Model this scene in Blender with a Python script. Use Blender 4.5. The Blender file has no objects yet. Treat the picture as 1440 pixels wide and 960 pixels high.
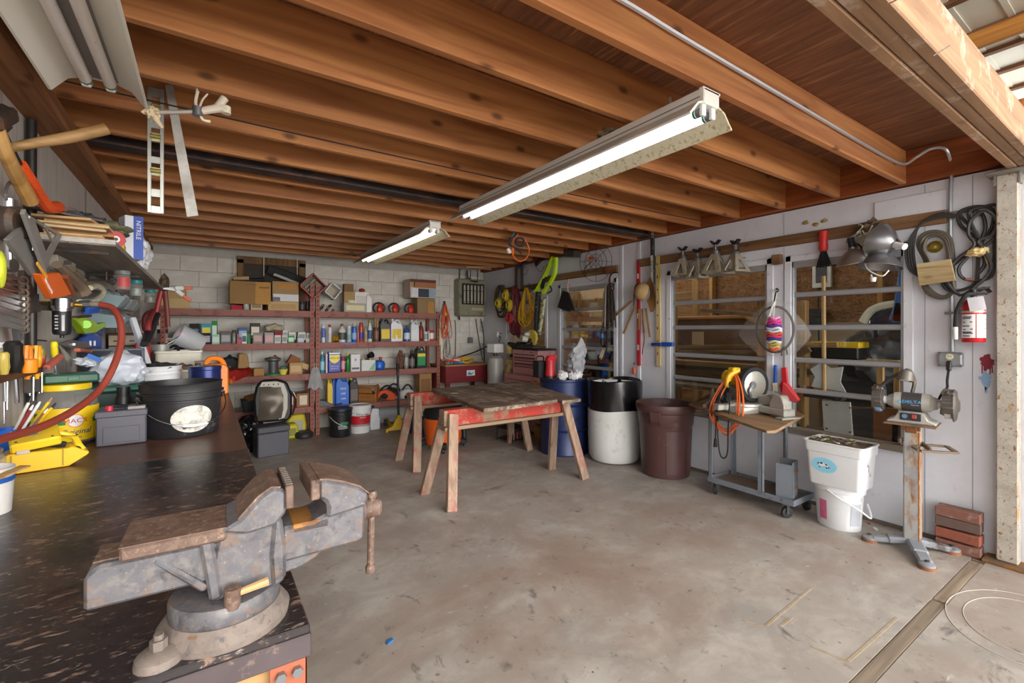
import bpy,bmesh,math,random
from mathutils import Matrix,Vector,Euler,noise
R=math.radians
random.seed(7)
SC=bpy.context.scene
COL=SC.collection
# ---------------------------------------------------------------- camera, world, sun, exposure
CAMH,TH,FPX,PCX,PCY=1.45,R(33.7),644.0,720.0,463.0
cam=bpy.data.cameras.new('camera');cam_o=bpy.data.objects.new('camera',cam);COL.objects.link(cam_o)
cam_o.location=(0,0,CAMH);cam_o.rotation_euler=(R(90),0,-TH)
cam.sensor_width=36;cam.lens=36*FPX/1440;cam.shift_y=-(480-PCY)/1440;cam.clip_start=.02
SC.camera=cam_o
w=bpy.data.worlds.new('sky');SC.world=w;w.use_nodes=True
bg=w.node_tree.nodes['Background'];bg.inputs[0].default_value=(1.0,.985,.96,1);bg.inputs[1].default_value=1.45
sun=bpy.data.lights.new('sun','SUN');sun.energy=3.9;sun.angle=R(75);sun.color=(1,.97,.93)
sun_o=bpy.data.objects.new('sun',sun);COL.objects.link(sun_o)
sun_o.rotation_euler=Vector((-.16,1,-.15)).to_track_quat('-Z','Y').to_euler()
SC.view_settings.view_transform='Standard';SC.view_settings.look='None'
SC.view_settings.gamma=1;SC.view_settings.use_curve_mapping=False
SC.view_settings.exposure=1.12

# ---------------------------------------------------------------- geometry helpers
def on(px,py,X=None,Y=None,Z=None):
 """the room point seen at a pixel of the photograph, on the plane X=, Y= or Z="""
 s,c=math.sin(TH),math.cos(TH)
 u=(px-PCX)/FPX;v=(PCY-py)/FPX
 d=Vector((s+u*c,c-u*s,v))
 t=X/d.x if X is not None else Y/d.y if Y is not None else(Z-CAMH)/d.z
 return Vector((0,0,CAMH))+d*t

def crom(pts,n=6,closed=False):
 P=[Vector(p)for p in pts]
 if len(P)<3:return P
 out=[];m=len(P);rng=m if closed else m-1
 for i in range(rng):
  if closed:a,b,c,d=P[(i-1)%m],P[i],P[(i+1)%m],P[(i+2)%m]
  else:a,b,c,d=P[max(i-1,0)],P[i],P[i+1],P[min(i+2,m-1)]
  for k in range(n):
   t=k/n
   out.append(.5*((2*b)+(c-a)*t+(2*a-5*b+4*c-d)*t*t+(3*b-a-3*c+d)*t**3))
 if not closed:out.append(P[-1])
 return out

class MB:
 def __init__(s):s.bm=bmesh.new();s.T=Matrix()
 def at(s,loc=(0,0,0),rot=(0,0,0)):
  s.T=Matrix.LocRotScale(Vector(loc),Euler(rot),None);return s
 def _f(s,vs,faces,mi=0,smooth=True):
  V=[s.bm.verts.new(s.T@Vector(v))for v in vs];F=[]
  for f in faces:
   try:g=s.bm.faces.new([V[i]for i in f]);g.material_index=mi;g.smooth=smooth;F.append(g)
   except ValueError:pass
  return V,F
 def box(s,c,d,b=0,rot=None,mi=0,taper=1.0):
  x,y,z=d[0]/2,d[1]/2,d[2]/2;q=taper
  vs=[Vector(v)for v in((-x,-y,-z),(x,-y,-z),(x,y,-z),(-x,y,-z),(-x*q,-y*q,z),(x*q,-y*q,z),(x*q,y*q,z),(-x*q,y*q,z))]
  if rot:E=Euler(rot).to_matrix();vs=[E@v for v in vs]
  vs=[v+Vector(c)for v in vs]
  V,F=s._f(vs,[(0,3,2,1),(4,5,6,7),(0,1,5,4),(1,2,6,5),(2,3,7,6),(3,0,4,7)],mi)
  if b:
   ed=list({e for f in F for e in f.edges})
   bmesh.ops.bevel(s.bm,geom=ed,offset=b,segments=1,affect='EDGES',clamp_overlap=True,material=-1)
  return s
 def b2(s,lo,hi,b=0,mi=0):
  lo,hi=Vector(lo),Vector(hi);return s.box((lo+hi)/2,hi-lo,b,mi=mi)
 def bar(s,p0,p1,wx,wy,b=0,up=(0,0,1),mi=0):
  """rectangular bar along p0->p1; wx across, wy along the up side"""
  p0,p1=Vector(p0),Vector(p1);d=(p1-p0);L=d.length;d.normalize();u=Vector(up)
  if abs(d.dot(u))>.99:u=Vector((0,1,0))
  x=d.cross(u).normalized();y=x.cross(d)
  M=Matrix((x,y,d)).transposed().to_4x4();M.translation=(p0+p1)/2
  T=s.T;s.T=T@M;s.box((0,0,0),(wx,wy,L),b,mi=mi);s.T=T;return s
 def lathe(s,prof,c=(0,0,0),n=20,mi=0,ax=(0,0,1),sx=1,sy=1,close=False,a0=0,a1=2*math.pi):
  q=Vector((0,0,1)).rotation_difference(Vector(ax).normalized()).to_matrix();vs=[];fs=[]
  full=abs(a1-a0-2*math.pi)<1e-6;m=n if full else n+1;k=len(prof)
  for j in range(m):
   a=a0+(a1-a0)*j/n;ca,sa=math.cos(a)*sx,math.sin(a)*sy
   for r,z in prof:vs.append(q@Vector((r*ca,r*sa,z))+Vector(c))
  for j in range(n):
   j2=(j+1)%m
   for i in range(k-1):fs.append((j*k+i,j2*k+i,j2*k+i+1,j*k+i+1))
  V,F=s._f(vs,fs,mi)
  if full:
   bmesh.ops.remove_doubles(s.bm,verts=V,dist=1e-6)
  return s
 def cyl(s,p0,p1,r0,r1=None,n=12,mi=0,cap=True):
  p0,p1=Vector(p0),Vector(p1);r1=r0 if r1 is None else r1;L=(p1-p0).length
  pr=[(r0,0),(r1,L)]
  if cap:pr=[(0,0)]+pr+[(0,L)]
  return s.lathe(pr,p0,n,mi,(p1-p0))
 def tube(s,pts,r,n=6,mi=0,res=5,closed=False,cap=True):
  P=crom(pts,res,closed)if res>1 else[Vector(p)for p in pts]
  m=len(P);vs=[];fs=[];up=None
  for i,p in enumerate(P):
   t=(P[(i+1)%m]-P[i-1])if closed else(P[min(i+1,m-1)]-P[max(i-1,0)])
   if t.length<1e-9:t=Vector((0,0,1))
   t.normalize()
   if up is None:up=t.orthogonal().normalized()
   up=(up-t*up.dot(t));up=up.normalized()if up.length>1e-6 else t.orthogonal().normalized()
   bi=t.cross(up);rr=r(i/(m-1))if callable(r)else r
   for j in range(n):
    a=2*math.pi*j/n;vs.append(p+(up*math.cos(a)+bi*math.sin(a))*rr)
  for i in range(m if closed else m-1):
   i2=(i+1)%m
   for j in range(n):fs.append((i*n+j,i*n+(j+1)%n,i2*n+(j+1)%n,i2*n+j))
  if cap and not closed:fs.append(tuple(range(n-1,-1,-1)));fs.append(tuple((m-1)*n+j for j in range(n)))
  s._f(vs,fs,mi);return s
 def prism(s,poly,pl='XZ',a=0,b=.01,mi=0,bev=0):
  def q(u,v,w):return{'XZ':(u,w,v),'YZ':(w,u,v),'XY':(u,v,w)}[pl]
  n=len(poly);vs=[q(u,v,a)for u,v in poly]+[q(u,v,b)for u,v in poly]
  fs=[tuple(range(n-1,-1,-1)),tuple(range(n,2*n))]+[(i,(i+1)%n,n+(i+1)%n,n+i)for i in range(n)]
  V,F=s._f(vs,fs,mi,smooth=True)
  bmesh.ops.recalc_face_normals(s.bm,faces=F)
  if bev:
   bmesh.ops.bevel(s.bm,geom=list({e for f in F for e in f.edges}),offset=bev,segments=1,affect='EDGES',clamp_overlap=True,material=-1)
  return s
 def quad(s,pts,mi=0):s._f(pts,[tuple(range(len(pts)))],mi);return s
 def blob(s,c,r,seed=0,amp=.25,f=2.0,sub=3,mi=0):
  g=bmesh.ops.create_icosphere(s.bm,subdivisions=sub,radius=1)['verts'];r=Vector(r)if hasattr(r,'__len__')else Vector((r,r,r))
  for v in g:
   k=1+amp*noise.noise(v.co*f+Vector((seed*3.1,seed,0)))+amp*.5*noise.noise(v.co*f*2.7+Vector((0,seed*2.3,5)))
   v.co=s.T@(Vector((v.co.x*r.x,v.co.y*r.y,v.co.z*r.z))*k+Vector(c))
  for f_ in{f_ for v in g for f_ in v.link_faces}:f_.material_index=mi;f_.smooth=True
  return s
 def sheet(s,fn,nu,nv,mi=0,thick=0):
  vs=[fn(i/nu,j/nv)for j in range(nv+1)for i in range(nu+1)]
  fs=[(j*(nu+1)+i,j*(nu+1)+i+1,(j+1)*(nu+1)+i+1,(j+1)*(nu+1)+i)for j in range(nv)for i in range(nu)]
  V,F=s._f(vs,fs,mi)
  if thick:bmesh.ops.solidify(s.bm,geom=F,thickness=thick)
  return s

def wm(o):
 m=o.matrix_basis.copy();p=o.parent
 while p:m=p.matrix_basis@m;p=p.parent
 return m
def put(mb,name,mat,parent=None,w=False,ang=35):
 """link the collected shapes as ONE mesh object; w=True when authored in room coordinates"""
 me=bpy.data.meshes.new(name)
 if w and parent:mb.bm.transform(wm(parent).inverted())
 mb.bm.to_mesh(me);mb.bm.free()
 for m in(mat if isinstance(mat,(list,tuple))else[mat]):me.materials.append(m)
 me.set_sharp_from_angle(angle=R(ang))
 o=bpy.data.objects.new(name,me);COL.objects.link(o)
 if parent:o.parent=parent
 return o
def thing(name,label,cat,loc=(0,0,0),rz=0,group=None,rot=None):
 o=bpy.data.objects.new(name,None);COL.objects.link(o);o.empty_display_size=.05
 o.location=loc;o.rotation_euler=rot or(0,0,rz);o['label']=label;o['category']=cat
 if group:o['group']=group
 return o
def tag(o,label,cat,group=None):
 o['label']=label;o['category']=cat
 if group:o['group']=group
 return o
def single(mb,name,mat,label,cat,loc,rz=0,group=None,w=True):
 """a thing of one mesh, origin at its base"""
 if w:mb.bm.transform(Matrix.LocRotScale(Vector(loc),Euler((0,0,rz)),None).inverted())
 o=put(mb,name,mat);o.location=loc;o.rotation_euler=(0,0,rz);return tag(o,label,cat,group)
def struct(mb,name,mat,parent=None):
 o=put(mb,name,mat,parent)
 if not parent:o['kind']='structure'
 return o
def stuff(o):o['kind']='stuff';return o
_tx={}
def text(s,size,mat,parent,loc,rot=(0,0,0),depth=.0006,bend=0,name='lettering',sx=1,shear=0,M=None):
 """flat print in raised letters; faces -Y unless rotated; bend = radius of the can it wraps (about local Z through parent's origin)"""
 cu=bpy.data.curves.new('t','FONT');cu.body=s;cu.size=size;cu.extrude=depth;cu.align_x='CENTER';cu.align_y='CENTER'
 cu.resolution_u=2;cu.shear=shear
 t=bpy.data.objects.new('t',cu);me=bpy.data.meshes.new_from_object(t);bpy.data.objects.remove(t);bpy.data.curves.remove(cu)
 for v in me.vertices:
  x,y,z=v.co.x*sx,v.co.y,v.co.z
  if bend:a=x/bend;v.co=Vector((math.sin(a)*(bend+z+.001),-math.cos(a)*(bend+z+.001),y))
  else:v.co=Vector((x,-z,y))
 MM=M or Matrix.LocRotScale(Vector(loc),Euler(rot),None)
 me.transform(MM);me.materials.append(mat)
 o=bpy.data.objects.new(name,me);COL.objects.link(o);o.parent=parent;return o
def dup(o,loc=None,rot=None,label=None,parent=None):
 c=o.copy();COL.objects.link(c)
 if parent:c.parent=parent
 if loc is not None:c.location=loc
 if rot is not None:c.rotation_euler=rot
 if label:c['label']=label
 for ch in list(o.children):dup(ch,parent=c)
 return c

# ---------------------------------------------------------------- materials
def _nt(name):
 m=bpy.data.materials.new(name);m.use_nodes=True;nt=m.node_tree
 return m,nt,nt.nodes['Principled BSDF'],nt.nodes.new,nt.links.new
def srgb(h):
 h=h.lstrip('#');v=[int(h[i:i+2],16)/255 for i in(0,2,4)]
 return tuple(((c+.055)/1.055)**2.4 if c>.04045 else c/12.92 for c in v)+(1,)
_M={}
def mat(h,rough=.55,metal=0,var=.18,sc=14,h2=None,amt=.5,bump=.0,spec=.5,st=(1,1,1),coat=0,edge=.04):
 """a painted / plastic / metal surface: base colour with cloudy variation and optional second colour in patches (wear, rust, dirt)"""
 key=(h,rough,metal,var,sc,h2,amt,bump,spec,st,coat)
 if key in _M:return _M[key]
 m,nt,bs,N,L=_nt('surface_'+h.lstrip('#')+('_metal' if metal else ''))
 tc=N('ShaderNodeTexCoord');mp=N('ShaderNodeMapping');mp.inputs['Scale'].default_value=st;L(tc.outputs['Object'],mp.inputs[0])
 n1=N('ShaderNodeTexNoise');n1.inputs['Scale'].default_value=sc;n1.inputs['Detail'].default_value=5;L(mp.outputs[0],n1.inputs[0])
 c=srgb(h)
 mx=N('ShaderNodeMix');mx.data_type='RGBA';mx.blend_type='MIX'
 mx.inputs[6].default_value=tuple(x*(1-var)for x in c[:3])+(1,);mx.inputs[7].default_value=tuple(min(1,x*(1+var))for x in c[:3])+(1,)
 L(n1.outputs[0],mx.inputs[0]);out=mx.outputs[2]
 if h2:
  n2=N('ShaderNodeTexNoise');n2.inputs['Scale'].default_value=sc*.6;n2.inputs['Detail'].default_value=9;n2.inputs['Roughness'].default_value=.68;L(mp.outputs[0],n2.inputs[0])
  rp=N('ShaderNodeMapRange');t=.68-.36*amt;rp.inputs[1].default_value=t-edge;rp.inputs[2].default_value=t+edge;L(n2.outputs[0],rp.inputs[0])
  m2=N('ShaderNodeMix');m2.data_type='RGBA';L(rp.outputs[0],m2.inputs[0]);L(out,m2.inputs[6]);m2.inputs[7].default_value=srgb(h2);out=m2.outputs[2]
 L(out,bs.inputs['Base Color'])
 bs.inputs['Roughness'].default_value=rough;bs.inputs['Metallic'].default_value=metal;bs.inputs['Specular IOR Level'].default_value=spec
 if coat:bs.inputs['Coat Weight'].default_value=coat
 if bump:
  b=N('ShaderNodeBump');b.inputs['Strength'].default_value=bump;b.inputs['Distance'].default_value=.003;L(n1.outputs[0],b.inputs['Height']);L(b.outputs[0],bs.inputs['Normal'])
 _M[key]=m;return m
def wood(h1,h2,ax='X',sc=1.0,rough=.65,knots=.5,rnd=.22,h3=None,amt=.4,spec=.35):
 """sawn wood, grain along one local axis; each object gets its own tone and pattern"""
 key=('w',h1,h2,ax,sc,rough,knots,rnd,h3,amt)
 if key in _M:return _M[key]
 m,nt,bs,N,L=_nt('wood_'+h1.lstrip('#')+ax)
 tc=N('ShaderNodeTexCoord');oi=N('ShaderNodeObjectInfo')
 off=N('ShaderNodeVectorMath');off.operation='SCALE';cv=N('ShaderNodeCombineXYZ');L(oi.outputs['Random'],cv.inputs[0]);L(oi.outputs['Random'],cv.inputs[1]);L(cv.outputs[0],off.inputs[0]);off.inputs['Scale'].default_value=37
 ad=N('ShaderNodeVectorMath');L(tc.outputs['Object'],ad.inputs[0]);L(off.outputs[0],ad.inputs[1])
 mp=N('ShaderNodeMapping');k='XYZ'.index(ax);s_=[22*sc]*3;s_[k]=1.3*sc;mp.inputs['Scale'].default_value=s_;L(ad.outputs[0],mp.inputs[0])
 n1=N('ShaderNodeTexNoise');n1.inputs['Scale'].default_value=1;n1.inputs['Detail'].default_value=7;n1.inputs['Distortion'].default_value=.9;L(mp.outputs[0],n1.inputs[0])
 rp=N('ShaderNodeValToRGB');rp.color_ramp.elements[0].position=.32;rp.color_ramp.elements[1].position=.68
 rp.color_ramp.elements[0].color=srgb(h2);rp.color_ramp.elements[1].color=srgb(h1);L(n1.outputs[0],rp.inputs[0]);out=rp.outputs[0]
 if knots:
  m3=N('ShaderNodeMapping');q=[4.5*sc]*3;q[k]=2.2*sc;m3.inputs['Scale'].default_value=q;L(ad.outputs[0],m3.inputs[0])
  vo=N('ShaderNodeTexVoronoi');vo.voronoi_dimensions='2D';vo.inputs['Scale'].default_value=1
  sp=N('ShaderNodeSeparateXYZ');L(m3.outputs[0],sp.inputs[0]);oth=[i for i in range(3)if i!=k];sm=N('ShaderNodeMath');L(sp.outputs[oth[0]],sm.inputs[0]);L(sp.outputs[oth[1]],sm.inputs[1])
  cb=N('ShaderNodeCombineXYZ');L(sp.outputs[k],cb.inputs[0]);L(sm.outputs[0],cb.inputs[1]);L(cb.outputs[0],vo.inputs[0])
  r3=N('ShaderNodeMapRange');r3.inputs[1].default_value=.03;r3.inputs[2].default_value=.085;r3.inputs[3].default_value=knots;r3.inputs[4].default_value=0;L(vo.outputs['Distance'],r3.inputs[0])
  mk=N('ShaderNodeMix');mk.data_type='RGBA';L(r3.outputs[0],mk.inputs[0]);L(out,mk.inputs[6]);mk.inputs[7].default_value=tuple(x*.25 for x in srgb(h2)[:3])+(1,);out=mk.outputs[2]
 if h3:
  n4=N('ShaderNodeTexNoise');n4.inputs['Scale'].default_value=6;n4.inputs['Detail'].default_value=9;n4.inputs['Roughness'].default_value=.7;L(ad.outputs[0],n4.inputs[0])
  r4=N('ShaderNodeMapRange');t=.68-.36*amt;r4.inputs[1].default_value=t-.06;r4.inputs[2].default_value=t+.06;L(n4.outputs[0],r4.inputs[0])
  m4=N('ShaderNodeMix');m4.data_type='RGBA';L(r4.outputs[0],m4.inputs[0]);L(out,m4.inputs[6]);m4.inputs[7].default_value=srgb(h3);out=m4.outputs[2]
 hs=N('ShaderNodeHueSaturation');L(out,hs.inputs['Color']);mr=N('ShaderNodeMapRange');mr.inputs[3].default_value=1-rnd;mr.inputs[4].default_value=1+rnd*.6;L(oi.outputs['Random'],mr.inputs[0]);L(mr.outputs[0],hs.inputs['Value'])
 L(hs.outputs[0],bs.inputs['Base Color']);bs.inputs['Roughness'].default_value=rough;bs.inputs['Specular IOR Level'].default_value=spec
 b=N('ShaderNodeBump');b.inputs['Strength'].default_value=.25;b.inputs['Distance'].default_value=.002;L(n1.outputs[0],b.inputs['Height']);L(b.outputs[0],bs.inputs['Normal'])
 _M[key]=m;return m
def glass(name,tint=(1,1,1),refl=.5,rough=.02):
 """clear sheet: mostly see-through with a fresnel reflection"""
 m,nt,bs,N,L=_nt(name);nt.nodes.remove(bs);out=nt.nodes['Material Output']
 tr=N('ShaderNodeBsdfTransparent');tr.inputs[0].default_value=(*tint,1);gl=N('ShaderNodeBsdfGlossy');gl.inputs['Roughness'].default_value=rough
 lw=N('ShaderNodeFresnel');mu=N('ShaderNodeMath');mu.operation='MULTIPLY';mu.inputs[1].default_value=refl;L(lw.outputs[0],mu.inputs[0])
 mx=N('ShaderNodeMixShader');L(mu.outputs[0],mx.inputs[0]);L(tr.outputs[0],mx.inputs[1]);L(gl.outputs[0],mx.inputs[2]);L(mx.outputs[0],out.inputs[0]);return m
def milky(name,h,alpha=.5,rough=.4):
 m,nt,bs,N,L=_nt(name);out=nt.nodes['Material Output'];bs.inputs['Base Color'].default_value=srgb(h);bs.inputs['Roughness'].default_value=rough
 tr=N('ShaderNodeBsdfTransparent');mx=N('ShaderNodeMixShader');mx.inputs[0].default_value=alpha
 L(tr.outputs[0],mx.inputs[1]);L(bs.outputs[0],mx.inputs[2]);L(mx.outputs[0],out.inputs[0]);return m
def lamp(name,h,st):
 m,nt,bs,N,L=_nt(name);bs.inputs['Base Color'].default_value=srgb(h);bs.inputs['Emission Color'].default_value=srgb(h);bs.inputs['Emission Strength'].default_value=st;return m
def layered(name,cols,rough=.6,bump=.3,base=None,spec=.4):
 """several noise layers: (hex, scale, threshold, softness, stretch) each painted over the one before (real stains and wear)"""
 m,nt,bs,N,L=_nt(name);tc=N('ShaderNodeTexCoord');out=None
 rgb=N('ShaderNodeRGB');rgb.outputs[0].default_value=srgb(base);out=rgb.outputs[0];h=None
 for i,(hx,sc,t,sf,st)in enumerate(cols):
  mp=N('ShaderNodeMapping');mp.inputs['Scale'].default_value=st;mp.inputs['Location'].default_value=(i*7.3,i*3.1,i*1.7);L(tc.outputs['Object'],mp.inputs[0])
  n=N('ShaderNodeTexNoise');n.inputs['Scale'].default_value=sc;n.inputs['Detail'].default_value=10;n.inputs['Roughness'].default_value=.66;n.inputs['Distortion'].default_value=.4;L(mp.outputs[0],n.inputs[0])
  r=N('ShaderNodeMapRange');r.inputs[1].default_value=t-sf;r.inputs[2].default_value=t+sf;L(n.outputs[0],r.inputs[0])
  mx=N('ShaderNodeMix');mx.data_type='RGBA';L(r.outputs[0],mx.inputs[0]);L(out,mx.inputs[6]);mx.inputs[7].default_value=srgb(hx);out=mx.outputs[2]
  if h is None:h=n.outputs[0]
 L(out,bs.inputs['Base Color']);bs.inputs['Roughness'].default_value=rough;bs.inputs['Specular IOR Level'].default_value=spec
 if bump and h:
  b=N('ShaderNodeBump');b.inputs['Strength'].default_value=bump;b.inputs['Distance'].default_value=.002;L(h,b.inputs['Height']);L(b.outputs[0],bs.inputs['Normal'])
 return m
# ---------------------------------------------------------------- structure
XL,XR,YB,ZJ,ZC=-.68,4.18,7.2,2.48,2.715
concrete=layered('concrete_slab',[('#8f8a85',1.1,.5,.2,(1,1,1)),('#b3ada5',3.2,.56,.12,(1,1.3,1)),('#8f7c70',.9,.55,.12,(1,1,1)),('#6a625d',9,.66,.05,(1,.6,1)),('#5a5451',38,.675,.03,(1,1,1)),('#4f4a48',2.3,.68,.05,(1,1.6,1)),('#6d625a',14,.665,.04,(1,1,1)),('#d0cac2',55,.72,.02,(1,1,1)),('#c4bfb7',16,.70,.05,(.6,1.6,1))],rough=.5,bump=.12,base='#a49a90')
m_white=layered('white_painted_board',[('#cfd0d8',2.5,.55,.2,(1,1,1)),('#b9b9c0',12,.70,.08,(1,1,.5)),('#8d8a88',42,.765,.02,(1,1,1))],rough=.5,bump=.05,base='#dcdde4')
m_trim=mat('#d9dbe2',.45,var=.05,h2='#a9a59f',amt=.1)
m_leftwall=layered('grey_washed_board',[('#cac3bc',3,.5,.15,(1,1,.25)),('#a39c96',9,.6,.1,(1,3,.3)),('#c9c4be',14,.64,.06,(1,4,.4))],rough=.7,bump=.1,base='#bcb5ae')
m_ply=layered('ceiling_plywood',[('#8a5a3a',2.2,.5,.16,(3,.5,1)),('#5f3a25',5,.56,.12,(6,.5,1)),('#a8754c',7,.63,.08,(5,.4,1)),('#43281a',2.4,.70,.05,(1,1,1))],rough=.7,bump=.1,base='#74492e')
m_joist=wood('#c4864f','#955a32','X',.8,.5,.8,.14,spec=.5)
m_rim=wood('#a85a2a','#74391a','Y',.8,.55,.3,.1)
m_beam=wood('#a5805f','#7c5e45','X',.9,.75,.35,.1,h3='#b5a08c',amt=.2)
m_plate=wood('#ad7850','#7d5436','Y',.8,.7,.5,.12)
# floor: two slabs with the construction joint between them, the joint filled with old wood strip
f=struct(MB().b2((-4,.80,-.12),(9.5,7.35,0)),'floor',concrete)
struct(MB().b2((-4,-9,-.12),(9.5,.735,0)),'slab',concrete,f)
m_joint=wood('#9a8a78','#6d5f50','X',1.2,.8,.2)
for i,(a,b)in enumerate(((-4,-1.2),(-1.19,.6),(.61,2.02),(2.03,3.25),(3.26,4.0),(4.02,9.5))):
 struct(MB().box(((a+b)/2,.768,-.031),(b-a-.01,.061,.06),.004),'joint_strip',m_joint,f)
# rust marks the steel feet of a machine left on the slab (flat stains)
m_rst=layered('rust_stain',[('#a49a90',26,.5,.1,(1,1,1))],.6,0,base='#a08a66')
for i,(p,q)in enumerate((((1045,872),(1075,881)),((1078,879),(1141,826)),((1140,908),(1192,930)),((1192,930),(1262,868)),((1097,880),(1113,868)))):
 a,b=on(*p,Z=.0008),on(*q,Z=.0008)
 struct(MB().bar(a,b,.013,.0012),'rust_mark',m_rst,f)
m_chalk=mat('#b3aca4',.9,var=.1)
for rr in(.34,.26):
 c=on(1440,880,Z=.0006);pts=[c+Vector((math.cos(a)*rr*1.15,math.sin(a)*rr*.8,0))for a in[R(k*15)for k in range(24)]]
 struct(MB().tube(pts,.0022,4,res=2,closed=True),'chalk_ring',m_chalk,f)
# left and back walls
wl=struct(MB().b2((XL-.1,-.6,0),(XL,YB,ZJ-.08)),'wall_left',m_leftwall)
for y in(1.7,2.92,4.14,5.36,6.58):struct(MB().b2((XL,y,0),(XL+.006,y+.012,ZJ-.09)),'panel_joint',mat('#6f6964',.8),wl)
tp=struct(MB().b2((XL-.1,-.6,ZJ-.08),(XL+.13,YB,ZJ),.004),'trim_6',m_plate)
struct(MB().b2((XL-.1,-.6,ZJ),(XL-.02,YB,ZC+.02),.004),'rim_joist',m_plate,tp)
m_block=layered('painted_block',[('#d3cfc6',3,.5,.2,(1,1,1)),('#b5b0a8',14,.68,.08,(1,1,1)),('#d9d7d2',7,.6,.08,(1,1,1))],rough=.75,bump=.1,base='#cac5bc')
wb=struct(MB().b2((XL-.1,YB+.0225-.0005,0),(XR+.12,YB+.2,ZC)),'wall_back',mat('#b3aea6',.9))
bk=MB().box((0,0,0),(.3955,.03,.1975),.003);blk0=put(bk,'block',m_block,wb)
nb=0
for r in range(12):
 z=.1+r*.2
 for c in range(13):
  x=XL+.2+c*.398+(0 if r%2 else-.199)
  if x>XR+.05:continue
  o=blk0 if nb==0 else dup(blk0,parent=wb)
  o.location=(x,YB+.01,z+(.0 if r<12 else 0));nb+=1
# right wall: painted boards around four jalousie windows
WIN=[(1.135,1.985,.60,2.08),(2.10,3.21,.60,2.08),(3.95,5.06,.60,2.08),(5.33,6.46,.75,1.95)]
mb=MB();t0,t1=XR,XR+.09
ys=[.12]+[v for a in WIN for v in a[:2]]+[YB+.2]
for i in range(0,len(ys),2):mb.b2((t0,ys[i],0),(t1,ys[i+1],ZJ-.01))
for a in WIN:mb.b2((t0,a[0],0),(t1,a[1],a[2]));mb.b2((t0,a[0],a[3]),(t1,a[1],ZJ-.01))
wr=struct(mb,'wall_right',m_white)
for y in(3.60,3.87):struct(MB().b2((XR-.014,y-.022,.02),(XR+.01,y+.022,ZJ-.02),.003),'batten',m_trim,wr)
for y in(.82,1.06,2.0):struct(MB().b2((XR-.002,y,.0),(XR+.002,y+.004,ZJ-.02)),'board_seam',mat('#9a9aa2',.7),wr)
struct(MB().b2((XR-.012,.95,2.235),(XR+.004,1.35,2.40),.002),'patch_panel',m_trim,wr)
rj=struct(MB().b2((XR-.06,.2,ZJ),(XR+.12,YB,ZC-.001),.003),'trim_5',m_rim)
struct(MB().b2((XR-.006,1.0,0),(XR+.002,YB,.03),.002),'sill_plate',mat('#6d625a',.8),wr)
# splatters of red and blue paint, the old nest remains
def splat(h,c,rad,seed,drip):
 random.seed(seed);P=[]
 for k in range(22):
  a=2*math.pi*k/22;q=rad*(1+random.uniform(-.25,.25));P.append((c[1]+math.cos(a)*q*.62,c[2]+math.sin(a)*q))
 mb=MB().prism(P,'YZ',XR-.002,XR+.001)
 for d in range(drip):y=c[1]+random.uniform(-.5,.5)*rad;mb.b2((XR-.0018,y-.003,c[2]-rad*random.uniform(1.2,2.0)),(XR+.001,y+.003,c[2]-rad*.4))
 struct(mb,'paint_splash',mat(h,.5,var=.2),wr)
splat('#8a1f33',on(1388,509,X=XR),.05,1,3);splat('#93b4d6',on(1386,533,X=XR),.045,2,6)
for i,p in enumerate(((1133,313),(1147,316),(1160,310))):
 struct(MB().blob(on(*p,X=XR),(.012,.025,.016),i,.7,3,2),'mud_nest',mat('#a08a55',.9,var=.4),wr)
# long hanging boards on the wall
m_tb=wood('#94704e','#69492f','Y',.9,.75,.4,.1)
for y0,y1,zc in((.945,3.62,2.215),(3.93,5.35,2.19),(5.40,6.55,2.10)):
 struct(MB().b2((XR-.03,y0,zc-.045),(XR,y1,zc+.045),.004),'hanging_board',m_tb,rj)
struct(MB().box((XR-.03,2.045,2.06),(.05,.075,.085),.004),'wood_block',m_tb,rj)
# windows
m_alu=mat('#b4b6ba',.38,.55,.08,20);m_glass=glass('window_glass',(.93,.95,.94),.8)
m_sillw=wood('#a2988a','#6e5f50','Y',1,.8,.3)
RAILS=[[1.745,1.466,1.19,.93],[1.73,1.47,1.18,.94],[1.72,1.45,1.2,.95],[1.66,1.40,1.16,.95]]
for i,(y0,y1,z0,z1)in enumerate(WIN):
 mb=MB();fw=.045
 for a,b in(((y0-.01,z0),(y0+fw,z1)),((y1-fw,z0),(y1+.01,z1))):mb.b2((XR-.012,a[0],a[1]),(XR+.06,b[0],b[1]),.003)
 mb.b2((XR-.012,y0,z1-.05),(XR+.06,y1,z1),.003)
 win=struct(mb,'window_%d'%(i+1),m_trim)
 struct(MB().b2((XR-.03,y0-.02,z0-.035),(XR+.07,y1+.02,z0+.012),.004),'window_sill',m_sillw,win)
 mb=MB()
 for y in(y0+fw+.008,y1-fw-.008):mb.b2((XR+.0,y-.009,z0),(XR+.05,y+.009,z1-.05),.002)
 mb.b2((XR+.0,y0+fw,z1-.105),(XR+.045,y1-fw,z1-.05),.004)
 struct(mb,'inner_frame',m_alu,win)
 zz=[z1-.10]+RAILS[i]+[z0+.03]
 for z in RAILS[i]:struct(MB().b2((XR+.004,y0+fw,z-.021),(XR+.04,y1-fw,z+.021),.009),'louver_rail',m_alu,win)
 for k in range(len(zz)-1):struct(MB().b2((XR+.022,y0+fw+.004,zz[k+1]+.005),(XR+.026,y1-fw-.004,zz[k]-.005)),'pane',m_glass,win)
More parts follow.
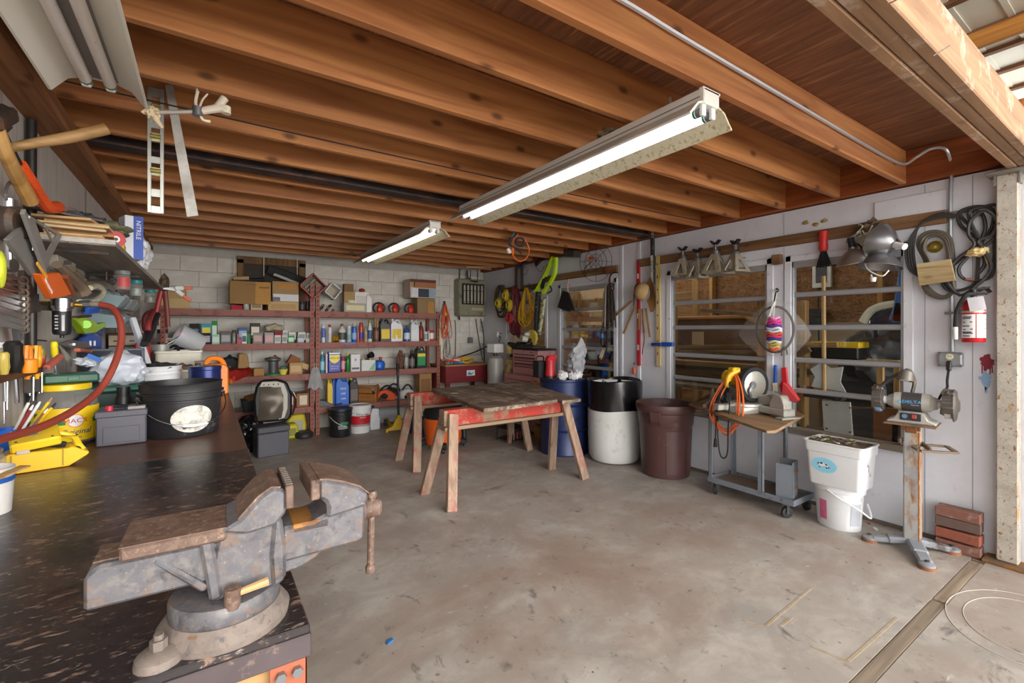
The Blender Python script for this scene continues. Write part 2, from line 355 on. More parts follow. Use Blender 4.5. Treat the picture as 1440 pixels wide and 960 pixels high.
# ceiling: plywood deck, joists, steel beam, front header
ce=struct(MB().b2((XL-.1,.60,ZC),(XR+.12,YB+.2,ZC+.022)),'ceiling',m_ply)
JY=[1.17+.405*k for k in range(15)]
JY=[y for y in JY if not 3.3<y<3.5]
m_steel=mat('#3d3230',.55,.3,.2,9,'#5a4036',.4)
mb=MB().b2((XL-.02,3.34,ZJ-.005),(XR-.0,3.46,ZJ+.007)).b2((XL-.02,3.395,ZJ+.007),(XR-.0,3.405,ZC-.015)).b2((XL-.02,3.34,ZC-.016),(XR-.0,3.46,ZC-.004))
mb.b2((XR-.16,3.33,ZJ-.03),(XR-.15,3.47,ZC-.02)).cyl((XR-.165,3.37,ZJ+.06),(XR-.15,3.37,ZJ+.06),.014,n=8)
sb=struct(mb,'trim_4',m_steel)
j0=None
for y in JY:
 ln=XR-XL-.06+.08
 if j0 is None:j0=put(MB().box((0,0,0),(ln,.04,.233),.004),'joist',m_joist,sb);o=j0
 else:o=dup(j0,parent=sb)
 o.location=((XL-.02+XR-.06)/2,y,ZJ+.1175+random.uniform(-.004,.004));o.rotation_euler=(R(random.uniform(-1.2,1.2)),0,0)
for i in range(4):struct(MB().b2((XL-.05,1.6+i*1.22,ZC-.002),(XR,1.606+i*1.22,ZC)),'deck_seam',mat('#2c1a10',.9),ce)
struct(MB().tube([(XL+.1,2.60,ZJ-.004),(1.0,2.62,ZJ-.012),(3.0,2.62,ZJ-.012),(XR-.1,2.6,ZJ-.004)],.004,5),'wire',mat('#2a2624',.5),sb)
tr=struct(MB().b2((XL-.1,.60,2.42),(XR+.5,.645,2.66),.005),'trim_1',m_beam)
for y0,y1,z0 in((.553,.597,2.421),(.505,.55,2.418)):struct(MB().b2((XL-.1,y0,z0),(XR+.5,y1,2.612),.005),'header_board',m_beam,tr)
m_nail=mat('#c9c2b5',.4,.6)
for p,q in(((1248,6),(1268,-4)),((1313,78),(1337,63))):
 a,b=on(*p,Y=.504),on(*q,Y=.46);struct(MB().cyl(a,b,.0022,n=6),'nail',m_nail,tr)
# front steel column with its cap and base plates
m_col=layered('rusty_white_steel',[('#aaa296',9,.52,.1,(1,1,1)),('#8d5a22',44,.61,.02,(1,1,.7)),('#b08a4a',12,.625,.03,(1,1,.25)),('#6b3c14',90,.64,.02,(1,1,1)),('#8d8780',160,.6,.03,(1,1,1))],rough=.55,bump=.25,base='#bcb6ab')
co=struct(MB().b2((4.085,.605,.02),(4.175,.700,2.405),.006),'trim_2',m_col)
struct(MB().b2((4.03,.55,0),(4.24,.755,.018),.003),'base_plate',mat('#6d5540',.7,.2,.2,20,'#8b6236',.5),co)
struct(MB().b2((4.02,.47,2.405),(4.30,.74,2.418),.002).b2((4.08,.596,2.34),(4.16,.605,2.405)).b2((4.08,.70,2.34),(4.16,.709,2.405)),'cap_plate',mat('#9a948a',.5,.5),co)
# galvanised hanger and post stub beyond the column
mb=MB()
for k in range(4):mb.b2((4.25,.40+k*.0,2.44+k*.045),(4.60,.50,2.455+k*.045),.002)
mb.b2((4.25,.495,2.43),(4.60,.503,2.62))
struct(mb,'joist_hanger',mat('#b9bec2',.35,.8),tr)
struct(MB().b2((4.4,.56,2.62),(5.2,.75,2.95),.006),'loft_post',wood('#c07a3c','#8a5024','X'),tr)
# pole-barn roof over the open bay: ribbed metal on purlins
m_roofm=mat('#d8d4c4',.5,0,.08,3)
n=120;pr=[]
mb=MB();ZR=4.42
def rib(v):k=(v*200)%1;return 0
for k in range(28):
 y=-3.2+k*.30
 mb.b2((-1.4,y,ZR),(18,y+.255,ZR+.004));mb.b2((-1.4,y+.255,ZR-.012),(18,y+.30,ZR+.03))
rf=struct(mb,'roof',m_roofm)
m_pur=wood('#8a5f3a','#5d3c22','Y',.7,.75,.4)
for x in[-1+.6*k for k in range(12)]+[6.36,6.93,7.55,8.2,8.9,9.6,10.4,11.3,12.4,13.6,15]:struct(MB().b2((x-.03,-3.2,ZR-.04),(x+.05,5.2,ZR-.001),.003),'purlin',m_pur,rf)
struct(MB().b2((6.30,-3.2,ZR-.20),(6.36,5.2,ZR-.041),.003),'rafter',wood('#c78a3e','#96602a','Y',.7),rf)
# far side of the neighbouring bay seen through the windows
m_osb=layered('strand_board',[('#8a6238',14,.5,.1,(1,1,1)),('#4e3117',20,.56,.06,(1,.5,1.8)),('#a98350',26,.62,.05,(1,1.7,.6))],rough=.75,bump=.15,base='#6f4a27')
wf=struct(MB().b2((7.4,-.5,1.55),(7.45,5.6,3.9)),'wall_far',m_osb)
struct(MB().b2((7.39,-.5,0),(7.45,5.6,1.55)),'plywood_panel',mat('#9c8a70',.8,var=.15,sc=3),wf)
for y in(-.1,1.1,2.3,3.5,4.7):struct(MB().b2((7.28,y-.03,0),(7.385,y+.03,3.9),.004),'stud',wood('#c99a52','#9b6f34','Z'),wf)
struct(MB().b2((4.27,7.2,0),(9,7.26,3.9)),'wall_end',mat('#b08a58',.8,var=.2,sc=4))
# ---------------------------------------------------------------- common colours
m_blk=mat('#1d1d20',.45,var=.25);m_blkr=mat('#17171a',.7,var=.2);m_dk=mat('#33333a',.5)
m_chr=mat('#c4c6ca',.22,1,.05);m_stl=mat('#8d8f93',.38,.8,.15,20);m_dks=mat('#4b4744',.5,.6,.25,20,'#6b4a34',.35)
m_red=mat('#b3222a',.4,var=.12);m_orng=mat('#e2631c',.45,var=.1);m_yel=mat('#e8c11c',.42,var=.08);m_wht=mat('#e2e2e2',.45,var=.05)
m_blu=mat('#1d5fb4',.42,var=.1);m_grn=mat('#2f7d43',.5,var=.12);m_cream=mat('#d9d2b8',.55,var=.1)
m_wood=wood('#c7a06c','#96703f','X',1.2,.6,.2);m_woodz=wood('#c7a06c','#96703f','Z',1.2,.6,.2);m_woody=wood('#c7a06c','#96703f','Y',1.2,.6,.2)
m_card=mat('#a9814f',.85,var=.1,sc=6);m_cardl=mat('#c4a878',.85,var=.08,sc=6)
m_rubber=mat('#232325',.65,var=.2,sc=25,h2='#4a4744',amt=.15)
# ---------------------------------------------------------------- fluorescent fixtures
m_refl=mat('#e2dfd3',.35,var=.06,sc=5,h2='#b3a678',amt=.08);m_chan=mat('#e6e3da',.45,var=.05,sc=6,h2='#a8987a',amt=.04)
m_refl2=mat('#cfc7ab',.5,var=.15,sc=60,h2='#a89c6c',amt=.3)
m_tube=lamp('tube_glass','#f3f4ff',.45);m_tube2=lamp('tube_added_glow','#fff4e6',.9);m_tube0=mat('#dcd5cf',.35,var=.05,h2='#b0a29a',amt=.12,sc=60)  # middle fixtures' tubes given a glow to brighten the back of the room
def fixture(label,cx,y0,y1,z,tube,hw=.15,ends=True,group=None,tubes=1):
 t=thing('fluorescent_light',label,'light',(cx,(y0+y1)/2,z),group=group);L=(y1-y0)/2
 mb=MB().b2((-.055,-L,.07),(.055,L,.135),.004).b2((-.06,-L,.125),(.06,-L+.02,.135));ch=put(mb,'channel',m_chan,t)
 put(MB().b2((-.0555,-L+.02,.098),(-.054,L-.02,.104)),'seam',mat('#8b867a',.6),ch)
 for s in(-1,1):
  mb=MB().prism([(s*.05,.078),(s*.095,.062),(s*hw,.005),(s*hw,0),(s*(hw-.008),0),(s*.09,.055),(s*.05,.07)],'XZ',-L,L)
  put(mb,'reflector',m_refl if s<0 or hw<.15 else m_refl2,t)
 for k in range(tubes):
  a,b=-L+2*L*k/tubes+.03,-L+2*L*(k+1)/tubes-.03
  for s in(-1,1):
   tb=put(MB().cyl((s*.034,a,.045),(s*.034,b,.045),.0185,n=14),'tube',tube,t)
   for q,d in((a,1),(b,-1)):put(MB().cyl((s*.034,q-.001*d,.045),(s*.034,q+.018*d,.045),.0192,n=14),'end_cap',m_stl,tb)
   for q,d in((a,1),(b,-1)):put(MB().cyl((s*.034,q+.02*d,.045),(s*.034,q+.030*d,.045),.0189,n=14),'band',m_grn,tb)
   for q in(a,b):put(MB().b2((s*.034-.014,q-.018,.025),(s*.034+.014,q,.08),.004),'lamp_holder',m_wht,t)
 return t
f1=fixture('long white fluorescent light with two tubes hung in the middle of the ceiling',1.775,1.14,3.36,2.325,m_tube)
m_chain=mat('#a9a49a',.4,.7)
for y in(1.35,3.1):
 mb=MB()
 for k in range(6):mb.tube([(0,y-2.25-.0,.135+k*.009),(0,y-2.25+.006,.142+k*.009),(0,y-2.25,.149+k*.009),(0,y-2.25-.006,.142+k*.009)],.0018,4,res=2,closed=True)
 put(mb,'chain',m_chain,f1)
put(MB().blob((-.03,-.52,.155),(.03,.05,.018),3,.8,4,3),'cobweb',mat('#7d6a4c',.9,var=.4),f1)
fixture('shorter white fluorescent light farther back, above the shelving',1.79,3.98,6.3,2.335,m_tube2)
f3=fixture('white fluorescent light over the workbench at the upper left',-.332,.15,2.30,2.315,m_tube0,hw=.142)
put(MB().b2((-.055,-1.09,.068),(.055,1.05,.0695)),'tray',mat('#8f8a86',.5),f3)
# ---------------------------------------------------------------- workbench
m_btop=layered('oily_bench_top',[('#54423a',3,.57,.08,(1,.5,1)),('#1f1e22',2.6,.50,.10,(1.2,.8,1)),('#80685a',18,.61,.035,(1,2.0,1)),('#8d8078',40,.62,.03,(.8,2.2,1)),('#17161a',7,.60,.05,(1,1,1)),('#a89c92',60,.69,.02,(.6,2,1)),('#c9c6c0',90,.76,.01,(1,1,1))],rough=.3,bump=.25,base='#302b2c',spec=.6)
m_btop2=layered('brown_bench_top',[('#5b3e2e',4,.5,.14,(1,.3,1)),('#45302a',9,.58,.08,(1,1.5,1)),('#806654',20,.66,.05,(2,.6,1)),('#20181a',3,.64,.05,(1,1,1))],rough=.36,bump=.14,base='#5f4335',spec=.5)
m_edge=mat('#473d3f',.55,var=.3,sc=18,h2='#8b7468',amt=.25)
bench=thing('workbench','long workbench with an oily dark top along the left wall','workbench',(-.26,3.7,0))
put(MB().b2((XL+.01,.885,.905),(.155,2.35,.92),.003),'worktop',m_btop,bench,True)
put(MB().b2((XL+.01,2.352,.905),(.153,6.62,.919),.003),'worktop',m_btop2,bench,True)
put(MB().b2((XL+.01,.880,.866),(.157,.93,.906),.003),'edge_board',m_edge,bench,True)
put(MB().b2((.125,.93,.866),(.153,6.60,.906),.003),'edge_board',m_edge,bench,True)
put(MB().b2((-.6,.905,.1),(.092,.915,.866)),'end_panel',wood('#b08a5c','#8a6842','X',.8),bench,True)
m_orleg=mat('#99543a',.5,var=.15,sc=10,h2='#7f4a34',amt=.25)
for y in(.885,2.6,4.4,6.5):
 lg=put(MB().b2((.09,y,0),(.15,y+.004,.866),.001).b2((.146,y,0),(.15,y+.07,.866),.001),'leg',m_orleg,bench,True)
 if y<1:
  mb=MB()
  for k in range(10):
   for x in(.105,.132):mb.cyl((x,y-.002,.800-k*.055),(x,y+.001,.800-k*.055),.008,n=8)
  stuff(put(mb,'slot',m_blkr,lg,True))
  for x in(.107,.133):put(MB().cyl((x,y-.010,.848),(x,y,.848),.009,n=6),'bolt',m_stl,lg,True)
 put(MB().b2((-.66,y,0),(-.60,y+.06,.86),.002),'leg',m_orleg,bench,True)
for z in(.3,):put(MB().b2((-.66,.95,z),(.12,6.5,z+.02)),'lower_shelf',m_edge,bench,True)
# ---------------------------------------------------------------- bench vise
m_cast=layered('worn_cast_iron',[('#4f4e52',14,.5,.12,(1,1,1)),('#6a6664',50,.57,.08,(1,1,1)),('#3d3b3f',26,.6,.07,(1,1,1)),('#6b584c',30,.6,.06,(1,1,1)),('#8d8680',130,.66,.04,(1,1,1))],rough=.4,bump=.4,base='#5d5c61',spec=.5)
m_rustc=layered('rusted_iron',[('#5a463c',34,.5,.09,(1,1,1)),('#86705f',80,.6,.05,(1,1,1)),('#3d312b',60,.63,.04,(1,1,1)),('#a09084',160,.68,.03,(1,1,1))],rough=.55,bump=.4,base='#69554a')
m_dust=layered('dusty_iron',[('#786d66',26,.5,.1,(1,1,1)),('#56504d',50,.6,.05,(1,1,1)),('#6b5342',60,.63,.04,(1,1,1))],rough=.65,bump=.3,base='#696059')
v=thing('bench_vise','big worn grey iron bench vise at the near corner of the workbench','vise',(.03,.985,.92),R(-1))
mb=MB().lathe([(.0,0),(.102,0),(.104,.012),(.094,.026),(.088,.034),(0,.034)],n=40)
for a in(215,60):
 x,y=math.cos(R(a)),math.sin(R(a));mb.lathe([(0,0),(.034,0),(.032,.012),(.022,.02),(0,.022)],(x*.112,y*.112,0),16);mb.bar((x*.05,y*.05,.011),(x*.115,y*.115,.009),.05,.02,.006)
base=put(mb,'base',m_dust,v)
for a in(215,60):
 x,y=math.cos(R(a))*.113,math.sin(R(a))*.113;put(MB().cyl((x,y,.02),(x,y,.036),.012,n=6).cyl((x,y,.036),(x,y,.044),.007,n=8),'bolt',m_dust,base)
put(MB().lathe([(0,.034),(.086,.034),(.087,.038),(.087,.058),(.083,.064),(0,.067)],n=40),'swivel',m_cast,v)
# body: an extruded side profile, thick in the middle, plus ribs and anvil
mb=MB()
mb.prism([(-.022,.060),(.078,.060),(.082,.10),(.084,.165),(.078,.192),(-.012,.188),(-.025,.12)],'XZ',-.052,.052,bev=.008)
mb.prism([(-.012,.185),(.02,.20),(.048,.232),(.068,.245),(.082,.243),(.092,.236),(.092,.198),(.075,.178),(.03,.172)],'XZ',-.064,.064,bev=.005)
mb.prism([(.070,.06),(.092,.075),(.092,.13),(.086,.185),(.072,.195),(.066,.12)],'XZ',-.060,.060,bev=.006)
mb.bar((-.03,-.047,.175),(-.015,-.047,.068),.02,.02,.005)
mb.prism([(-.11,.172),(-.02,.172),(-.02,.075)],'XZ',-.012,.012,bev=.003)
mb.bar((-.1,-.040,.155),(-.03,-.05,.09),.014,.012,.004)
body=put(mb,'body',m_cast,v)
put(MB().b2((-.142,-.062,.168),(.0,.060,.190),.004),'anvil',m_rustc,body)
put(MB().prism([(-.1425,-.061),(-.1425,.06),(-.001,.06),(-.001,-.061)],'XY',.190,.1915),'anvil_face',m_rustc,body)
put(MB().prism([(-.186,.098),(.08,.098),(.08,.165),(-.17,.165),(-.186,.150)],'XZ',-.046,.046,bev=.005),'slide',m_cast,v)
put(MB().b2((-.178,-.030,.163),(-.10,.040,.1665),.001),'slide_top',m_rustc,v)
put(MB().prism([(.018,.1985),(.048,.2315),(.068,.2445),(.082,.2425),(.083,.2455),(.067,.2480),(.046,.2345),(.016,.2015)],'XZ',-.060,.060),'jaw_crown',m_rustc,body)
jp=put(MB().b2((.090,-.070,.205),(.103,.070,.247),.002),'jaw_plate',m_rustc,v)
mb=MB()
for k in range(9):mb.b2((.0915,-.062+k*.0140,.2468),(.1025,-.053+k*.0140,.2484))
stuff(put(mb,'serration',m_dust,jp))
put(MB().b2((.104,-.050,.150),(.168,.040,.1665),.002),'screw_guard',mat('#9a6a34',.6,.2,.3,20,'#6b4a34',.4),v)
mb=MB()
mb.prism([(.085,.100),(.222,.104),(.236,.110),(.239,.196)]+[(.175,.190),(.165,.176),(.14,.165),(.085,.165)],'XZ',-.050,.050,bev=.006)
mb.prism([(.160,.170),(.237,.180),(.240,.204),(.222,.220),(.19,.235),(.160,.245),(.146,.246),(.146,.212),(.158,.204),(.163,.192)],'XZ',-.066,.066,bev=.006)
mb.prism([(.085,.072),(.12,.075),(.150,.088),(.165,.105),(.085,.105)],'XZ',-.034,.034,bev=.005)
mj=put(mb,'moving_jaw',m_cast,v)
put(MB().b2((.132,-.074,.213),(.147,.074,.250),.002),'jaw_plate',m_rustc,mj)
put(MB().prism([(.148,.2445),(.161,.2435),(.190,.2340),(.221,.2195),(.2395,.2035),(.2415,.2045),(.223,.2225),(.192,.2375),(.162,.2475),(.148,.2485)],'XZ',-.064,.064),'jaw_crown',m_rustc,mj)
put(MB().cyl((.232,0,.15),(.246,0,.15),.026,n=16).lathe([(0,0),(.017,.0),(.021,.006),(.021,.03),(.016,.036),(0,.037)],(.245,0,.15),18,ax=(1,0,0)),'screw',m_rustc,v)
put(MB().cyl((.263,-.004,.178),(.258,-.010,.030),.0072,n=10).lathe([(0,0),(.010,.001),(.011,.008),(.008,.014),(0,.015)],(.263,-.004,.172),12).lathe([(0,-.012),(.010,-.010),(.011,0),(.008,.006),(0,.007)],(.258,-.010,.028),12),'handle',m_rustc,v)
put(MB().cyl((.008,-.075,.058),(.008,-.075,.092),.013,n=12),'lock_bolt',m_rustc,v)
put(MB().cyl((.012,-.075,.080),(.062,-.072,.086),.0055,.0075,n=8),'dowel',mat('#b08a5e',.6),v)
# ---------------------------------------------------------------- sawhorses with the plank top
m_sh=wood('#a88a70','#7d6350','X',1,.8,.3,.1,h3='#a8392f',amt=.62);m_shl=wood('#a58c78','#7c6655','Z',1,.8,.35,.15,h3='#985a54',amt=.3)
m_shb=wood('#a88d72','#7f6754','X',1,.8,.3,.12)
def sawhorse(label,x0,x1,yc,zt,feet,rz=0):
 t=thing('sawhorse',label,'sawhorse',((x0+x1)/2,yc,0),rz,'sawhorses under the plank top')
 h=(x1-x0)/2
 put(MB().b2((-h,-.05,zt-.135),(h,.05,zt),.004),'beam',m_sh,t)
 put(MB().b2((-h-.02,-.085,zt-.165),(h+.02,.085,zt-.135),.004),'ledger',m_shb,t)
 for s in(-1,1):put(MB().b2((s*h-.02 if s>0 else-h-.012,-.052,zt-.13),(h+.012 if s>0 else-h+.02,.052,zt-.002),.003),'end_block',m_shb,t)
 for(fx,fy)in feet:
  s=1 if fx>0 else-1;q=1 if fy>0 else-1
  put(MB().bar((fx,fy,.0),(s*(h-.06),q*.072,zt-.03),.085,.042,.003,up=(0,1,0)),'leg',m_shl,t)
 return t
sawhorse('nearer sawhorse, red paint worn off its beam, carrying the front of the plank top',1.655,2.985,3.53,.772,((-.70,-.23),(-.72,.26),(.73,-.23),(.66,.20)))
sawhorse('farther sawhorse, red beam end poking out left of the plank top',1.80,3.20,4.66,.772,((-.73,.27),(-.73,-.26),(.74,.23),(.72,-.21)))
m_pk=wood('#7a6556','#4a3c31','Y',.8,.7,.45,.25,h3='#978777',amt=.3)
pt=thing('plank_board','weathered dark plank top lying across the two sawhorses','board',(2.45,3.95,.772))
pt['label']='weathered dark brown plank top lying across two red sawhorses'
A,B,C,D=Vector((1.872,3.225)),Vector((2.935,3.262)),Vector((3.285,4.715)),Vector((2.03,4.63))
fr=[0,.38,.57,.775,1.0]
for i in range(4):
 p=[A.lerp(B,fr[i]+.003),A.lerp(B,fr[i+1]-.003),D.lerp(C,fr[i+1]-.003),D.lerp(C,fr[i]+.003)]
 e=[0,.012,.03,-.05][i]
 d=(p[3]-p[0]).normalized();p[0]+=d*e;p[1]+=d*e
 put(MB().prism([tuple(q)for q in p],'XY',.772,.805-.003*(i%2),bev=.003),'plank',m_pk,pt,True)
put(MB().b2((2.05,4.15,.803),(2.12,4.2,.8065),.001),'paper_scrap',mat('#b5aa98',.8),pt,True)
# ---------------------------------------------------------------- drums and cans
m_poly=layered('translucent_white_poly',[('#c6c6c2',4,.5,.15,(1,1,.4)),('#9a938a',30,.72,.04,(1,1,.6)),('#b3aca0',9,.64,.07,(1,1,1))],rough=.45,bump=.05,base='#d3d4d2')
m_bag=mat('#0d0d10',.22,var=.1,spec=.7);
t=thing('white_drum','tall white plastic drum lined with a black trash bag','drum',(3.80,3.63,0))
put(MB().lathe([(0,.02),(.2,.0),(.255,.015),(.283,.06),(.289,.2),(.292,.42),(.292,.60),(.288,.86),(.272,.86),(.275,.6),(.27,.06),(0,.05)],n=40),'barrel',m_poly,t)
mb=MB();random.seed(3)
def bagf(u,k):
 a=u*2*math.pi;z=[.575,.64,.76,.84,.885,.895,.87,.7,.55][k]
 r=[.2985,.299,.2995,.2995,.300,.290,.278,.265,.25][k]+.0035*math.sin(a*9+k)*(1 if k<6 else 2)
 return Vector((r*math.cos(a),r*math.sin(a),z+.008*math.sin(a*3+1)*(k in(0,4,5))))
mb.sheet(lambda u,v_:bagf(u,round(v_*8)),60,8)
put(mb,'bag_liner',m_bag,t)
t=thing('blue_drum','dark blue steel drum behind the white drum, with rubbish on its lid','drum',(3.56,4.22,0))
m_navy=mat('#1f2c55',.4,.2,.15,8,'#151b36',.2)
put(MB().lathe([(0,0),(.288,0),(.292,.01),(.286,.02),(.284,.27),(.296,.285),(.284,.30),(.284,.56),(.296,.575),(.284,.59),(.284,.84),(.292,.85),(.292,.872),(.282,.872),(.280,.855),(0,.855)],n=40),'barrel',m_navy,t)
put(MB().cyl((.13,.1,.855),(.13,.1,.868),.035,n=12),'bung',m_stl,t)
t=thing('brown_trash_can','big dark brown plastic trash can beside the tool cart','trash can',(3.855,2.99,0),R(20))
m_brn=mat('#513634',.45,var=.15,sc=6,h2='#6b4f4c',amt=.15)
pr=[(0,.03),(.2,.0),(.238,.005),(.245,.03),(.272,.50),(.274,.505),(.282,.515),(.288,.63),(.302,.64),(.305,.66),(.310,.70),(.302,.715),(.29,.71),(.284,.64),(.262,.45),(.235,.04),(0,.04)]
b=put(MB().lathe([(r*.94,z)for r,z in pr],n=44),'can_body',m_brn,t)
for a in(0,180):
 x,y=math.cos(R(a)),math.sin(R(a));mb=MB();mb.T=Matrix.Rotation(R(a),4,'Z')
 mb.prism([(.26,.52),(.295,.56),(.315,.66),(.27,.66)],'XZ',-.05,.05,bev=.004);put(mb,'handle',m_brn,t)
def on_can(a0,a1,z0,z1,r0,r1,th=.004):
 return MB().lathe([(r0,z0),(r0+th,z0+.003),(r1+th,z1-.003),(r1,z1)],n=14,a0=R(a0),a1=R(a1))
for a in(200,250):put(on_can(a,a+38,.05,.47,.234,.251),'panel',m_brn,b)
# ---------------------------------------------------------------- grey tool cart, its plywood top
m_cart=mat('#7d848d',.5,.2,.15,10,'#5b5f66',.2);m_cartw=mat('#7c6a58',.75,var=.25,sc=8)
t=thing('tool_cart','grey steel rolling cart with a plywood top against the right wall','cart',(3.86,2.06,0))
x0,x1,y0,y1=3.70,4.03,1.70,2.42
put(MB().b2((x0,y0,.105),(x0+.012,y1,.15),.002).b2((x1-.012,y0,.105),(x1,y1,.15),.002).b2((x0,y0,.105),(x1,y0+.012,.15),.002).b2((x0,y1-.012,.105),(x1,y1,.15),.002),'lower_frame',m_cart,t,True)
put(MB().b2((x0+.012,y0+.012,.112),(x1-.012,y1-.012,.122)),'lower_shelf',m_cartw,t,True)
for x,y,sx,sy in((x0,2.41,1,-1),(x1,2.38,-1,-1),(x0,1.94,1,1),(x1,1.90,-1,1)):
 put(MB().b2((min(x,x+.035*sx),min(y,y+.006*sy),.12),(max(x,x+.035*sx),max(y,y+.006*sy),.70),.001).b2((min(x,x+.006*sx),min(y,y+.035*sy),.12),(max(x,x+.006*sx),max(y,y+.035*sy),.70),.001),'leg',m_cart,t,True)
put(MB().b2((x0-.005,1.86,.685),(x1+.01,2.46,.735),.004),'upper_tray',mat('#5d666f',.5,.2,.2,10,'#2d3034',.3),t,True)
for x,y,r in((x0+.03,2.36,20),(x0+.02,1.76,-30),(x1-.03,2.36,10),(x1-.02,1.75,60)):
 q=Vector((math.cos(R(r)),math.sin(R(r)),0));n_=Vector((-q.y,q.x,0));c=Vector((x,y,.042))
 cs=put(MB().bar(c+n_*.016+Vector((0,0,-.005)),c+n_*.016+Vector((0,0,.062)),.034,.004).bar(c-n_*.016+Vector((0,0,-.005)),c-n_*.016+Vector((0,0,.062)),.034,.004).box(c+Vector((0,0,.062)),(.05,.05,.006)),'caster',m_stl,t,True)
 mb=MB().lathe([(0,-.012),(.03,-.013),(.042,-.010),(.042,.010),(.03,.013),(0,.012)],c,20,ax=n_);put(mb,'wheel',m_rubber,cs,True)
P=[on(968,567,Z=.757),on(1078,605,Z=.757),on(1091,605,Z=.757),on(1131,583,Z=.757),on(1128,577,Z=.757),on(1050,553,Z=.757)]
P=[(min(p.x,4.165),p.y)for p in P]
put(MB().prism(P,'XY',.736,.757,bev=.003),'plywood_top',wood('#a0815f','#7a5d42','Y',.9,.7,.2),t,True)
t=thing('steel_bracket','blue-grey folded steel bracket standing on the cart shelf','bracket',(3.80,1.80,.122),R(10))
put(MB().b2((-.065,-.06,0),(.065,-.055,.30),.002).b2((-.065,-.06,0),(-.06,.06,.28),.002).b2((.06,-.06,0),(.065,.06,.30),.002),'plate',m_cart,t)
for z in(.08,.21):put(MB().b2((-.04,-.064,z),(.06,-.06,z+.02)),'band',mat('#8a6f55',.6),t)
# ---------------------------------------------------------------- white tubs
t=thing('white_bucket','round white plastic bucket on the floor under the tub of leaves','bucket',(3.885,1.475,0))
m_wp=mat('#dfe1e4',.4,var=.04,h2='#b9b7b2',amt=.06)
b=put(MB().lathe([(0,.01),(.118,0),(.125,.008),(.142,.27),(.153,.275),(.155,.30),(.150,.318),(.14,.318),(.133,.27),(.12,.02),(0,.02)],n=36,sx=.85,sy=1.08),'pail',m_wp,t)
put(MB().lathe([(.131,.06),(.137,.20),(.138,.20),(.132,.06)],n=10,a0=R(143),a1=R(166),sx=.855,sy=1.085),'pink_label',mat('#d1688f',.5,var=.25,sc=40),b)
put(MB().lathe([(.1285,.05),(.137,.21),(.1382,.21),(.1297,.05)],n=12,a0=R(226),a1=R(258),sx=.855,sy=1.085),'grey_label',mat('#b9bec6',.5,var=.12,sc=60),b)
put(MB().tube([(-.135,.02,.285),(-.15,-.06,.25),(-.11,-.17,.19),(-.02,-.205,.13),(.05,-.16,.2)],.006,6),'handle',m_wp,t)
t=thing('white_tub','square white plastic tub of dry leaves with a blue cow sticker','tub',(3.86,1.455,.318))
def rr(hx,hy,r,n=5):
 P=[]
 for cx,cy,a in((hx-r,hy-r,0),(-hx+r,hy-r,90),(-hx+r,-hy+r,180),(hx-r,-hy+r,270)):
  for k in range(n+1):q=R(a+90*k/n);P.append((cx+r*math.cos(q),cy+r*math.sin(q)))
 return P
def rtub(levels,r=.03):
 """stack of rounded rectangles: (half x, half y, z)"""
 mb=MB();n=len(rr(1,1,.1));vs=[];fs=[]
 for hx,hy,z in levels:vs+=[(x,y,z)for x,y in rr(hx,hy,min(r,hx*.9,hy*.9))]
 for i in range(len(levels)-1):
  for j in range(n):fs.append((i*n+j,i*n+(j+1)%n,(i+1)*n+(j+1)%n,(i+1)*n+j))
 fs.append(tuple(range(n-1,-1,-1)));fs.append(tuple((len(levels)-1)*n+j for j in range(n)))
 mb._f(vs,fs);return mb
tb=put(rtub([(.118,.160,0),(.121,.165,.01),(.132,.178,.235),(.138,.186,.24),(.142,.190,.30),(.147,.195,.305),(.147,.195,.315),(.138,.184,.315),(.132,.176,.26)]),'tub_body',m_wp,t)
mb=MB();random.seed(5)
mb.sheet(lambda u,v_:Vector(((u-.5)*.27,(v_-.5)*.36,.305+.012*noise.noise(Vector((u*9,v_*13,0))))),10,14)
put(mb,'leaf_litter',mat('#7d6a58',.9,var=.5,sc=90,h2='#4a3d33',amt=.4),t)
for i in range(46):
 a=random.uniform(0,6.28);x,y=random.uniform(-.12,.12),random.uniform(-.16,.16);s=random.uniform(.012,.024)
 mb=MB().at((x,y,.318+random.uniform(-.006,.012)),(random.uniform(-.5,.5),random.uniform(-.5,.5),a)).prism([(-s,0),(-s*.3,s*.5),(s*.6,s*.4),(s,0),(s*.4,-s*.45),(-s*.5,-s*.4)],'XY',0,.0015)
 put(mb,'leaf',mat(('#8d7c6c','#b9ae9e','#6d5948','#a58f76','#d5cfc4','#8aa04a')[i%6 if i%11 else 5],.85),t)
fx=-.1135
ov=MB().at((-.1285,.055,.145),(0,R(-2.6),0)).lathe([(0,0),(.082,0),(.082,.0012),(0,.0012)],n=32,ax=(-1,0,0),sx=.66,sy=1)
stk=put(ov,'sticker',mat('#8fd0ea',.4,var=.06),t)
def flat(poly,name,m,par,x,oy,oz): # small flat print on the tub's near face
 put(MB().prism([(oy+u,oz+w_)for u,w_ in poly],'YZ',x-.0006,x),name,m,par)
flat([(.035,.0),(.03,.014),(.012,.018),(-.012,.014),(-.03,.006),(-.036,-.008),(-.02,-.012),(-.01,-.004),(.012,-.006),(.02,-.016),(.027,-.014)],'cow_print',m_wht,stk,-.1302,.055,.145)
for P in([(.028,.014),(.018,.020),(.006,.017),(.01,.008),(.022,.008)],[(-.004,.014),(-.018,.012),(-.026,.004),(-.014,.002)],[(-.028,-.002),(-.038,-.01),(-.034,-.016),(-.026,-.01)],[(.02,-.012),(.03,-.010),(.032,-.018),(.024,-.02)],[(-.012,-.01),(-.02,-.01),(-.024,-.018),(-.016,-.02)],[(.034,.018),(.042,.012),(.038,.002),(.032,.008)]):
 flat(P,'cow_print',m_blkr,stk,-.1308,.055,.145)
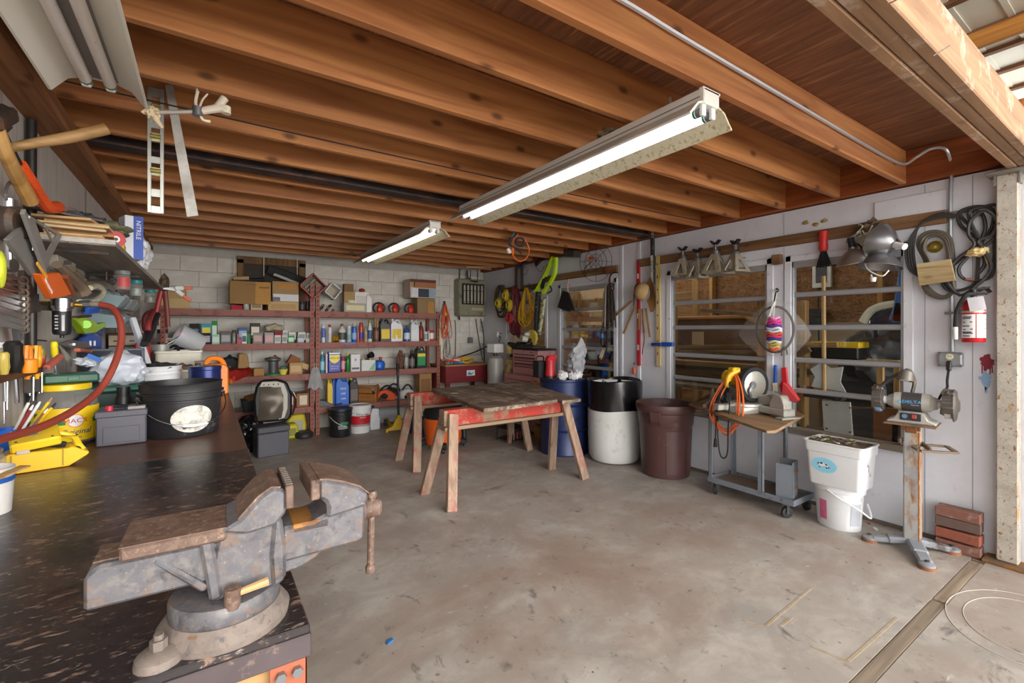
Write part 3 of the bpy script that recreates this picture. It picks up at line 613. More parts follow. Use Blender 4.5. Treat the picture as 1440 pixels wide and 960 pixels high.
for k,s in enumerate(('ECO','SIMPLIFY','LESS')):
 text(s,.030 if k==0 else.014,mat('#6b6e74',.6),t,(-.03+k*.022,-.1755,.20-k*.045),(0,R(90),0))
# ---------------------------------------------------------------- bench grinder on its pedestal
m_ped=layered('rusty_pedestal',[('#8d5a22',10,.55,.06,(1,1,.4)),('#b0793a',26,.6,.04,(1,1,.5)),('#8f949b',6,.55,.1,(1,1,1))],rough=.55,bump=.2,base='#a3a29e')
t=thing('grinder_stand','rusty white steel pedestal with three cast feet by the right wall','stand',(3.90,1.055,0),R(8))
po=put(MB().b2((-.05,-.042,.05),(.05,.042,.82),.008),'post',m_ped,t);put(MB().b2((-.052,-.044,.05),(-.03,-.034,.78),.004).b2((.036,-.044,.05),(.052,-.030,.78),.004),'rust_edge',mat('#96622e',.7,var=.3,sc=30,h2='#b5854f',amt=.3),po)
put(MB().b2((-.055,-.03,.77),(.055,.03,.825),.004).b2((-.053,-.046,.785),(-.03,.046,.825),.003),'head',mat('#8a5a34',.6,.3,.25,15),t)
for a,L in((200,.30),(112,.23),(300,.21)):
 x,y=math.cos(R(a)),math.sin(R(a))
 ft=put(MB().bar((x*.02,y*.02,.052),(x*L*.6,y*L*.6,.036),.085,.045,.012).bar((x*L*.5,y*L*.5,.036),(x*L*.95,y*L*.95,.024),.072,.036,.010).lathe([(0,0),(.045,0),(.042,.03),(.02,.042),(0,.042)],(x*L,y*L,0),16),'foot',mat('#8d9198',.55,.3,.2,8,'#5f5a57',.3),t)
 put(MB().cyl((x*L,y*L,.04),(x*L,y*L,.05),.013,n=6),'bolt',m_dks,ft)
 put(MB().lathe([(.0455,.001),(.046,.02),(.0445,.02)],(x*L,y*L,0),16),'rust_band',mat('#8d5a3a',.7),ft)
tr_=put(MB().bar((.0,-.05,.70),(-.10,-.10,.685),.014,.03,.002).bar((-.06,.06,.71),(.02,.03,.71),.012,.03),'tray_arm',mat('#6f6055',.6,.3),t)
P=[(-.20,-.06),(-.10,-.02),(.02,-.04),(.08,-.16),(-.09,-.22)]
mb=MB()
for i in range(len(P)):a,b=P[i],P[(i+1)%len(P)];mb.bar((*a,.69),(*b,.69),.028,.012,.003)
put(mb,'tray',mat('#7a6a58',.6,.3,.2,15),t)
put(MB().b2((-.14,-.13,.826),(.14,.13,.834),.002),'table_plate',mat('#8a6b55',.6,.3,.2,15,'#6d5a4c',.3),t)
g=thing('bench_grinder','grey bench grinder with two wheels and a lamp on the rusty pedestal','grinder',(3.90,1.055,.834),R(8))
m_gr=mat('#b3b1a9',.42,.15,.1,8,'#8d887d',.15);m_grd=mat('#5a5550',.5,.4,.2,14,'#7a6a5a',.25)
put(MB().prism([(-.125,0),(.125,0),(.125,.014),(.085,.03),(.062,.075),(-.062,.075),(-.085,.03),(-.125,.014)],'YZ',-.075,.075,bev=.006),'base',m_gr,g)
pl=put(MB().at((-.079,0,.045),(0,R(-4),0)).box((0,0,0),(.008,.105,.048),.002),'switch_panel',m_dk,g)
put(MB().cyl((-.082,.028,.047),(-.092,.028,.048),.014,n=14),'knob',mat('#5d7f9a',.4),pl)
put(MB().b2((-.090,-.03,.036),(-.082,-.006,.062),.002),'switch',mat('#a8443a',.4),pl)
mt=put(MB().lathe([(0,-.125),(.035,-.125),(.046,-.10),(.056,-.09),(.06,-.055),(.06,.055),(.056,.09),(.046,.10),(.035,.125),(0,.125)],(0,0,.135),28,ax=(0,1,0)),'motor',m_gr,g)
lb=put(MB().lathe([(.0605,-.05),(.0615,-.05),(.0615,.05),(.0605,.05)],(0,0,.135),24,ax=(0,1,0),a0=R(100),a1=R(290)),'name_plate',mat('#3f3b3c',.5),mt)
text('DELTA',.026,mat('#58b4ea',.4),mt,(-.0618,-.004,.140),(0,0,R(-90)),sx=1.25)
put(MB().prism([(.045,.131),(.056,.150),(.066,.131)],'YZ',-.0626,-.0618),'logo',mat('#58b4ea',.4),mt)
text('Shopmaster',.009,mat('#c9cdd2',.4),mt,(-.0613,-.02,.121),(0,0,R(-90)))
for s in(1,-1):
 y=s*.175
 sh=MB()
 N_=22
 a0,a1=(-60,235)
 for a_ in range(-20,200,12):q0,q1=R(a_),R(a_+12);sh.bar((.096*math.cos(q0),y,.135+.096*math.sin(q0)),(.096*math.cos(q1),y,.135+.096*math.sin(q1)),.052,.010,.001,up=(0,0,1)if 45<a_%180<135 else(1,0,0))
 sh.cyl((0,y-s*.028,.135),(0,y-s*.022,.135),.07,n=24).lathe([(0,0),(.103,0),(.103,.006),(.09,.016),(.05,.02),(.03,.03),(0,.032)]if s<0 else[(0,0),(.06,0),(.06,.006),(0,.008)],(0,y+s*.022,.135),28,ax=(0,s,0))
 gd=put(sh,'wheel_guard',m_grd,g)
 put(MB().lathe([(0,-.017),(.084,-.017),(.087,-.010),(.087,.010),(.084,.017),(0,.017)],(0,y,.135),28,ax=(0,1,0)),'grinding_wheel',mat('#7fa0c2',.8,var=.1)if s>0 else mat('#d8d6d2',.8,var=.06),g)
 put(MB().cyl((0,s*.12,.135),(0,y-s*.024,.135),.026,n=16),'arbor',m_wht,g)
 put(MB().b2((-.125,y-.028,.128),(-.075,y+.028,.136),.002).bar((-.10,y-s*.02,.132),(-.06,y-s*.03,.085),.012,.02,.002),'tool_rest',m_grd,g)
 put(MB().tube([(-.03,y,.215),(-.06,y,.225),(-.09,y,.215)],.008,6).b2((-.075,y-.03,.205),(-.055,y+.03,.225),.003),'spark_arrestor',m_grd,g)
lm=put(MB().tube([(.05,.01,.18),(.085,-.0,.26),(.06,.015,.33),(.0,.03,.345)],.011,8).tube([(.04,.17,.18),(.06,.16,.235),(.03,.10,.295),(-.02,.05,.325)],.012,8),'lamp_arm',m_grd,g)
put(MB().lathe([(0,.075),(.022,.073),(.036,.06),(.042,.02),(.044,0),(.038,0),(.034,.05),(0,.06)],(-.025,.035,.275),24,ax=(.25,-.12,.95)),'lamp_hood',mat('#6b675e',.45,.2),g)
put(MB().lathe([(0,-.004),(.024,.002),(.034,.016),(.03,.03),(0,.036)],(-.027,.036,.272),20,ax=(.25,-.12,.95)),'bulb',mat('#d9dadb',.3),g)
# bricks stacked on the floor behind the stand
m_brk=mat('#8d4f3d',.85,var=.25,sc=25,h2='#6d4a3f',amt=.3,bump=.4);m_brk2=mat('#5f4c44',.85,var=.25,sc=25,bump=.4);m_brk3=mat('#7d5448',.85,var=.25,sc=25,h2='#8d7d75',amt=.3,bump=.4)
BK=[('lowest brown brick of the stack by the column',m_brk3,0,2),('bright red brick second from the floor in the stack',m_brk,.075,-1),('dark sooty brick third from the floor in the stack',m_brk2,.150,3),('topmost reddish brown brick of the stack by the column',m_brk3,.215,0)]
for lb_,m_,z,a in BK:
 single(MB().box((0,0,.0325),(.10,.215,.062),.004),'brick',m_,lb_,'brick',(4.095,.87,z),R(a),'bricks stacked by the steel column',w=False)
# ---------------------------------------------------------------- steel shelving along the back wall
SZ=[1.70,1.268,.845,.375];YS=6.73
m_shelf=mat('#8f5a50',.6,.1,.12,12,'#74453d',.25);m_deck=mat('#b3a591',.8,var=.1,sc=8);m_post=mat('#96594a',.6,.1,.12,12,'#75443a',.25)
t=thing('shelving_unit','rust red steel shelving with slotted posts along the back wall','shelf',(1.3,6.95,0))
for xa,xb in((-.43,1.185),(1.285,3.045)):
 for i,z in enumerate(SZ):
  if i==3 and xa<0:z=.40
  put(MB().b2((xa,YS-.012,z-.085),(xb,YS,z)).b2((xa,YS-.012,z-.085),(xb,YS+.03,z-.075)),'beam',m_shelf,t,True)
  put(MB().b2((xa,YS+.33,z-.085),(xb,YS+.34,z-.006)),'beam',m_shelf,t,True)
  put(MB().b2((xa,YS+.0005,z-.02),(xb,YS+.42,z-.0045)),'deck',m_deck,t,True)
PZ=2.08
slot=None
for x,s in((-.45,1),(1.175,-1),(1.245,1),(3.045,1)):
 for y in(YS-.016,YS+.40):
  p=put(MB().b2((x,y,0),(x+.05,y+.004,PZ if x>0 and x<2 else 1.73)).b2((x if s>0 else x+.046,y,0),(x+.004 if s>0 else x+.05,y+.05,PZ if x>0 and x<2 else 1.73)),'post',m_post,t,True)
  if y<YS:
   mb=MB();n=int((PZ if 0<x<2 else 1.73)/.06)
   for k in range(n):mb.bar((x+.016,y-.001,.03+k*.06),(x+.034,y-.001,.045+k*.06),.002,.013)
   stuff(put(mb,'slot',mat('#4d2e29',.8),p,True))
for x0,x1,y0 in((452,476,480),(510,540,562)):
 pass
put(MB().b2((1.86,YS-.0135,.315),(2.06,YS-.012,.335)),'blue_tape',mat('#4d7db5',.5),t,True);put(MB().b2((1.60,YS-.0135,1.24),(1.78,YS-.012,1.258)),'blue_tape',mat('#3d6db5',.5),t,True)

def sq(o,m=.0):return o
def Mx(h,r=.45):return mat(h,r,var=.08)
def it(kind,x0,x1,yt,lev,lab,c1,c2=None,c3=None,dy=.045,d=None,zb=None,rz=0,cat=None,grp=None,name=None,txt=None,tc='#ffffff',plane=None):
 """one thing on a shelf: px left/right/top in the photograph on the plane of its front face"""
 Yp=(plane or YS)+dy;z0=SZ[lev]-.003 if zb is None else zb
 A,B=on(x0,yt,Y=Yp),on(x1,yt,Y=Yp);wd=B.x-A.x;h=(A.z+B.z)/2-z0
 d=d or{'box':.14}.get(kind,wd);r=wd/2
 nm,ct={'box':('carton','box'),'can':('spray_can','can'),'tin':('tin_can','can'),'bottle':('bottle','bottle'),'jug':('plastic_jug','jug'),'tube':('cartridge_tube','tube'),'ftin':('square_tin','can'),'jar':('jar','jar'),'blob':('bundle','bundle')}[kind]
 t=thing(name or nm,lab,cat or ct,((A.x+B.x)/2,Yp+d/2,z0),R(rz),grp)
 if kind=='box':
  put(MB().box((0,0,h/2),(wd,d,h),.003),'carton_body',Mx(c1,.75),t)
  if c2:put(MB().box((0,-d/2-.0006,h*.48),(wd*.8,.0012,h*.55)),'printed_label',Mx(c2,.6),t)
  if c3:put(MB().box((0,0,h+.001),(wd*1.01,d*1.01,.012),.002),'lid',Mx(c3,.6),t)
 elif kind=='can':
  b=put(MB().lathe([(0,.0),(r*.96,0),(r,.004),(r,h*.78),(r*.92,h*.83),(r*.5,h*.86),(0,h*.86)],n=16),'can_body',Mx(c1,.3),t)
  put(MB().lathe([(0,h*.84),(r*.72,h*.84),(r*.72,h*.96),(r*.6,h),(0,h)],n=14),'cap',Mx(c2 or '#eeeeee'),t)
  if c3:put(MB().lathe([(r*1.01,h*.15),(r*1.015,h*.16),(r*1.015,h*.48),(r*1.01,h*.5)],n=16),'label_band',Mx(c3),b)
 elif kind=='tin':
  b=put(MB().lathe([(0,0),(r,0),(r*1.02,.003),(r*.98,.006),(r*.98,h*.93),(r*1.03,h*.95),(r*1.03,h),(r*.9,h*.985),(0,h*.985)],n=18),'can_body',Mx(c1,.35),t)
  if c2:put(MB().lathe([(r*.99,h*.2),(r,h*.21),(r,h*.74),(r*.99,h*.75)],n=18),'label_band',Mx(c2),b)
  if c3:put(MB().lathe([(0,h),(r*.4,h),(r*.35,h*1.2),(0,h*1.22)],n=12),'cap',Mx(c3),t)
 elif kind=='bottle':
  b=put(MB().lathe([(0,0),(r*.9,0),(r,.006),(r,h*.6),(r*.8,h*.72),(r*.36,h*.82),(r*.36,h*.88),(0,h*.88)],n=16,sy=min(1,d/wd)),'bottle_body',Mx(c1,.35),t)
  put(MB().lathe([(0,h*.86),(r*.42,h*.86),(r*.4,h*.99),(0,h)],n=12),'cap',Mx(c2 or '#eeeeee'),t)
  if c3:put(MB().lathe([(r*1.005,h*.14),(r*1.015,h*.15),(r*1.015,h*.52),(r*1.005,h*.53)],n=16,sy=min(1,d/wd)),'label_band',Mx(c3),b)
 elif kind=='jar':
  put(MB().lathe([(0,0),(r*.95,0),(r,.005),(r,h*.75),(r*.8,h*.82),(0,h*.82)],n=18),'jar_body',Mx(c1,.15),t)
  put(MB().lathe([(0,h*.8),(r*.88,h*.8),(r*.88,h*.98),(0,h)],n=16),'lid',Mx(c2 or '#999999'),t)
 elif kind=='tube':
  put(MB().lathe([(0,0),(r,0),(r,h*.86),(r*.3,h*.88),(r*.12,h),(0,h)],n=12),'tube_body',Mx(c1),t)
  if c2:put(MB().lathe([(r*1.01,h*.25),(r*1.02,h*.26),(r*1.02,h*.7),(r*1.01,h*.71)],n=12),'label_band',Mx(c2),t)
 elif kind=='jug':
  dd=d/2
  mb=MB().prism([(-r*.97,0),(r*.97,0),(r,h*.03),(r,h*.62),(r*.75,h*.78),(-r*.1,h*.82),(-r*.3,h*.90),(-r*.75,h*.90),(-r,h*.74),(-r,h*.03)],'XZ',-dd,dd,bev=min(.012,wd*.1))
  b=put(mb,'jug_body',Mx(c1,.35),t)
  put(MB().tube([(-r*.1,0,h*.80),(r*.1,0,h*.92),(r*.55,0,h*.92),(r*.82,0,h*.76)],wd*.075,8),'handle',Mx(c1,.35),b)
  put(MB().cyl((-r*.52,0,h*.89),(-r*.52,0,h),r*.24,n=12),'cap',Mx(c2 or '#222222'),t)
  if c3:put(MB().box((0,-dd-.0008,h*.34),(wd*.78,.0016,h*.42)),'label_sheet',Mx(c3),b)
 elif kind=='ftin':
  b=put(MB().box((0,0,h*.46),(wd,d,h*.92),min(.012,wd*.15)),'can_body',Mx(c1,.3),t)
  put(MB().cyl((0,0,h*.91),(0,0,h),r*.28,n=12),'cap',Mx(c2 or '#cccccc'),t)
  if c3:put(MB().box((0,-d/2-.0008,h*.45),(wd*.8,.0016,h*.5)),'label_sheet',Mx(c3),b)
 elif kind=='blob':
  put(MB().blob((0,0,h*.5),(wd*.5,d*.5,h*.52),hash(lab)%97 if False else len(lab),.5,2.2,3),'cloth',mat(c1,.85,var=.3,sc=20),t)
 if txt:text(txt,wd*.30,Mx(tc),t,(0,-d/2-.0022,h*.42),sx=.9 if len(txt)>4 else 1.1)
 return t,wd,d,h
# top shelf, left bay
it('box',325,341,429,0,'thin red packet lying flat on the top shelf under the big carton','#b3202f',dy=.05)
it('jar',342,351,422,0,'small clear jar under the big brown carton','#a9aaa8','#8d8d90',dy=.06)
it('box',352.5,369,419.5,0,'small kraft box under the right end of the big brown carton','#c9b48d','#8d7350',dy=.05)
_,_,_,h0=it('box',377,420,424,0,'flat pale kraft box at the bottom of the top shelf stack','#c2a26e','#b08e58',dy=.03,d=.25)
zt=SZ[0]+h0
t,w_,d_,h_=it('box',323,381,395.5,0,'big brown carton raised on small boxes at the left of the top shelf','#94703f',dy=.03,d=.26,zb=1.775)
put(MB().box((0,-.131,h_*.86),(w_*.25,.002,.01)),'tape',mat('#7a5a30',.6),t);put(MB().box((w_*.30,-.131,h_*.5),(w_*.38,.002,h_*.98)),'lighter_side',mat('#b98a48',.8),t)  # light on the carton's turned right side painted as a lighter front area
put(MB().box((w_*.33,-.1325,h_*.75),(w_*.25,.002,.022)),'print',mat('#8a5a28',.7),t)
t,w_,d_,h2_=it('box',383,420,396,0,'brown carton with faded orange print stacked over a white box','#a08258',dy=.035,d=.24,zb=zt+.062)
put(MB().box((.01,-.121,h2_*.7),(w_*.7,.002,h2_*.35)),'print',mat('#b8803c',.7,var=.3,sc=50),t)
t,w_,*_=it('box',384,420,413.5,0,'white box with a grey picture below the brown carton','#d9d9d8',dy=.03,d=.24,zb=zt)
put(MB().box((-w_*.36,-.121,.03),(w_*.26,.002,.05)),'picture',mat('#6b6478',.6,var=.5,sc=60),t)
it('tin',421.5,429,424,0,'small dark glass bulb jar beside the pale kraft box','#2e2c2a','#4a4a4a',dy=.05)
it('tin',430,435.5,423,0,'small black canister on the top shelf beside the post','#1d1d1f',dy=.1)
# things behind the cartons
single(MB().cyl(on(328,391,Y=7.08),on(350,391,Y=7.08),.026,n=14),'roll',mat('#c2a473',.8),'short cream roll lying behind the big brown carton','roll',on(339,393,Y=7.08))
single(MB().tube([on(385,385.5,Y=7.0),on(420,399,Y=6.97)],.02,12,res=1),'cardboard_tube',mat('#bdb9ae',.6),'long white cardboard tube leaning behind the cartons','tube',on(402,392,Y=7))
single(MB().bar(on(376,378,Y=7.09),on(432,398,Y=7.06),.03,.13,.01),'black_case',m_blkr,'long black case leaning against the boarded window frame','case',on(404,396,Y=7.09))
single(MB().cyl(on(326,396,Y=7.1),on(372,393,Y=7.1),.03,n=12),'black_roll',m_blkr,'long black roll lying behind the big brown carton','roll',on(350,396,Y=7.1))
# red square lantern housing and white bin, stood on their corners
def frame_box(name,label,px,py,s,dpt,Y,m1,m2,rot,cat):
 c=on(px,py,Y=Y);t=thing(name,label,cat,(c.x,Y+dpt/2,c.z-s*.7),0)
 mb=MB().at((0,0,s*.7),(0,R(rot),0));h=s/2;k=s*.07
 for a,b in(((-h,-h),(h,-h+k)),((-h,h-k),(h,h)),((-h,-h),(-h+k,h)),((h-k,-h),(h,h))):mb.b2((a[0],-dpt/2,a[1]),(b[0],dpt/2,b[1]),.002)
 put(mb,'housing',m1,t);mb=MB().at((0,0,s*.7),(0,R(rot),0));mb.b2((-h+k,dpt*.3,-h+k),(h-k,dpt*.34,h-k));put(mb,'back',m2,t)
 return t
t=frame_box('red_frame_box','red open square metal housing standing on its corner by the post',441,402,.255,.14,YS-.045,mat('#a03a2c',.5,h2='#7a4a3a',amt=.3),mat('#6d6a5e',.7),45,'housing')
for k in(-1,0,1):put(MB().at((0,0,.1785),(0,R(45),0)).b2((k*.05-.01,.0,-.09),(k*.05+.01,.02,.09)),'fin',mat('#8d8a7a',.6),t)
frame_box('white_bin','white square plastic bin tipped on its corner on the top shelf',469,409,.175,.2,YS+.02,m_wht,mat('#a9a08d',.6),38,'bin')
random.seed(11)
for k in range(7):
 p=on(449+k*3.2,434,Y=YS+.06)
 single(MB().lathe([(.012,0),(.02,0),(.02,.03),(.012,.03),(.012,0)],(0,0,0),10,ax=(.3*(k%2),-1,.2)),'pipe_fitting',m_dks,('rusty pipe fitting in the heap under the white bin, '+('lowest at the left','middle one at the left','topmost at the left','lowest in the middle','middle one of the heap','topmost at the right','single one at the right end')[k]),'fitting',(p.x,YS+.07+.03*(k%3),SZ[0]+.018+.032*(k%3)),0,'rusty pipe fittings on the top shelf',w=False)
# top shelf, right bay
it('box',484,515.5,426,0,'flat silver tin box at the bottom of the top shelf pile','#a8a6a0','#d8cfa0',dy=.03,d=.2)
it('tin',485,507,421.5,0,'low cream round tin on the flat silver box','#cfc4a0',dy=.05,zb=1.745)
it('box',484,498.5,410,0,'lower of two small brown boxes behind the cream tin','#a58a5c',dy=.07,d=.1,zb=1.765)
it('box',484,497.5,399,0,'upper of two small brown boxes behind the cream tin','#7d5a3a',dy=.075,d=.09,zb=1.836)
it('box',499,518,410.5,0,'white box with faint writing under the red packet','#dedad4','#c9c4bd',dy=.06,d=.12,zb=1.765)
single(MB().blob((0,0,.028),(.045,.04,.03),4,.3,2,2),'red_packet',mat('#a5332c',.6),'crumpled red packet on top of the white box','packet',on(509,411,Y=YS+.1),w=False)
it('jug',515.5,523,411,0,'narrow white plastic jug at the end of the top shelf pile','#d3d3ce','#d3d3ce',dy=.04,d=.09)
def headset(x,label):
 c=on(x,437,Y=YS+.06);t=thing('ear_muffs',label,'ear muffs',(c.x,YS+.10,SZ[0]-.003),R(random.uniform(-15,15)),'red and black ear muffs on the top shelf')
 put(MB().tube([(.085*math.cos(R(a)),0,.075+.075*math.sin(R(a)))for a in range(-50,231,20)],.014,8,res=2),'headband',m_blk,t)
 put(MB().lathe([(0,0),(.038,0),(.05,.03),(.045,.10),(.025,.135),(0,.14)],(.01,-.02,.0),16,sy=.7),'cup',mat('#b52a1c',.35),t)
 put(MB().blob((-.0,-.05,.05),(.03,.012,.04),3,.2,2,2),'badge',mat('#d0492a',.4),t)
for x,l in((534,'leftmost of three red and black ear muffs on the top shelf'),(555.5,'middle of three red and black ear muffs on the top shelf'),(577,'red and black ear muffs touching the brown carton on the top shelf')):headset(x,l)
t,w_,d_,h_=it('box',587,612,419.5,0,'brown carton under the printed picture box at the shelf end','#8d744f',dy=.04,d=.24)
put(MB().box((w_*.25,-d_/2-.001,h_*.42),(w_*.32,.002,h_*.75)),'lighter_side',mat('#b0803c',.7),t)
t,w_,d_,h_=it('box',577,613,393,0,'printed carton with a black machine pictured, topmost at the shelf end','#c7b2a6',dy=.03,d=.28,zb=1.70+h_+.001)
for a,b,c_,d2,hx in((-.5,.5,.84,1.0,'#5d2622'),(-.36,.5,.55,.84,'#a3653c'),(-.48,-.33,.58,.86,'#a58a45'),(-.45,-.2,.04,.52,'#d3d3d8'),(-.2,.22,.04,.5,'#2a2f3a'),(.22,.48,.04,.52,'#8fa5b5')):
 put(MB().box(((a+b)/2*w_,-d_/2-.001,(c_+d2)/2*h_),((b-a)*w_,.002,(d2-c_)*h_)),'print',mat(hx,.5,var=.3,sc=40),t)
# second shelf, left bay: parts boxes
B1=[(266,280.5,455,'#1c1c20','#6b7a8a','tall black parts box at the left of the second shelf',.05,None),(283,296.5,468,'#1f1d24','#b9b0c2','black parts box with a white label under the blue box',.04,None),(298,309,470,'#a8cdb4','#d9e8de','pale mint green parts box on the second shelf',.04,None),(310,325,467,'#6d6d70','#a9a9ad','grey parts box with a red lid',.04,'#7a2f2f'),
 (333,339.5,468.5,'#c2626a',None,'small red carton left of the white one',.05,None),(340,347,468.5,'#e2e2e0','#55606d','small white carton with a black round mark',.045,None),(347.5,352,468.5,'#2f8f55',None,'narrow green carton beside the white one',.05,None),(355.5,369.5,467.5,'#8d8a8a','#c9a79d','grey parts box with a pinkish label',.04,None),(372,385,467.5,'#a8a4a2','#d8a8ac','grey box with a pink label on the second shelf',.04,None),
 (386,395,471,'#d8d6d4','#9fa8a0','white parts box below the red carton',.04,None),(396.5,404,471,'#c9d3cc','#8d9a90','pale parts box beside the white one',.045,None),(405,414,472,'#3f9a5c','#cfe5d3','bright green parts box near the post',.04,None),(418,428,473,'#8d93a0','#c9ccd3','bluish grey parts box near the shelving post',.04,None),(430,439,474,'#a8a5a0','#cfcac2','low tan parts box nearest the shelving post',.04,None)]
HB={}
for x0,x1,yt,c1,c2,lb,dy,c3 in B1:HB[lb]=it('box',x0,x1,yt,1,lb,c1,c2,c3,dy=dy,d=.12,grp='parts boxes on the second shelf')
zz=SZ[1]+.078
for x0,x1,yt,c1,c2,lb,zb in((283,297,455,'#3f9fb8','#e8d84a','blue and yellow box stacked on the black parts box',1.268+.065),(297.5,305.5,451,'#2f8a4a','#d5e5d5','green box standing behind the blue and yellow box',1.268+.06),(352,366,454,'#4a4038','#ddd6c6','square box with a big cream label on the grey parts box',1.268+.07),(386,397,466,'#8f1f2c',None,'red carton on the white parts box',1.268+.052),(397.5,405,464,'#d3d3cf','#9a9a98','small white carton on the pale parts box',1.268+.052),(406,416,467,'#e0e0da','#a9b0a9','white carton on the bright green parts box',1.268+.047),(419,430,467,'#d9dcd9','#8d9a96','white carton on the bluish grey parts box',1.268+.042),(431,440,468,'#c9cac9','#9a9c9e','white carton on the low tan parts box',1.268+.038),(335,348,461,'#4d6a98','#9fb5d5','blue carton on the row of small cartons',1.268+.060)):
 it('box',x0,x1,yt,1,lb,c1,c2,dy=.05,d=.10,zb=zb-.003,grp='parts boxes on the second shelf')
it('jar',326,332,464,1,'small clear jar of green bits beside the grey parts box','#7d8a7a','#3a3a3a',dy=.06)
single(MB().blob((0,0,.075),(.12,.06,.05),6,.5,2.5,3),'paper_bag',mat('#b3a890',.85,var=.2),'crumpled beige paper bag lying over the boxes','bag',on(386,468,Y=YS+.2),w=False)
random.seed(4)
for k in range(7):
 c=on(245,480,Y=YS+.10);hx=('#c9c6bd','#a58a7a','#d9d6cf','#8d9a90','#d0c23c','#b5a9a0','#d5d5d8')[k]
 single(MB().box((0,0,.006),(.27-.02*(k%3),.20,.0115),.001),'magazine',mat(hx,.5,var=.4,sc=14),('magazine %s of the untidy pile on the second shelf'%('at the bottom','second from the bottom','third from the bottom','in the middle','with a yellow cover','second from the top','at the top')[k]),'magazine',(c.x+.05+random.uniform(-.05,.05),6.86,SZ[1]-.003+.0122*k),random.uniform(-.4,.4),'magazines on the second shelf',w=False)
it('box',248,263,464.5,1,'flat pink box on the pile of magazines','#b5305c','#d98aa5',dy=.1,d=.15,zb=1.268+.088)
single(MB().blob((0,0,.055),(.11,.08,.055),9,.5,2.3,3),'rag',mat('#6d6258',.9),'crumpled brown rag beside the bolt cutters on the second shelf','rag',(-.30,6.9,SZ[1]),w=False)
it('tin',220,236,463,1,'dark stapler tin at the left end of the second shelf','#3a3a3e','#b9a0a8',dy=.03,d=.1)
# second shelf, right bay: cans and bottles
it('tube',452.5,458,453,1,'tall white caulk tube with a blue stripe, first on the right shelf','#ccd6e8','#5a6fc0',dy=.04)
it('tube',458.3,461.3,461,1,'short grey tube beside the white caulk tube','#8a908a',dy=.06)
it('can',461.5,467,456,1,'white spray can with a dark red cap','#d9d6d3','#a31f30','#c9c6c3',dy=.04)
t=thing('funnel','orange yellow funnel lying behind the white spray can','funnel',(*on(471,470,Y=YS+.12).xy,SZ[1]+.03));put(MB().lathe([(.006,.1),(.01,.05),(.055,0),(.058,0),(.012,.052),(.008,.1)],(0,0,.03),18,ax=(1,.2,-.5)),'cone',mat('#e8a31c',.4),t)
it('bottle',477,487.5,455,1,'white bottle with a brown cap and dark label','#d3d0cc','#8a4a2c','#4a5550',dy=.05)
it('can',488.3,495,458,1,'pale grey blue spray can with a white cap','#a8bcc4','#dfe3e4','#8aa8b3',dy=.03)
it('can',495.5,502.5,454.5,1,'bright blue spray can with a tan nozzle','#2a5fb8','#c9b98a','#8fb0e0',dy=.03)
it('tube',502.8,505,464,1,'thin orange tube between the blue and red cans','#e07a4a',dy=.04)
it('can',505.3,512,453,1,'red and yellow spray can with a purple base','#b8402c','#a82c2a','#4a3aa0',dy=.03)
it('bottle',512.5,517.5,459,1,'small beige bottle with a grey nozzle','#b5a88a','#8d8a88','#a09070',dy=.05)
it('bottle',518,524,449.5,1,'white bottle with a tall yellow green nozzle','#d3d6d8','#a8a020','#3f5f8a',dy=.04)
it('tin',526.5,534,460,1,'olive brown tin beside the black jug','#5a4a34','#8a5a4a',dy=.04)
for x in(528,531):single(MB().cyl(on(x,460.5,Y=YS+.06),on(x,447,Y=YS+.06),.012,n=10),'wood_dowel',m_woodz,('left' if x<530 else 'right')+' one of two short wooden dowels standing on the olive brown tin','dowel',on(x,460.5,Y=YS+.06),0,'dowels on the olive tin')
it('jug',535,549.5,448,1,'black plastic jug with a yellow and blue label','#202124','#26282c','#e0c01c',dy=.03,d=.13)
t,w_,d_,h_=it('jug',550,566.5,448,1,'white plastic jug with a big yellow label','#dcdae2','#d5cfe5','#d8bb25',dy=.03,d=.14)
put(MB().prism([(-.018,.10),(.0,.10),(.012,.03),(-.012,.03)],'XZ',-d_/2-.003,-d_/2-.0018),'label_mark',mat('#e8e4ee',.5),t)
it('bottle',569.5,577.5,457,1,'blue bottle with a pale label beside the white jugs','#2f5590','#3a4a6a','#c9d3e0',dy=.04)
it('jug',578,589.5,450,1,'smaller white jug with a dark blue top label','#d3d8da','#cfd0c8','#dfe2e2',dy=.03,d=.11)
it('bottle',584,588.5,449,1,'slim cream spray bottle behind the smaller white jug','#d3cfb5','#c9c4a0',dy=.2)
it('bottle',589.8,597,452,1,'dark red oil bottle with a black cap','#6a2a24','#2a2422','#8f2a24',dy=.05)
it('tin',597,602.5,466,1,'small white tin with a dark spot near the shelf end','#d3d6d2','#9aa59a',dy=.03)
it('tube',602.8,604.2,463,1,'thin white stick standing beside the red and white tin','#e0e0dc',dy=.03)
it('tin',604.8,611.5,464,1,'red and white tin at the right end of the shelf','#c03a34','#e2ded8',dy=.03)
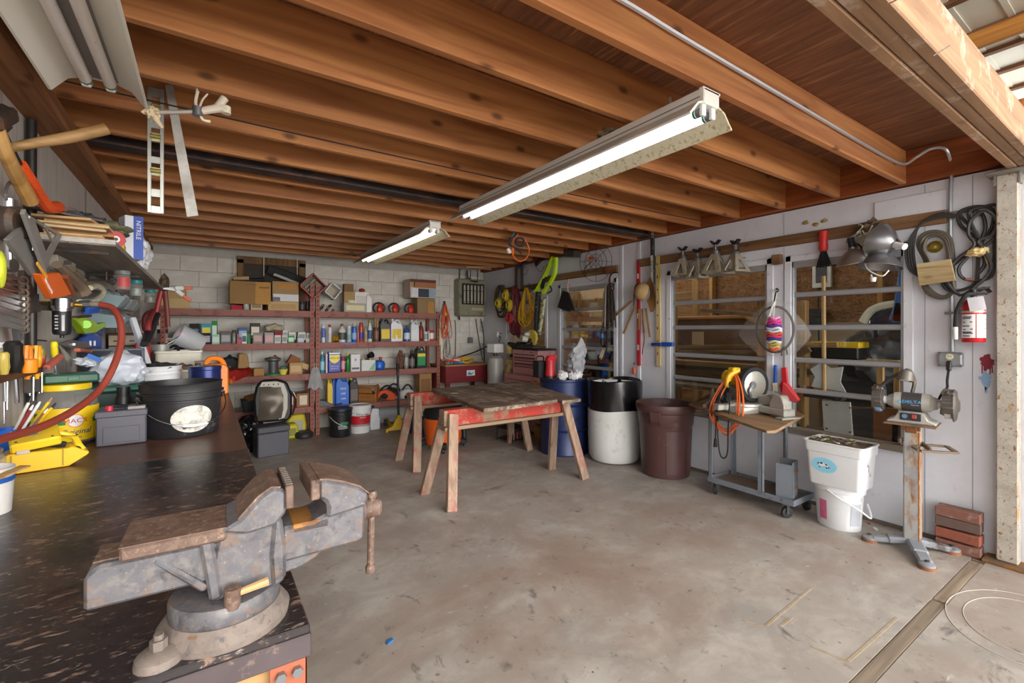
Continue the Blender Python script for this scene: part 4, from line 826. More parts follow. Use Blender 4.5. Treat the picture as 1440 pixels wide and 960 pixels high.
# third shelf, left bay
t=thing('black_basket','round black wire basket standing on edge at the back of the third shelf','basket',(.25,7.0,SZ[2]))
put(MB().lathe([(.02,0),(.11,.015),(.125,.05),(.12,.05),(.105,.02),(.02,.006)],(0,0,.12),22,ax=(.1,-1,.35)).tube([(-.03,0,.22),(0,0,.27),(.03,0,.22)],.012,6),'shell',m_blkr,t)
single(MB().prism([(-.075,0),(.075,0),(.055,.22),(.04,.29),(-.05,.30),(-.06,.21)],'XZ',-.05,.05,bev=.012),'paper_sack',mat('#a88558',.85,var=.2,h2='#c9a878',amt=.3),'tall crumpled kraft paper sack behind the red cloth','sack',(.40,6.98,SZ[2]-.003),.1,w=False)
t=thing('red_cloth','bright red cloth bag drooping over the edge of the third shelf','bag',(.29,6.82,SZ[2]-.003))
mb=MB();random.seed(8)
def clf(u,v_):
 x=-.17+.36*u;y=.05-.20*v_;z=.105-.02*v_+.018*noise.noise(Vector((u*6,v_*6,1)))
 if v_>.75:z-=(v_-.75)*(.75-u*.55)
 if u<.3:z-=(.3-u)*.25;x-=(.3-u)*.12
 return Vector((x,y+.01*noise.noise(Vector((u*8,v_*4,3))),z))
mb.sheet(clf,18,16,thick=.004);put(mb,'cloth',mat('#c42a20',.75,var=.15),t)
for k in range(7):put(MB().blob((-.19+k*.03,-.150-.004*(k%2),.0-.02*(k%3)),(.016,.008,.035),k,.5,3,2),'fringe',mat(('#c4301c','#b5481c','#d0701c')[k%3],.8),t)
single(MB().box((0,0,.05),(.12,.10,.10),.003),'brown_box',m_card,'small brown box beside the grey reel on the third shelf','box',(.56,6.86,SZ[2]-.003),.2,w=False)
t=thing('cable_reel','grey reel with a green base on the third shelf','reel',(.735,6.84,SZ[2]-.003))
m_rl=mat('#5f6266',.5,.3)
put(MB().lathe([(0,0),(.095,0),(.095,.018),(.05,.026),(0,.026)],n=24),'flange',mat('#2f8a4a',.5),t);put(MB().lathe([(0,.02),(.045,.02),(.052,.19),(0,.19)],n=20),'core',m_rl,t)
put(MB().lathe([(0,.18),(.07,.185),(.098,.20),(.098,.225),(.07,.235),(0,.235)],n=24),'flange',m_rl,t);put(MB().lathe([(0,.236),(.05,.236),(.05,.246),(0,.246)],n=20),'cap',mat('#a8764a',.6),t)
it('blob',383,392,500,2,'heap of dark red rusty chain beside the reel','#4a3530',dy=.08,cat='heap')
t,w_,d_,h_=it('bottle',392,406,510,2,'yellow cup with a blue green ball of twine in it','#b0a060',cat='cup',name='yellow_cup',dy=.04)
for o in list(t.children):bpy.data.objects.remove(o)
put(MB().lathe([(0,0),(w_*.30,0),(w_*.5,.075),(w_*.46,.075),(w_*.28,.006),(0,.006)],n=20),'cup_body',mat('#e2d25a',.5),t);put(MB().blob((0,0,.085),(.04,.04,.03),2,.2,4,2),'twine',mat('#4a7a75',.8,var=.4,sc=60),t)
it('box',407,425.5,509.5,2,'square kraft box under the tipped brown box','#b08a5a','#c9a878',dy=.03,d=.14)
t=thing('tipped_box','dark brown open box tipped over on the kraft box','box',(.985,6.87,SZ[2]+.093));put(MB().at((0,0,.085),(0,R(28),0)).box((0,0,0),(.125,.11,.13),.003),'carton_body',mat('#8a5226',.7,var=.2),t)
single(MB().at((0,0,.06),(.2,R(20),0)).box((0,0,0),(.11,.05,.075),.003),'pale_box',m_cardl,'pale kraft box slipping toward the shelving post','box',(1.12,6.82,SZ[2]+.045),w=False)
single(MB().box((0,0,.05),(.16,.05,.10),.003),'cardboard_scrap',m_card,'flat piece of cardboard leaning behind the yellow cup','cardboard',(.93,7.0,SZ[2]-.003),.3,w=False)
# third shelf, right bay
it('bottle',450.5,457,494,2,'teal bottle with a white cap beside the post','#3f8fa8','#d9e2e5','#9fd0e0',dy=.03)
it('tube',458,461,493.5,2,'tall thin white tube beside the yellow and blue can','#d9d3da',dy=.05)
t,w_,d_,h_=it('ftin',461.5,479.5,493,2,'large blue square can with a yellow shield','#1c2fa0','#c9a07a',dy=.03,d=.11)
put(MB().prism([(-w_*.4,h_*.80),(w_*.4,h_*.80),(w_*.42,h_*.62),(w_*.25,h_*.48),(0,h_*.42),(-w_*.25,h_*.48),(-w_*.42,h_*.62)],'XZ',-d_/2-.002,-d_/2-.0005),'shield',mat('#f0dc1c',.4),t)
text('WD-40',w_*.27,mat('#1c2470',.4),t,(0,-d_/2-.003,h_*.66))
put(MB().box((0,-d_/2-.001,h_*.88),(w_*.86,.002,h_*.07)),'red_stripe',mat('#e5e0e8',.4),t)
for k,s in enumerate(('MULTI-USE','PRODUCT')):text(s,w_*.13,m_wht,t,(0,-d_/2-.003,h_*(.28-.1*k)))
it('tin',480,486,502,2,'small pink and red tin beside the large blue can','#a8404a','#d8a0b0',dy=.04)
it('bottle',486.5,493,496,2,'green bottle with a yellow cap','#2c7a3a','#d8c81c',dy=.06)
t,w_,d_,h_=it('box',493.5,506.5,498,2,'white carton with a grey stripe at its foot','#dedce0',dy=.03,d=.12)
put(MB().box((0,-d_/2-.001,h_*.18),(w_*.8,.002,h_*.12)),'print',mat('#5a5d66',.5,var=.4,sc=80),t);put(MB().box((0,-d_/2-.001,h_*.68),(w_*.2,.002,h_*.13)),'print',mat('#9a9aa5',.5),t)
t=thing('goggles','black goggles with a yellow strap lying on the white carton','goggles',(1.64,6.86,SZ[2]+.13));put(MB().blob((0,0,.02),(.07,.035,.028),5,.4,3,3),'frame',m_blkr,t);put(MB().tube([(-.05,-.02,.0),(0,-.05,-.005),(.05,-.03,.012)],.01,6),'strap',m_yel,t)
t,w_,d_,h_=it('box',508.5,528,506,2,'white and green carton holding small yellow capped bottles','#d5d9d6',dy=.03,d=.12)
put(MB().prism([(0,.01),(w_*.46,.01),(w_*.46,h_*.8)],'XZ',-d_/2-.002,-d_/2-.0005),'print',mat('#7fb58a',.5),t)
for k in range(3):put(MB().cyl((-w_*.3+k*.05,0,h_),(-w_*.3+k*.05,0,h_+.025),.012,n=10),'bottle_cap',(m_yel,m_blk,m_yel)[k],t)
t=thing('angle_grinder','small black angle grinder with a silver head on the third shelf','power tool',(1.97,6.88,SZ[2]-.003));put(MB().tube([(-.10,0,.05),(0,0,.06),(.04,0,.07)],.032,10),'grip',m_dk,t);put(MB().cyl((.05,0,.03),(.05,0,.11),.03,n=14),'gear_head',m_stl,t);put(MB().cyl((.05,0,.02),(.05,0,.028),.05,n=18),'disc',m_dks,t)
t=thing('spotlight','black hand spotlight standing behind the blue tank','spotlight',(2.02,7.0,SZ[2]-.003));put(MB().tube([(0,0,0),(.0,0,.10),(.03,0,.17)],.02,8),'handle',m_blk,t);put(MB().lathe([(0,0),(.03,0),(.05,.08),(.045,.085),(0,.07)],(.02,0,.20),16,ax=(.5,-.6,.3)),'head',m_blk,t);put(MB().lathe([(0,.07),(.044,.082)],(.02,0,.20),16,ax=(.5,-.6,.3)),'lens',m_chr,t)
t=thing('blue_sprayer','round bright blue sprayer tank with a red valve on the third shelf','sprayer',(2.165,6.86,SZ[2]-.003));put(MB().lathe([(0,0),(.06,0),(.085,.03),(.088,.09),(.07,.13),(.03,.145),(0,.145)],n=22),'tank',mat('#2266c8',.35),t);put(MB().cyl((.02,0,.14),(.02,0,.19),.025,n=12),'valve',mat('#a3302a',.5),t)
it('blob',560.5,569,494,2,'rusty brown clamp heap beside the blue sprayer','#6a4638',dy=.08,cat='heap')
it('tin',569.3,575.5,497,2,'dull grey tin behind the black bottle','#77756f','#a5a39a',dy=.06)
it('bottle',576.5,585,492,2,'black bottle with a grey label on the third shelf','#241f20','#3a3536','#6d6668',dy=.03)
t,w_,d_,h_=it('jug',586,599.5,486.5,2,'black jug wrapped in a yellow and green label','#1d1f1e','#1d1f1e','#1f8a50',dy=.03,d=.12)
put(MB().box((0,-d_/2-.002,h_*.60),(w_*.8,.002,h_*.14)),'label_sheet',mat('#d8cf3a',.5),t)
t=thing('power_tool','grey and black router standing at the end of the third shelf','power tool',(2.80,6.87,SZ[2]-.003));put(MB().cyl((0,0,0),(0,0,.02),.08,n=18),'base_plate',m_blk,t);put(MB().cyl((0,0,.05),(0,0,.17),.048,n=16).blob((.0,0,.18),(.05,.05,.03),1,.2,2,2),'motor',mat('#8d9298',.4,.3),t)
for s in(-1,1):put(MB().blob((s*.085,0,.07),(.028,.02,.03),2,.2,2,2),'knob',m_blk,t);put(MB().cyl((s*.06,0,.02),(s*.06,0,.12),.008,n=8),'column',m_chr,t)
t=thing('wrench_tool','old cast pulley puller lying beside the router','tool',(2.62,6.9,SZ[2]-.003));put(MB().bar((-.06,0,.012),(.05,.02,.09),.03,.022,.004).cyl((.04,-.02,.09),(.06,.03,.10),.03,n=12),'arm',m_dks,t)
# bottom shelf, right bay
for x0,x1,yt,lb,c,dy,dd in((460.5,468,531,'yellow oil jug beside the blue ones on the bottom shelf','#e2bc1c',.06,.1),(467,478.5,529.5,'blue oil jug behind the front blue jug','#1c5fc0',.10,.14),(472.5,491,528,'front blue oil jug with a yellow and white label','#1f66cc',.02,.12)):
 t,w_,d_,h_=it('jug',x0,x1,yt,3,lb,c,'#e2d02a',dy=dy,d=dd)
for k,(s,hx)in enumerate((('PEAK','#ffe13a'),('DEF','#ffffff'),('10W','#ffffff'))):text(s,.036,mat(hx,.4),t,(0.01,-d_/2-.002,h_*(.56-.17*k)))
it('jug',492,504.5,530.5,3,'dark brown oil jug with a grey label on the bottom shelf','#2a2020','#d8c83a','#6d5f5a',dy=.05,d=.12)
t=thing('dustpan','grey dustpan lying on the bottom shelf beside the post','dustpan',(1.41,6.80,SZ[3]-.003),R(-20));put(MB().prism([(-.11,0),(.1,0),(.1,.01),(-.04,.085),(-.11,.09)],'XZ',-.06,.06,bev=.004),'pan',mat('#6d7078',.5),t);put(MB().bar((.08,0,.01),(.2,0,.03),.03,.018,.004),'handle',m_blk,t)
t=thing('wooden_toolbox','hand made wooden tool box with a carrying bar on the bottom shelf','toolbox',(2.0,6.94,SZ[3]-.003),R(-33))
m_tb2=wood('#b5793c','#7a4a22','X',1.2,.55,.4);m_tb3=wood('#bb7f42','#7f4c22','Z',1.2,.55,.4)
for s in(-1,1):put(MB().prism([(-.115,0),(.115,0),(.115,.13),(.06,.235),(.03,.255),(-.03,.255),(-.06,.235),(-.115,.13)],'YZ',s*.165-.009,s*.165+.009,bev=.003),'end_panel',m_tb3,t)
put(MB().b2((-.156,-.115,0),(.156,-.1,.12),.002),'side_panel',m_tb2,t);put(MB().b2((-.156,.1,0),(.156,.115,.12),.002),'side_panel',m_tb2,t);put(MB().b2((-.156,-.1,0),(.156,.1,.012)),'bottom',m_tb2,t)
put(MB().bar((-.156,0,.225),(.156,0,.225),.022,.032,.004),'carrying_bar',m_tb2,t);put(MB().at((-.04,-.108,.17),(R(18),0,0)).box((0,0,0),(.30,.012,.085),.002),'lid_board',m_tb2,t);put(MB().blob((.05,0,.13),(.06,.05,.04),2,.3,2,2),'red_rag',mat('#8f2f22',.8),t)
def chainsaw(label,c,rz,body,top,s=1.0,white=False):
 t=thing('chainsaw',label,'chainsaw',c,R(rz),'chainsaws on the bottom shelf')
 put(MB().prism([(-.14*s,.02),(.10*s,.0),(.12*s,.05),(.08*s,.12*s),(-.02*s,.17*s),(-.12*s,.15*s),(-.16*s,.08*s)],'XZ',-.055,.055,bev=.012),'engine_cover',body,t)
 put(MB().tube([(-.12*s,0,.15*s),(-.04*s,-.0,.22*s),(.04*s,0,.20*s),(.09*s,0,.10*s)],.013,8),'handle',m_blkr,t)
 put(MB().blob((-.05*s,-.06,.07*s),(.055,.02,.045),3,.15,2,2),'side_cover',top,t)
 put(MB().bar((.1*s,.02,.04),(.22*s,.02,.03),.006,.055,.002),'guide_bar',m_stl,t)
 put(MB().cyl((-.1*s,-.06,.05),(-.1*s,-.07,.05),.028,n=12),'fuel_cap',m_blk,t)
chainsaw('orange chainsaw beside the wooden tool box on the bottom shelf',(2.30,6.84,SZ[3]-.003),-25,mat('#d8501c',.45),m_blkr)
chainsaw('chainsaw with a white and orange body behind the sawhorse end',(2.60,6.80,SZ[3]-.003),20,mat('#cfd2d0',.45),mat('#dd5a22',.45))
chainsaw('black backed orange chainsaw standing deepest on the bottom shelf',(2.46,7.01,SZ[3]-.003),5,m_blkr,mat('#d8501c',.45))
it('box',590,607,524,3,'plain brown carton at the right end of the bottom shelf','#a88050','#8a6236',dy=.08,d=.2)
# bottom shelf, left bay
zb=.397
t=thing('black_crate','black plastic crate of papers at the left of the bottom shelf','crate',(.52,6.79,zb));
m=rtub([(.13,.11,0),(.15,.125,.135),(.158,.133,.14),(.158,.133,.15),(.14,.115,.15),(.12,.1,.01)],.02);put(m,'crate_body',mat('#26282b',.5),t)
put(MB().at((-.03,0,.15),(.2,-.25,.2)).box((0,0,0),(.14,.16,.09),.003),'brown_envelope',m_card,t);put(MB().at((.05,-.02,.15),(.1,.4,.1)).box((0,0,0),(.05,.12,.10),.002),'paper',mat('#c9bda0',.8),t)
for x,y,s,c,r,l in((.85,6.90,(.20,.07,.05),'#c0602a',.25,'orange plastic tool case lying at an angle on the bottom shelf'),(.86,7.02,(.24,.16,.12),'#8d6f48',.1,'brown carton under the orange tool case')):
 single(MB().box((0,0,s[2]/2),s,.006),'tool_case' if s[2]<.06 else 'carton',mat(c,.5),l,'case' if s[2]<.06 else 'box',(x,y if s[2]>.06 else 7.0,zb if s[2]>.06 else zb+.12),r,w=False)
single(MB().box((0,0,.06),(.17,.13,.12),.003),'white_box',mat('#b9bcc0',.5,var=.3,sc=30),'silver and white carton near the post on the bottom shelf','box',(1.08,7.0,zb+.06),.1,w=False);single(MB().box((0,0,.03),(.2,.16,.06),.003),'flat_box',m_card,'flat carton under the silver and white one','box',(1.08,7.0,zb),0,w=False)
t,w_,d_,h_=it('box',417,434,553,3,'kraft carton with a white shipping label on the bottom shelf','#9a6a3c',dy=.03,d=.16,zb=zb);put(MB().box((.01,-d_/2-.001,h_*.5),(w_*.62,.002,h_*.7)),'shipping_label',mat('#d3c9b8',.6),t)
it('box',404,413,553,3,'red and white upright carton on the bottom shelf','#c23a30','#e0ddd9',dy=.02,d=.1,zb=zb)
single(MB().at((0,0,.05),(.1,-.4,0)).box((0,0,0),(.09,.07,.11),.003),'white_packet',m_wht,'white packet leaning on the red and white carton','packet',(.955,6.80,zb+.10),w=False)
mb=MB();random.seed(9)
for k in range(6):mb.tube([(random.uniform(-.12,.12),random.uniform(-.06,.06),random.uniform(.008,.08))for q in range(7)],.006,5,closed=True,res=4)
single(mb,'cable_tangle',m_blkr,'tangle of black cable over the kraft carton','cable',(1.05,6.84,zb+.105),w=False)
# ---------------------------------------------------------------- on the floor in front of the shelving
def pail(name,label,c,r,h,m,cat='bucket',lid=None,bail=True,rz=0):
 t=thing(name,label,cat,c,R(rz))
 b=put(MB().lathe([(0,0),(r*.86,0),(r*.88,.006),(r*.93,h*.5),(r*.97,h*.76),(r*1.03,h*.77),(r*1.03,h*.79),(r*.975,h*.8),(r*.98,h*.86),(r*1.03,h*.87),(r*1.03,h*.89),(r*.985,h*.9),(r,h*.98),(r*1.02,h),(r*.97,h),(r*.95,h*.9),(r*.84,h*.05),(0,h*.04)],n=36),'pail',m,t)
 if lid:put(MB().lathe([(0,h*.985),(r*.8,h*.985),(r*.84,h*1.01),(r*1.04,h*1.01),(r*1.05,h*.95),(r*1.03,h*.95)],n=36),'lid',lid,t)
 return t,b
c=on(470,616,Z=0)
t,b=pail('black_bucket','black bucket with a green and grey label in front of the shelving',(1.52,6.50,0),.152,.375,m_blk,lid=m_blk)
put(MB().tube([(-.15,0,.29),(-.10,-.14,.22),(.02,-.175,.15),(.05,-.165,.155)],.0035,5),'handle',m_wht,t)
def pr_(z,r=.152,h=.385):f=z/h;return(r*(.88+.05*f/.5)if f<.5 else r*(.93+.04*(f-.5)/.26))+.0006
def band(par,r0,z0,z1,a0,a1,hx,name='label_band'):return put(MB().lathe([(pr_(z0),z0),(pr_(z0)+.0012,z0),(pr_(z1)+.0012,z1),(pr_(z1),z1)],n=14,a0=R(a0),a1=R(a1)),name,mat(hx,.5,var=.15),par)
band(b,.143,.17,.205,255,300,'#2c8a52')
for k in range(3):band(b,.1425,.115+k*.018,.124+k*.018,245,300-k*6,'#b5b8ba')
t,b=pail('white_bucket','white bucket with a red label and a black and white checked stripe',(1.81,6.60,0),.152,.385,m_wht,lid=mat('#d8d9d8',.4))
band(b,.1375,.125,.245,190,350,'#c2202a')
for row in range(2):
 for k in range(26):
  a=205+k*5.2+row*2.6;x=R(a);rr_=pr_(.125)+.0008
  if(k+row)%1==0 and k%1==0:put(MB().lathe([(rr_,.098+row*.013),(rr_+.001,.098+row*.013),(rr_+.001,.111+row*.013),(rr_,.111+row*.013)],n=1,a0=R(a),a1=R(a+2.6)),'check',m_blkr,b)if k<24 else None
text('Warren',.05,mat('#33383c',.5),t,(0,0,.265),bend=pr_(.285)+.002,sx=1.15);text('300',.055,mat('#7a1c22',.5),t,(0,0,.175),bend=pr_(.175)+.003,sx=1.2);text('PREMIUM',.02,m_wht,t,(0,0,.222),bend=pr_(.222)+.003)
t=thing('white_jug','tall white plastic jug with a black cap on the floor','jug',(2.03,6.66,0))
put(MB().prism([(-.07,0),(.07,0),(.07,.16),(.055,.20),(.055,.30),(-.04,.31),(-.065,.24),(-.07,.18)],'XZ',-.06,.06,bev=.012),'jug_body',mat('#d5d8de',.35),t);put(MB().cyl((-.02,0,.30),(-.02,0,.34),.024,n=14),'cap',m_blk,t)
single(MB().b2((-.22,0,0),(.22,.03,.30),.003),'foam_sheet',mat('#aeb0b4',.8,var=.1),'grey foam panel standing against the back wall under the shelf','panel',(2.30,7.05,0),w=False)
# floor jack with its long black handle
t=thing('floor_jack','yellow steel floor jack with a long upright black handle','jack',(2.26,6.28,0),R(-8))
m_jy=mat('#d8b019',.42,.1,.15,12,'#8a6a2a',.1)
put(MB().bar((-.07,.05,.05),(-.07,.5,.09),.012,.07,.003).bar((.07,.05,.05),(.07,.5,.09),.012,.07,.003).b2((-.08,.15,.03),(.08,.3,.045)),'frame',m_jy,t)
put(MB().prism([(-.16,.03),(.16,.03),(.16,.06),(.09,.09),(.05,.16),(.03,.2),(-.03,.2),(-.05,.16),(-.09,.09),(-.16,.06)],'XZ',-.02,.02,bev=.004),'front_yoke',m_jy,t)
put(MB().cyl((-.17,0,.035),(.17,0,.035),.008,n=8),'axle',m_stl,t)
for x in(-.165,.165):put(MB().cyl((x-.015,0,.03),(x+.015,0,.03),.03,n=16),'wheel',m_jy,t)
for x in(-.09,.09):put(MB().cyl((x-.018,.5,.05),(x+.018,.5,.05),.05,n=16),'wheel',m_dks,t)
put(MB().cyl((0,0,.18),(0,0,.24),.028,n=14),'handle_socket',m_jy,t);put(MB().cyl((0,0,.22),(-.012,.01,.90),.017,n=10),'handle',m_blk,t);put(MB().cyl((-.010,.01,.84),(-.012,.01,.97),.021,n=10),'grip',m_blkr,t)
# seat back, case, bag, yellow sacks
t=thing('black_case','black case with a grey lid standing on the floor by the bench','case',(.66,5.98,0),R(8))
put(MB().b2((-.20,-.11,0),(.13,.13,.27),.01),'case_body',mat('#4a4a52',.5,var=.15),t);put(MB().b2((-.205,-.118,.27),(.138,.138,.345),.012),'lid',mat('#3d3d44',.5),t)
t=thing('moulded_seat_shell','grey contoured plastic seat back standing on the black case','seat',(.66,6.09,.347),R(-5))
m_sg=mat('#8d8a83',.4,var=.1,h2='#6b6660',amt=.2);m_sl=mat('#b9b6ab',.5,var=.06)
put(MB().prism([(-.17,.01),(.17,.01),(.20,.10),(.20,.32),(.15,.47),(.06,.51),(-.12,.51),(-.18,.45),(-.21,.30),(-.20,.10)],'XZ',-.02,.09,bev=.025),'back_shell',m_blk,t)
put(MB().prism([(.05,.03),(.12,.05),(.15,.16),(.15,.34),(.11,.46),(.03,.49),(-.12,.49),(-.15,.43),(-.05,.43),(.06,.40),(.10,.32),(.10,.14)],'XZ',-.035,-.015,bev=.006),'light_rim',m_sl,t)
def ssurf(u,v_):
 x=-.165+.25*u+.02*math.sin(v_*3);z=.05+.37*v_
 y=-.035-.035*math.sin(u*math.pi)*(1-.5*v_)-.018*math.sin(v_*math.pi*2.1)*math.sin(u*math.pi)
 return Vector((x*(1-.12*v_*v_),y,z))
put(MB().sheet(ssurf,12,14,thick=.012),'seat_panel',mat('#85796c',.3,.2,.15,6),t)
for k in range(4):put(MB().cyl((-.10+k*.05,-.038,.455),(-.10+k*.05,-.034,.455),.008,n=10),'rivet',m_blk,t)
put(MB().tube([(.15,-.01,.4),(.22,-.03,.3),(.23,-.03,.2),(.20,-.03,.08)],.012,6),'strap',m_blkr,t)
t=thing('black_bag','big shiny black trash bag under the shelf beside the workbench','bag',(.385,6.32,0));put(MB().blob((0,0,.17),(.2,.22,.21),12,.35,1.8,4),'bag',mat('#111114',.2,spec=.7),t);put(MB().blob((.05,.0,.37),(.05,.06,.06),3,.5,3,2),'knot',mat('#15161c',.25),t)
for x,y,s,l in((1.02,6.92,(.13,.10,.30),'taller yellow sack under the shelf beside the post'),(.93,6.75,(.10,.09,.20),'shorter yellow bottle shaped sack in front of the taller one')):
 t=thing('yellow_sack',l,'sack',(x,y,0));put(MB().prism([(-s[0]*.9,0),(s[0]*.9,0),(s[0],s[2]*.4),(s[0]*.8,s[2]*.95),(s[0]*.4,s[2]),(-s[0]*.5,s[2]*.97),(-s[0],s[2]*.6)],'XZ',-s[1],s[1],bev=.02),'sack_body',mat('#c9bc22',.6,var=.2),t);put(MB().b2((-s[0]*.5,-s[1]-.001,s[2]*.2),(s[0]*.6,-s[1],s[2]*.7)),'label_sheet',mat('#a9a8a0' if x>1 else '#8a8a3a',.6),t)
single(MB().lathe([(0,0),(.10,0),(.115,.02),(.115,.06),(.09,.085),(0,.09)],n=24),'black_pan',mat('#2c2c30',.5),'low round black pan on the floor beside the post','pan',(1.09,6.66,0),w=False)
# white bag hung on the post and jug handles
t=thing('hanging_bag','crumpled white paper bag hung on the middle shelving post','bag',(1.235,6.70,.63))
mb=MB();mb.sheet(lambda u,v_:Vector(((u-.5)*(.07+.13*v_**.7),-.015-.03*math.sin(u*3.14)*v_+.012*noise.noise(Vector((u*7,v_*7,2))),.30-.29*v_+.02*math.sin(u*11)*(v_>.9))),12,12,thick=.003)
put(mb,'paper',mat('#c9c9cc',.7,var=.2,sc=12),t)
put(MB().tube([(-.02,0,.29),(0,.01,.36),(.02,0,.29)],.003,4),'string',m_cream,t)
# ---------------------------------------------------------------- cords hung on the right end of the shelving
def loops(c,rx,rz_,n,r,seed=0,y=0,tilt=.15,jit=.25,plane='XZ'):
 """n long loops of cord hanging from one point c"""
 random.seed(seed);mb=MB()
 for k in range(n):
  w_=rx*random.uniform(1-jit,1+jit);h_=rz_*random.uniform(1-jit,1+jit);a=random.uniform(-tilt,tilt);d=random.uniform(-.02,.02)+y
  P=[]
  for q in range(12):
   s_=2*math.pi*q/12;u=w_*math.sin(s_)*(.45+.55*(1-math.cos(s_))/2);v_=-h_*(1-math.cos(s_))
   u+=a*v_
   P.append(Vector(c)+(Vector((u,d+.012*math.sin(s_*2+k),v_))if plane=='XZ' else Vector((d+.012*math.sin(s_*2+k),u,v_))))
  mb.tube(P,r,5,closed=True,res=3)
 return mb
t=thing('extension_cable','bundle of orange extension cord hung at the right end of the shelving','cord',(3.16,6.66,1.85))
put(loops((0,0,0),.055,.22,9,.006,2),'cord',mat('#c9501f',.5,var=.15),t);put(loops((0,.03,.03),.06,.20,6,.005,5),'grey_cord',mat('#6d6a64',.5),t);put(MB().blob((.0,-.03,-.16),(.018,.015,.03),1,.2,2,2),'plug',m_yel,t)
put(MB().b2((-.005,-.01,-.02),(.005,.06,.05)),'hook',m_dks,t)
t=thing('wire_bundle','loops of white and grey wire hanging below the orange cord','wire',(3.20,6.68,1.42))
put(loops((0,0,0),.045,.27,5,.004,8),'wire',mat('#b9b3a5',.5),t);put(loops((.02,.02,-.0),.04,.24,3,.006,4),'black_wire',m_blkr,t)
for x,z0,z1,r,lb,hx in((3.115,.98,1.42,.022,'white plastic pipe hanging at the shelving end','#ccc3b4'),(3.085,1.2,1.62,.012,'thin cream strip hanging at the shelving end','#d3c59a')):
 single(MB().cyl((x,6.69,z0),(x,6.695,z1),r,n=12),'hanging_pipe',mat(hx,.5),lb,'pipe',(x,6.69,z0))
# ---------------------------------------------------------------- back right corner
m_heat=mat('#8d8b74',.5,.2,.12,14,'#6b6550',.25)
t=thing('gas_heater','old olive grey gas wall heater with ceramic bars on the back wall','heater',(3.845,7.08,1.68))
bx=put(MB().b2((-.27,-.10,0),(.27,.10,.64),.02),'cabinet',m_heat,t)
put(MB().b2((-.22,-.104,.20),(.22,-.098,.55)),'fire_box',m_blkr,t)
for k in range(6):put(MB().b2((-.19+k*.068,-.125,.22),(-.157+k*.068,-.103,.53),.006),'radiant',mat('#b5ad98',.7,var=.15),t)
for z in(.24,.43,.55):put(MB().b2((-.22,-.13,z),(.22,-.125,z+.012)),'grill_bar',m_dks,t)
put(MB().b2((-.05,-.103,.59),(.10,-.10,.615)),'vent_slot',m_blkr,t);put(MB().b2((-.03,-.103,.10),(.2,-.10,.145)),'name_strip',mat('#b5a58a',.5),t)
put(MB().cyl((-.02,.02,.64),(-.02,.02,.80),.035,n=14).lathe([(.035,0),(.06,.0),(.036,.03)],(-.02,.02,.64),14),'flue',m_stl,t)
put(MB().tube([(-.2,.05,0),(-.2,.02,-.06)],.015,8),'valve',m_dks,t)
def cable(pts,r,m,label,name='cable',cat='cable',grp=None):
 P=[Vector(p)for p in pts];lo=min(P,key=lambda p:p.z)
 return single(MB().tube(P,r,6),name,m,label,cat,lo,0,grp)
W=lambda x,y,Y=7.165:on(x,y,Y=Y)
cable([W(640,450),W(641,470),W(640,505)],.006,m_dks,'dark cable hanging down the back wall left of the heater')
cable([W(661,448),W(661,474)],.006,m_stl,'grey conduit from the heater to the small wall box','conduit','pipe')
single(MB().box((0,0,0),(.09,.05,.10),.006),'junction_box',m_stl,'small grey metal switch box on the back wall','box',W(661.5,478,7.15),w=False)
cable([W(669,448),W(673,475),W(679,507)],.007,m_blkr,'left one of two black cables dropping from the heater')
cable([W(676,448),W(680,470),W(681,510)],.007,m_blkr,'right one of two black cables dropping from the heater')
cable([W(646,393),W(647,378)],.008,m_dks,'thin threaded rod carrying the left side of the heater','rod','rod');cable([W(672,393),W(672,376)],.006,m_dks,'thin rod carrying the right side of the heater','rod','rod')
cable([W(680,485),W(697,465),W(705,455),W(707,440,7.1)],.007,m_blkr,'black cable rising to the coils of rope at the corner')
single(MB().bar(W(618,375,7.0),W(705,375.5,6.6),.02,.02),'ceiling_pipe',mat('#c9a98a',.5),'thin pale strip of wood under the joists above the heater','strip',W(618,375,7.0))
t=thing('red_bench','dark red low cabinet with a wooden top covered in rope','cabinet',(3.54,6.85,0))
m_dr=mat('#7a2428',.45,var=.12)
bt=put(MB().b2((-.42,-.3,.60),(.40,.3,.865),.004),'cabinet_body',m_dr,t);put(MB().b2((-.43,-.31,.865),(.41,.31,.885),.003),'wood_top',m_wood,t)
for x in(-.40,.32):
 for y in(-.28,.22):put(MB().b2((x,y,0),(x+.07,y+.06,.6),.003),'leg',m_dr,t)
put(MB().b2((-.05,-.303,.70),(.10,-.30,.79)),'white_label',m_wht,t);put(MB().prism([(-.035,.72),(.03,.715),(.085,.755),(.02,.74),(-.01,.775)],'XZ',-.305,-.303),'blue_print',mat('#3a8fc0',.5),t)
for hx,l,sd,zc,n in(('#d3a62a','heap of yellow rope on the red cabinet',3,.91,6),('#c43a34','loops of red cord on the red cabinet',5,.94,4),('#2f6a9a','blue rope lying along the red cabinet top',7,.895,4),('#d5d2cc','white rope lying across the yellow rope',9,.955,3)):
 random.seed(sd);mb=MB();cx={3:.08,5:-.12,7:.0,9:-.08}[sd]
 for k in range(n):
  rx=random.uniform(.10,.2);mb.tube([(cx+rx*math.cos(a)+random.uniform(-.02,.02),-.1+.10*math.sin(a),.02*math.sin(a*2+k)+.012*k)for a in[R(q*40)for q in range(9)]],.009,5,closed=True,res=3)
 single(mb,'rope',mat(hx,.7,var=.2,sc=40),l,'rope',(3.43,6.85,zc),w=False)
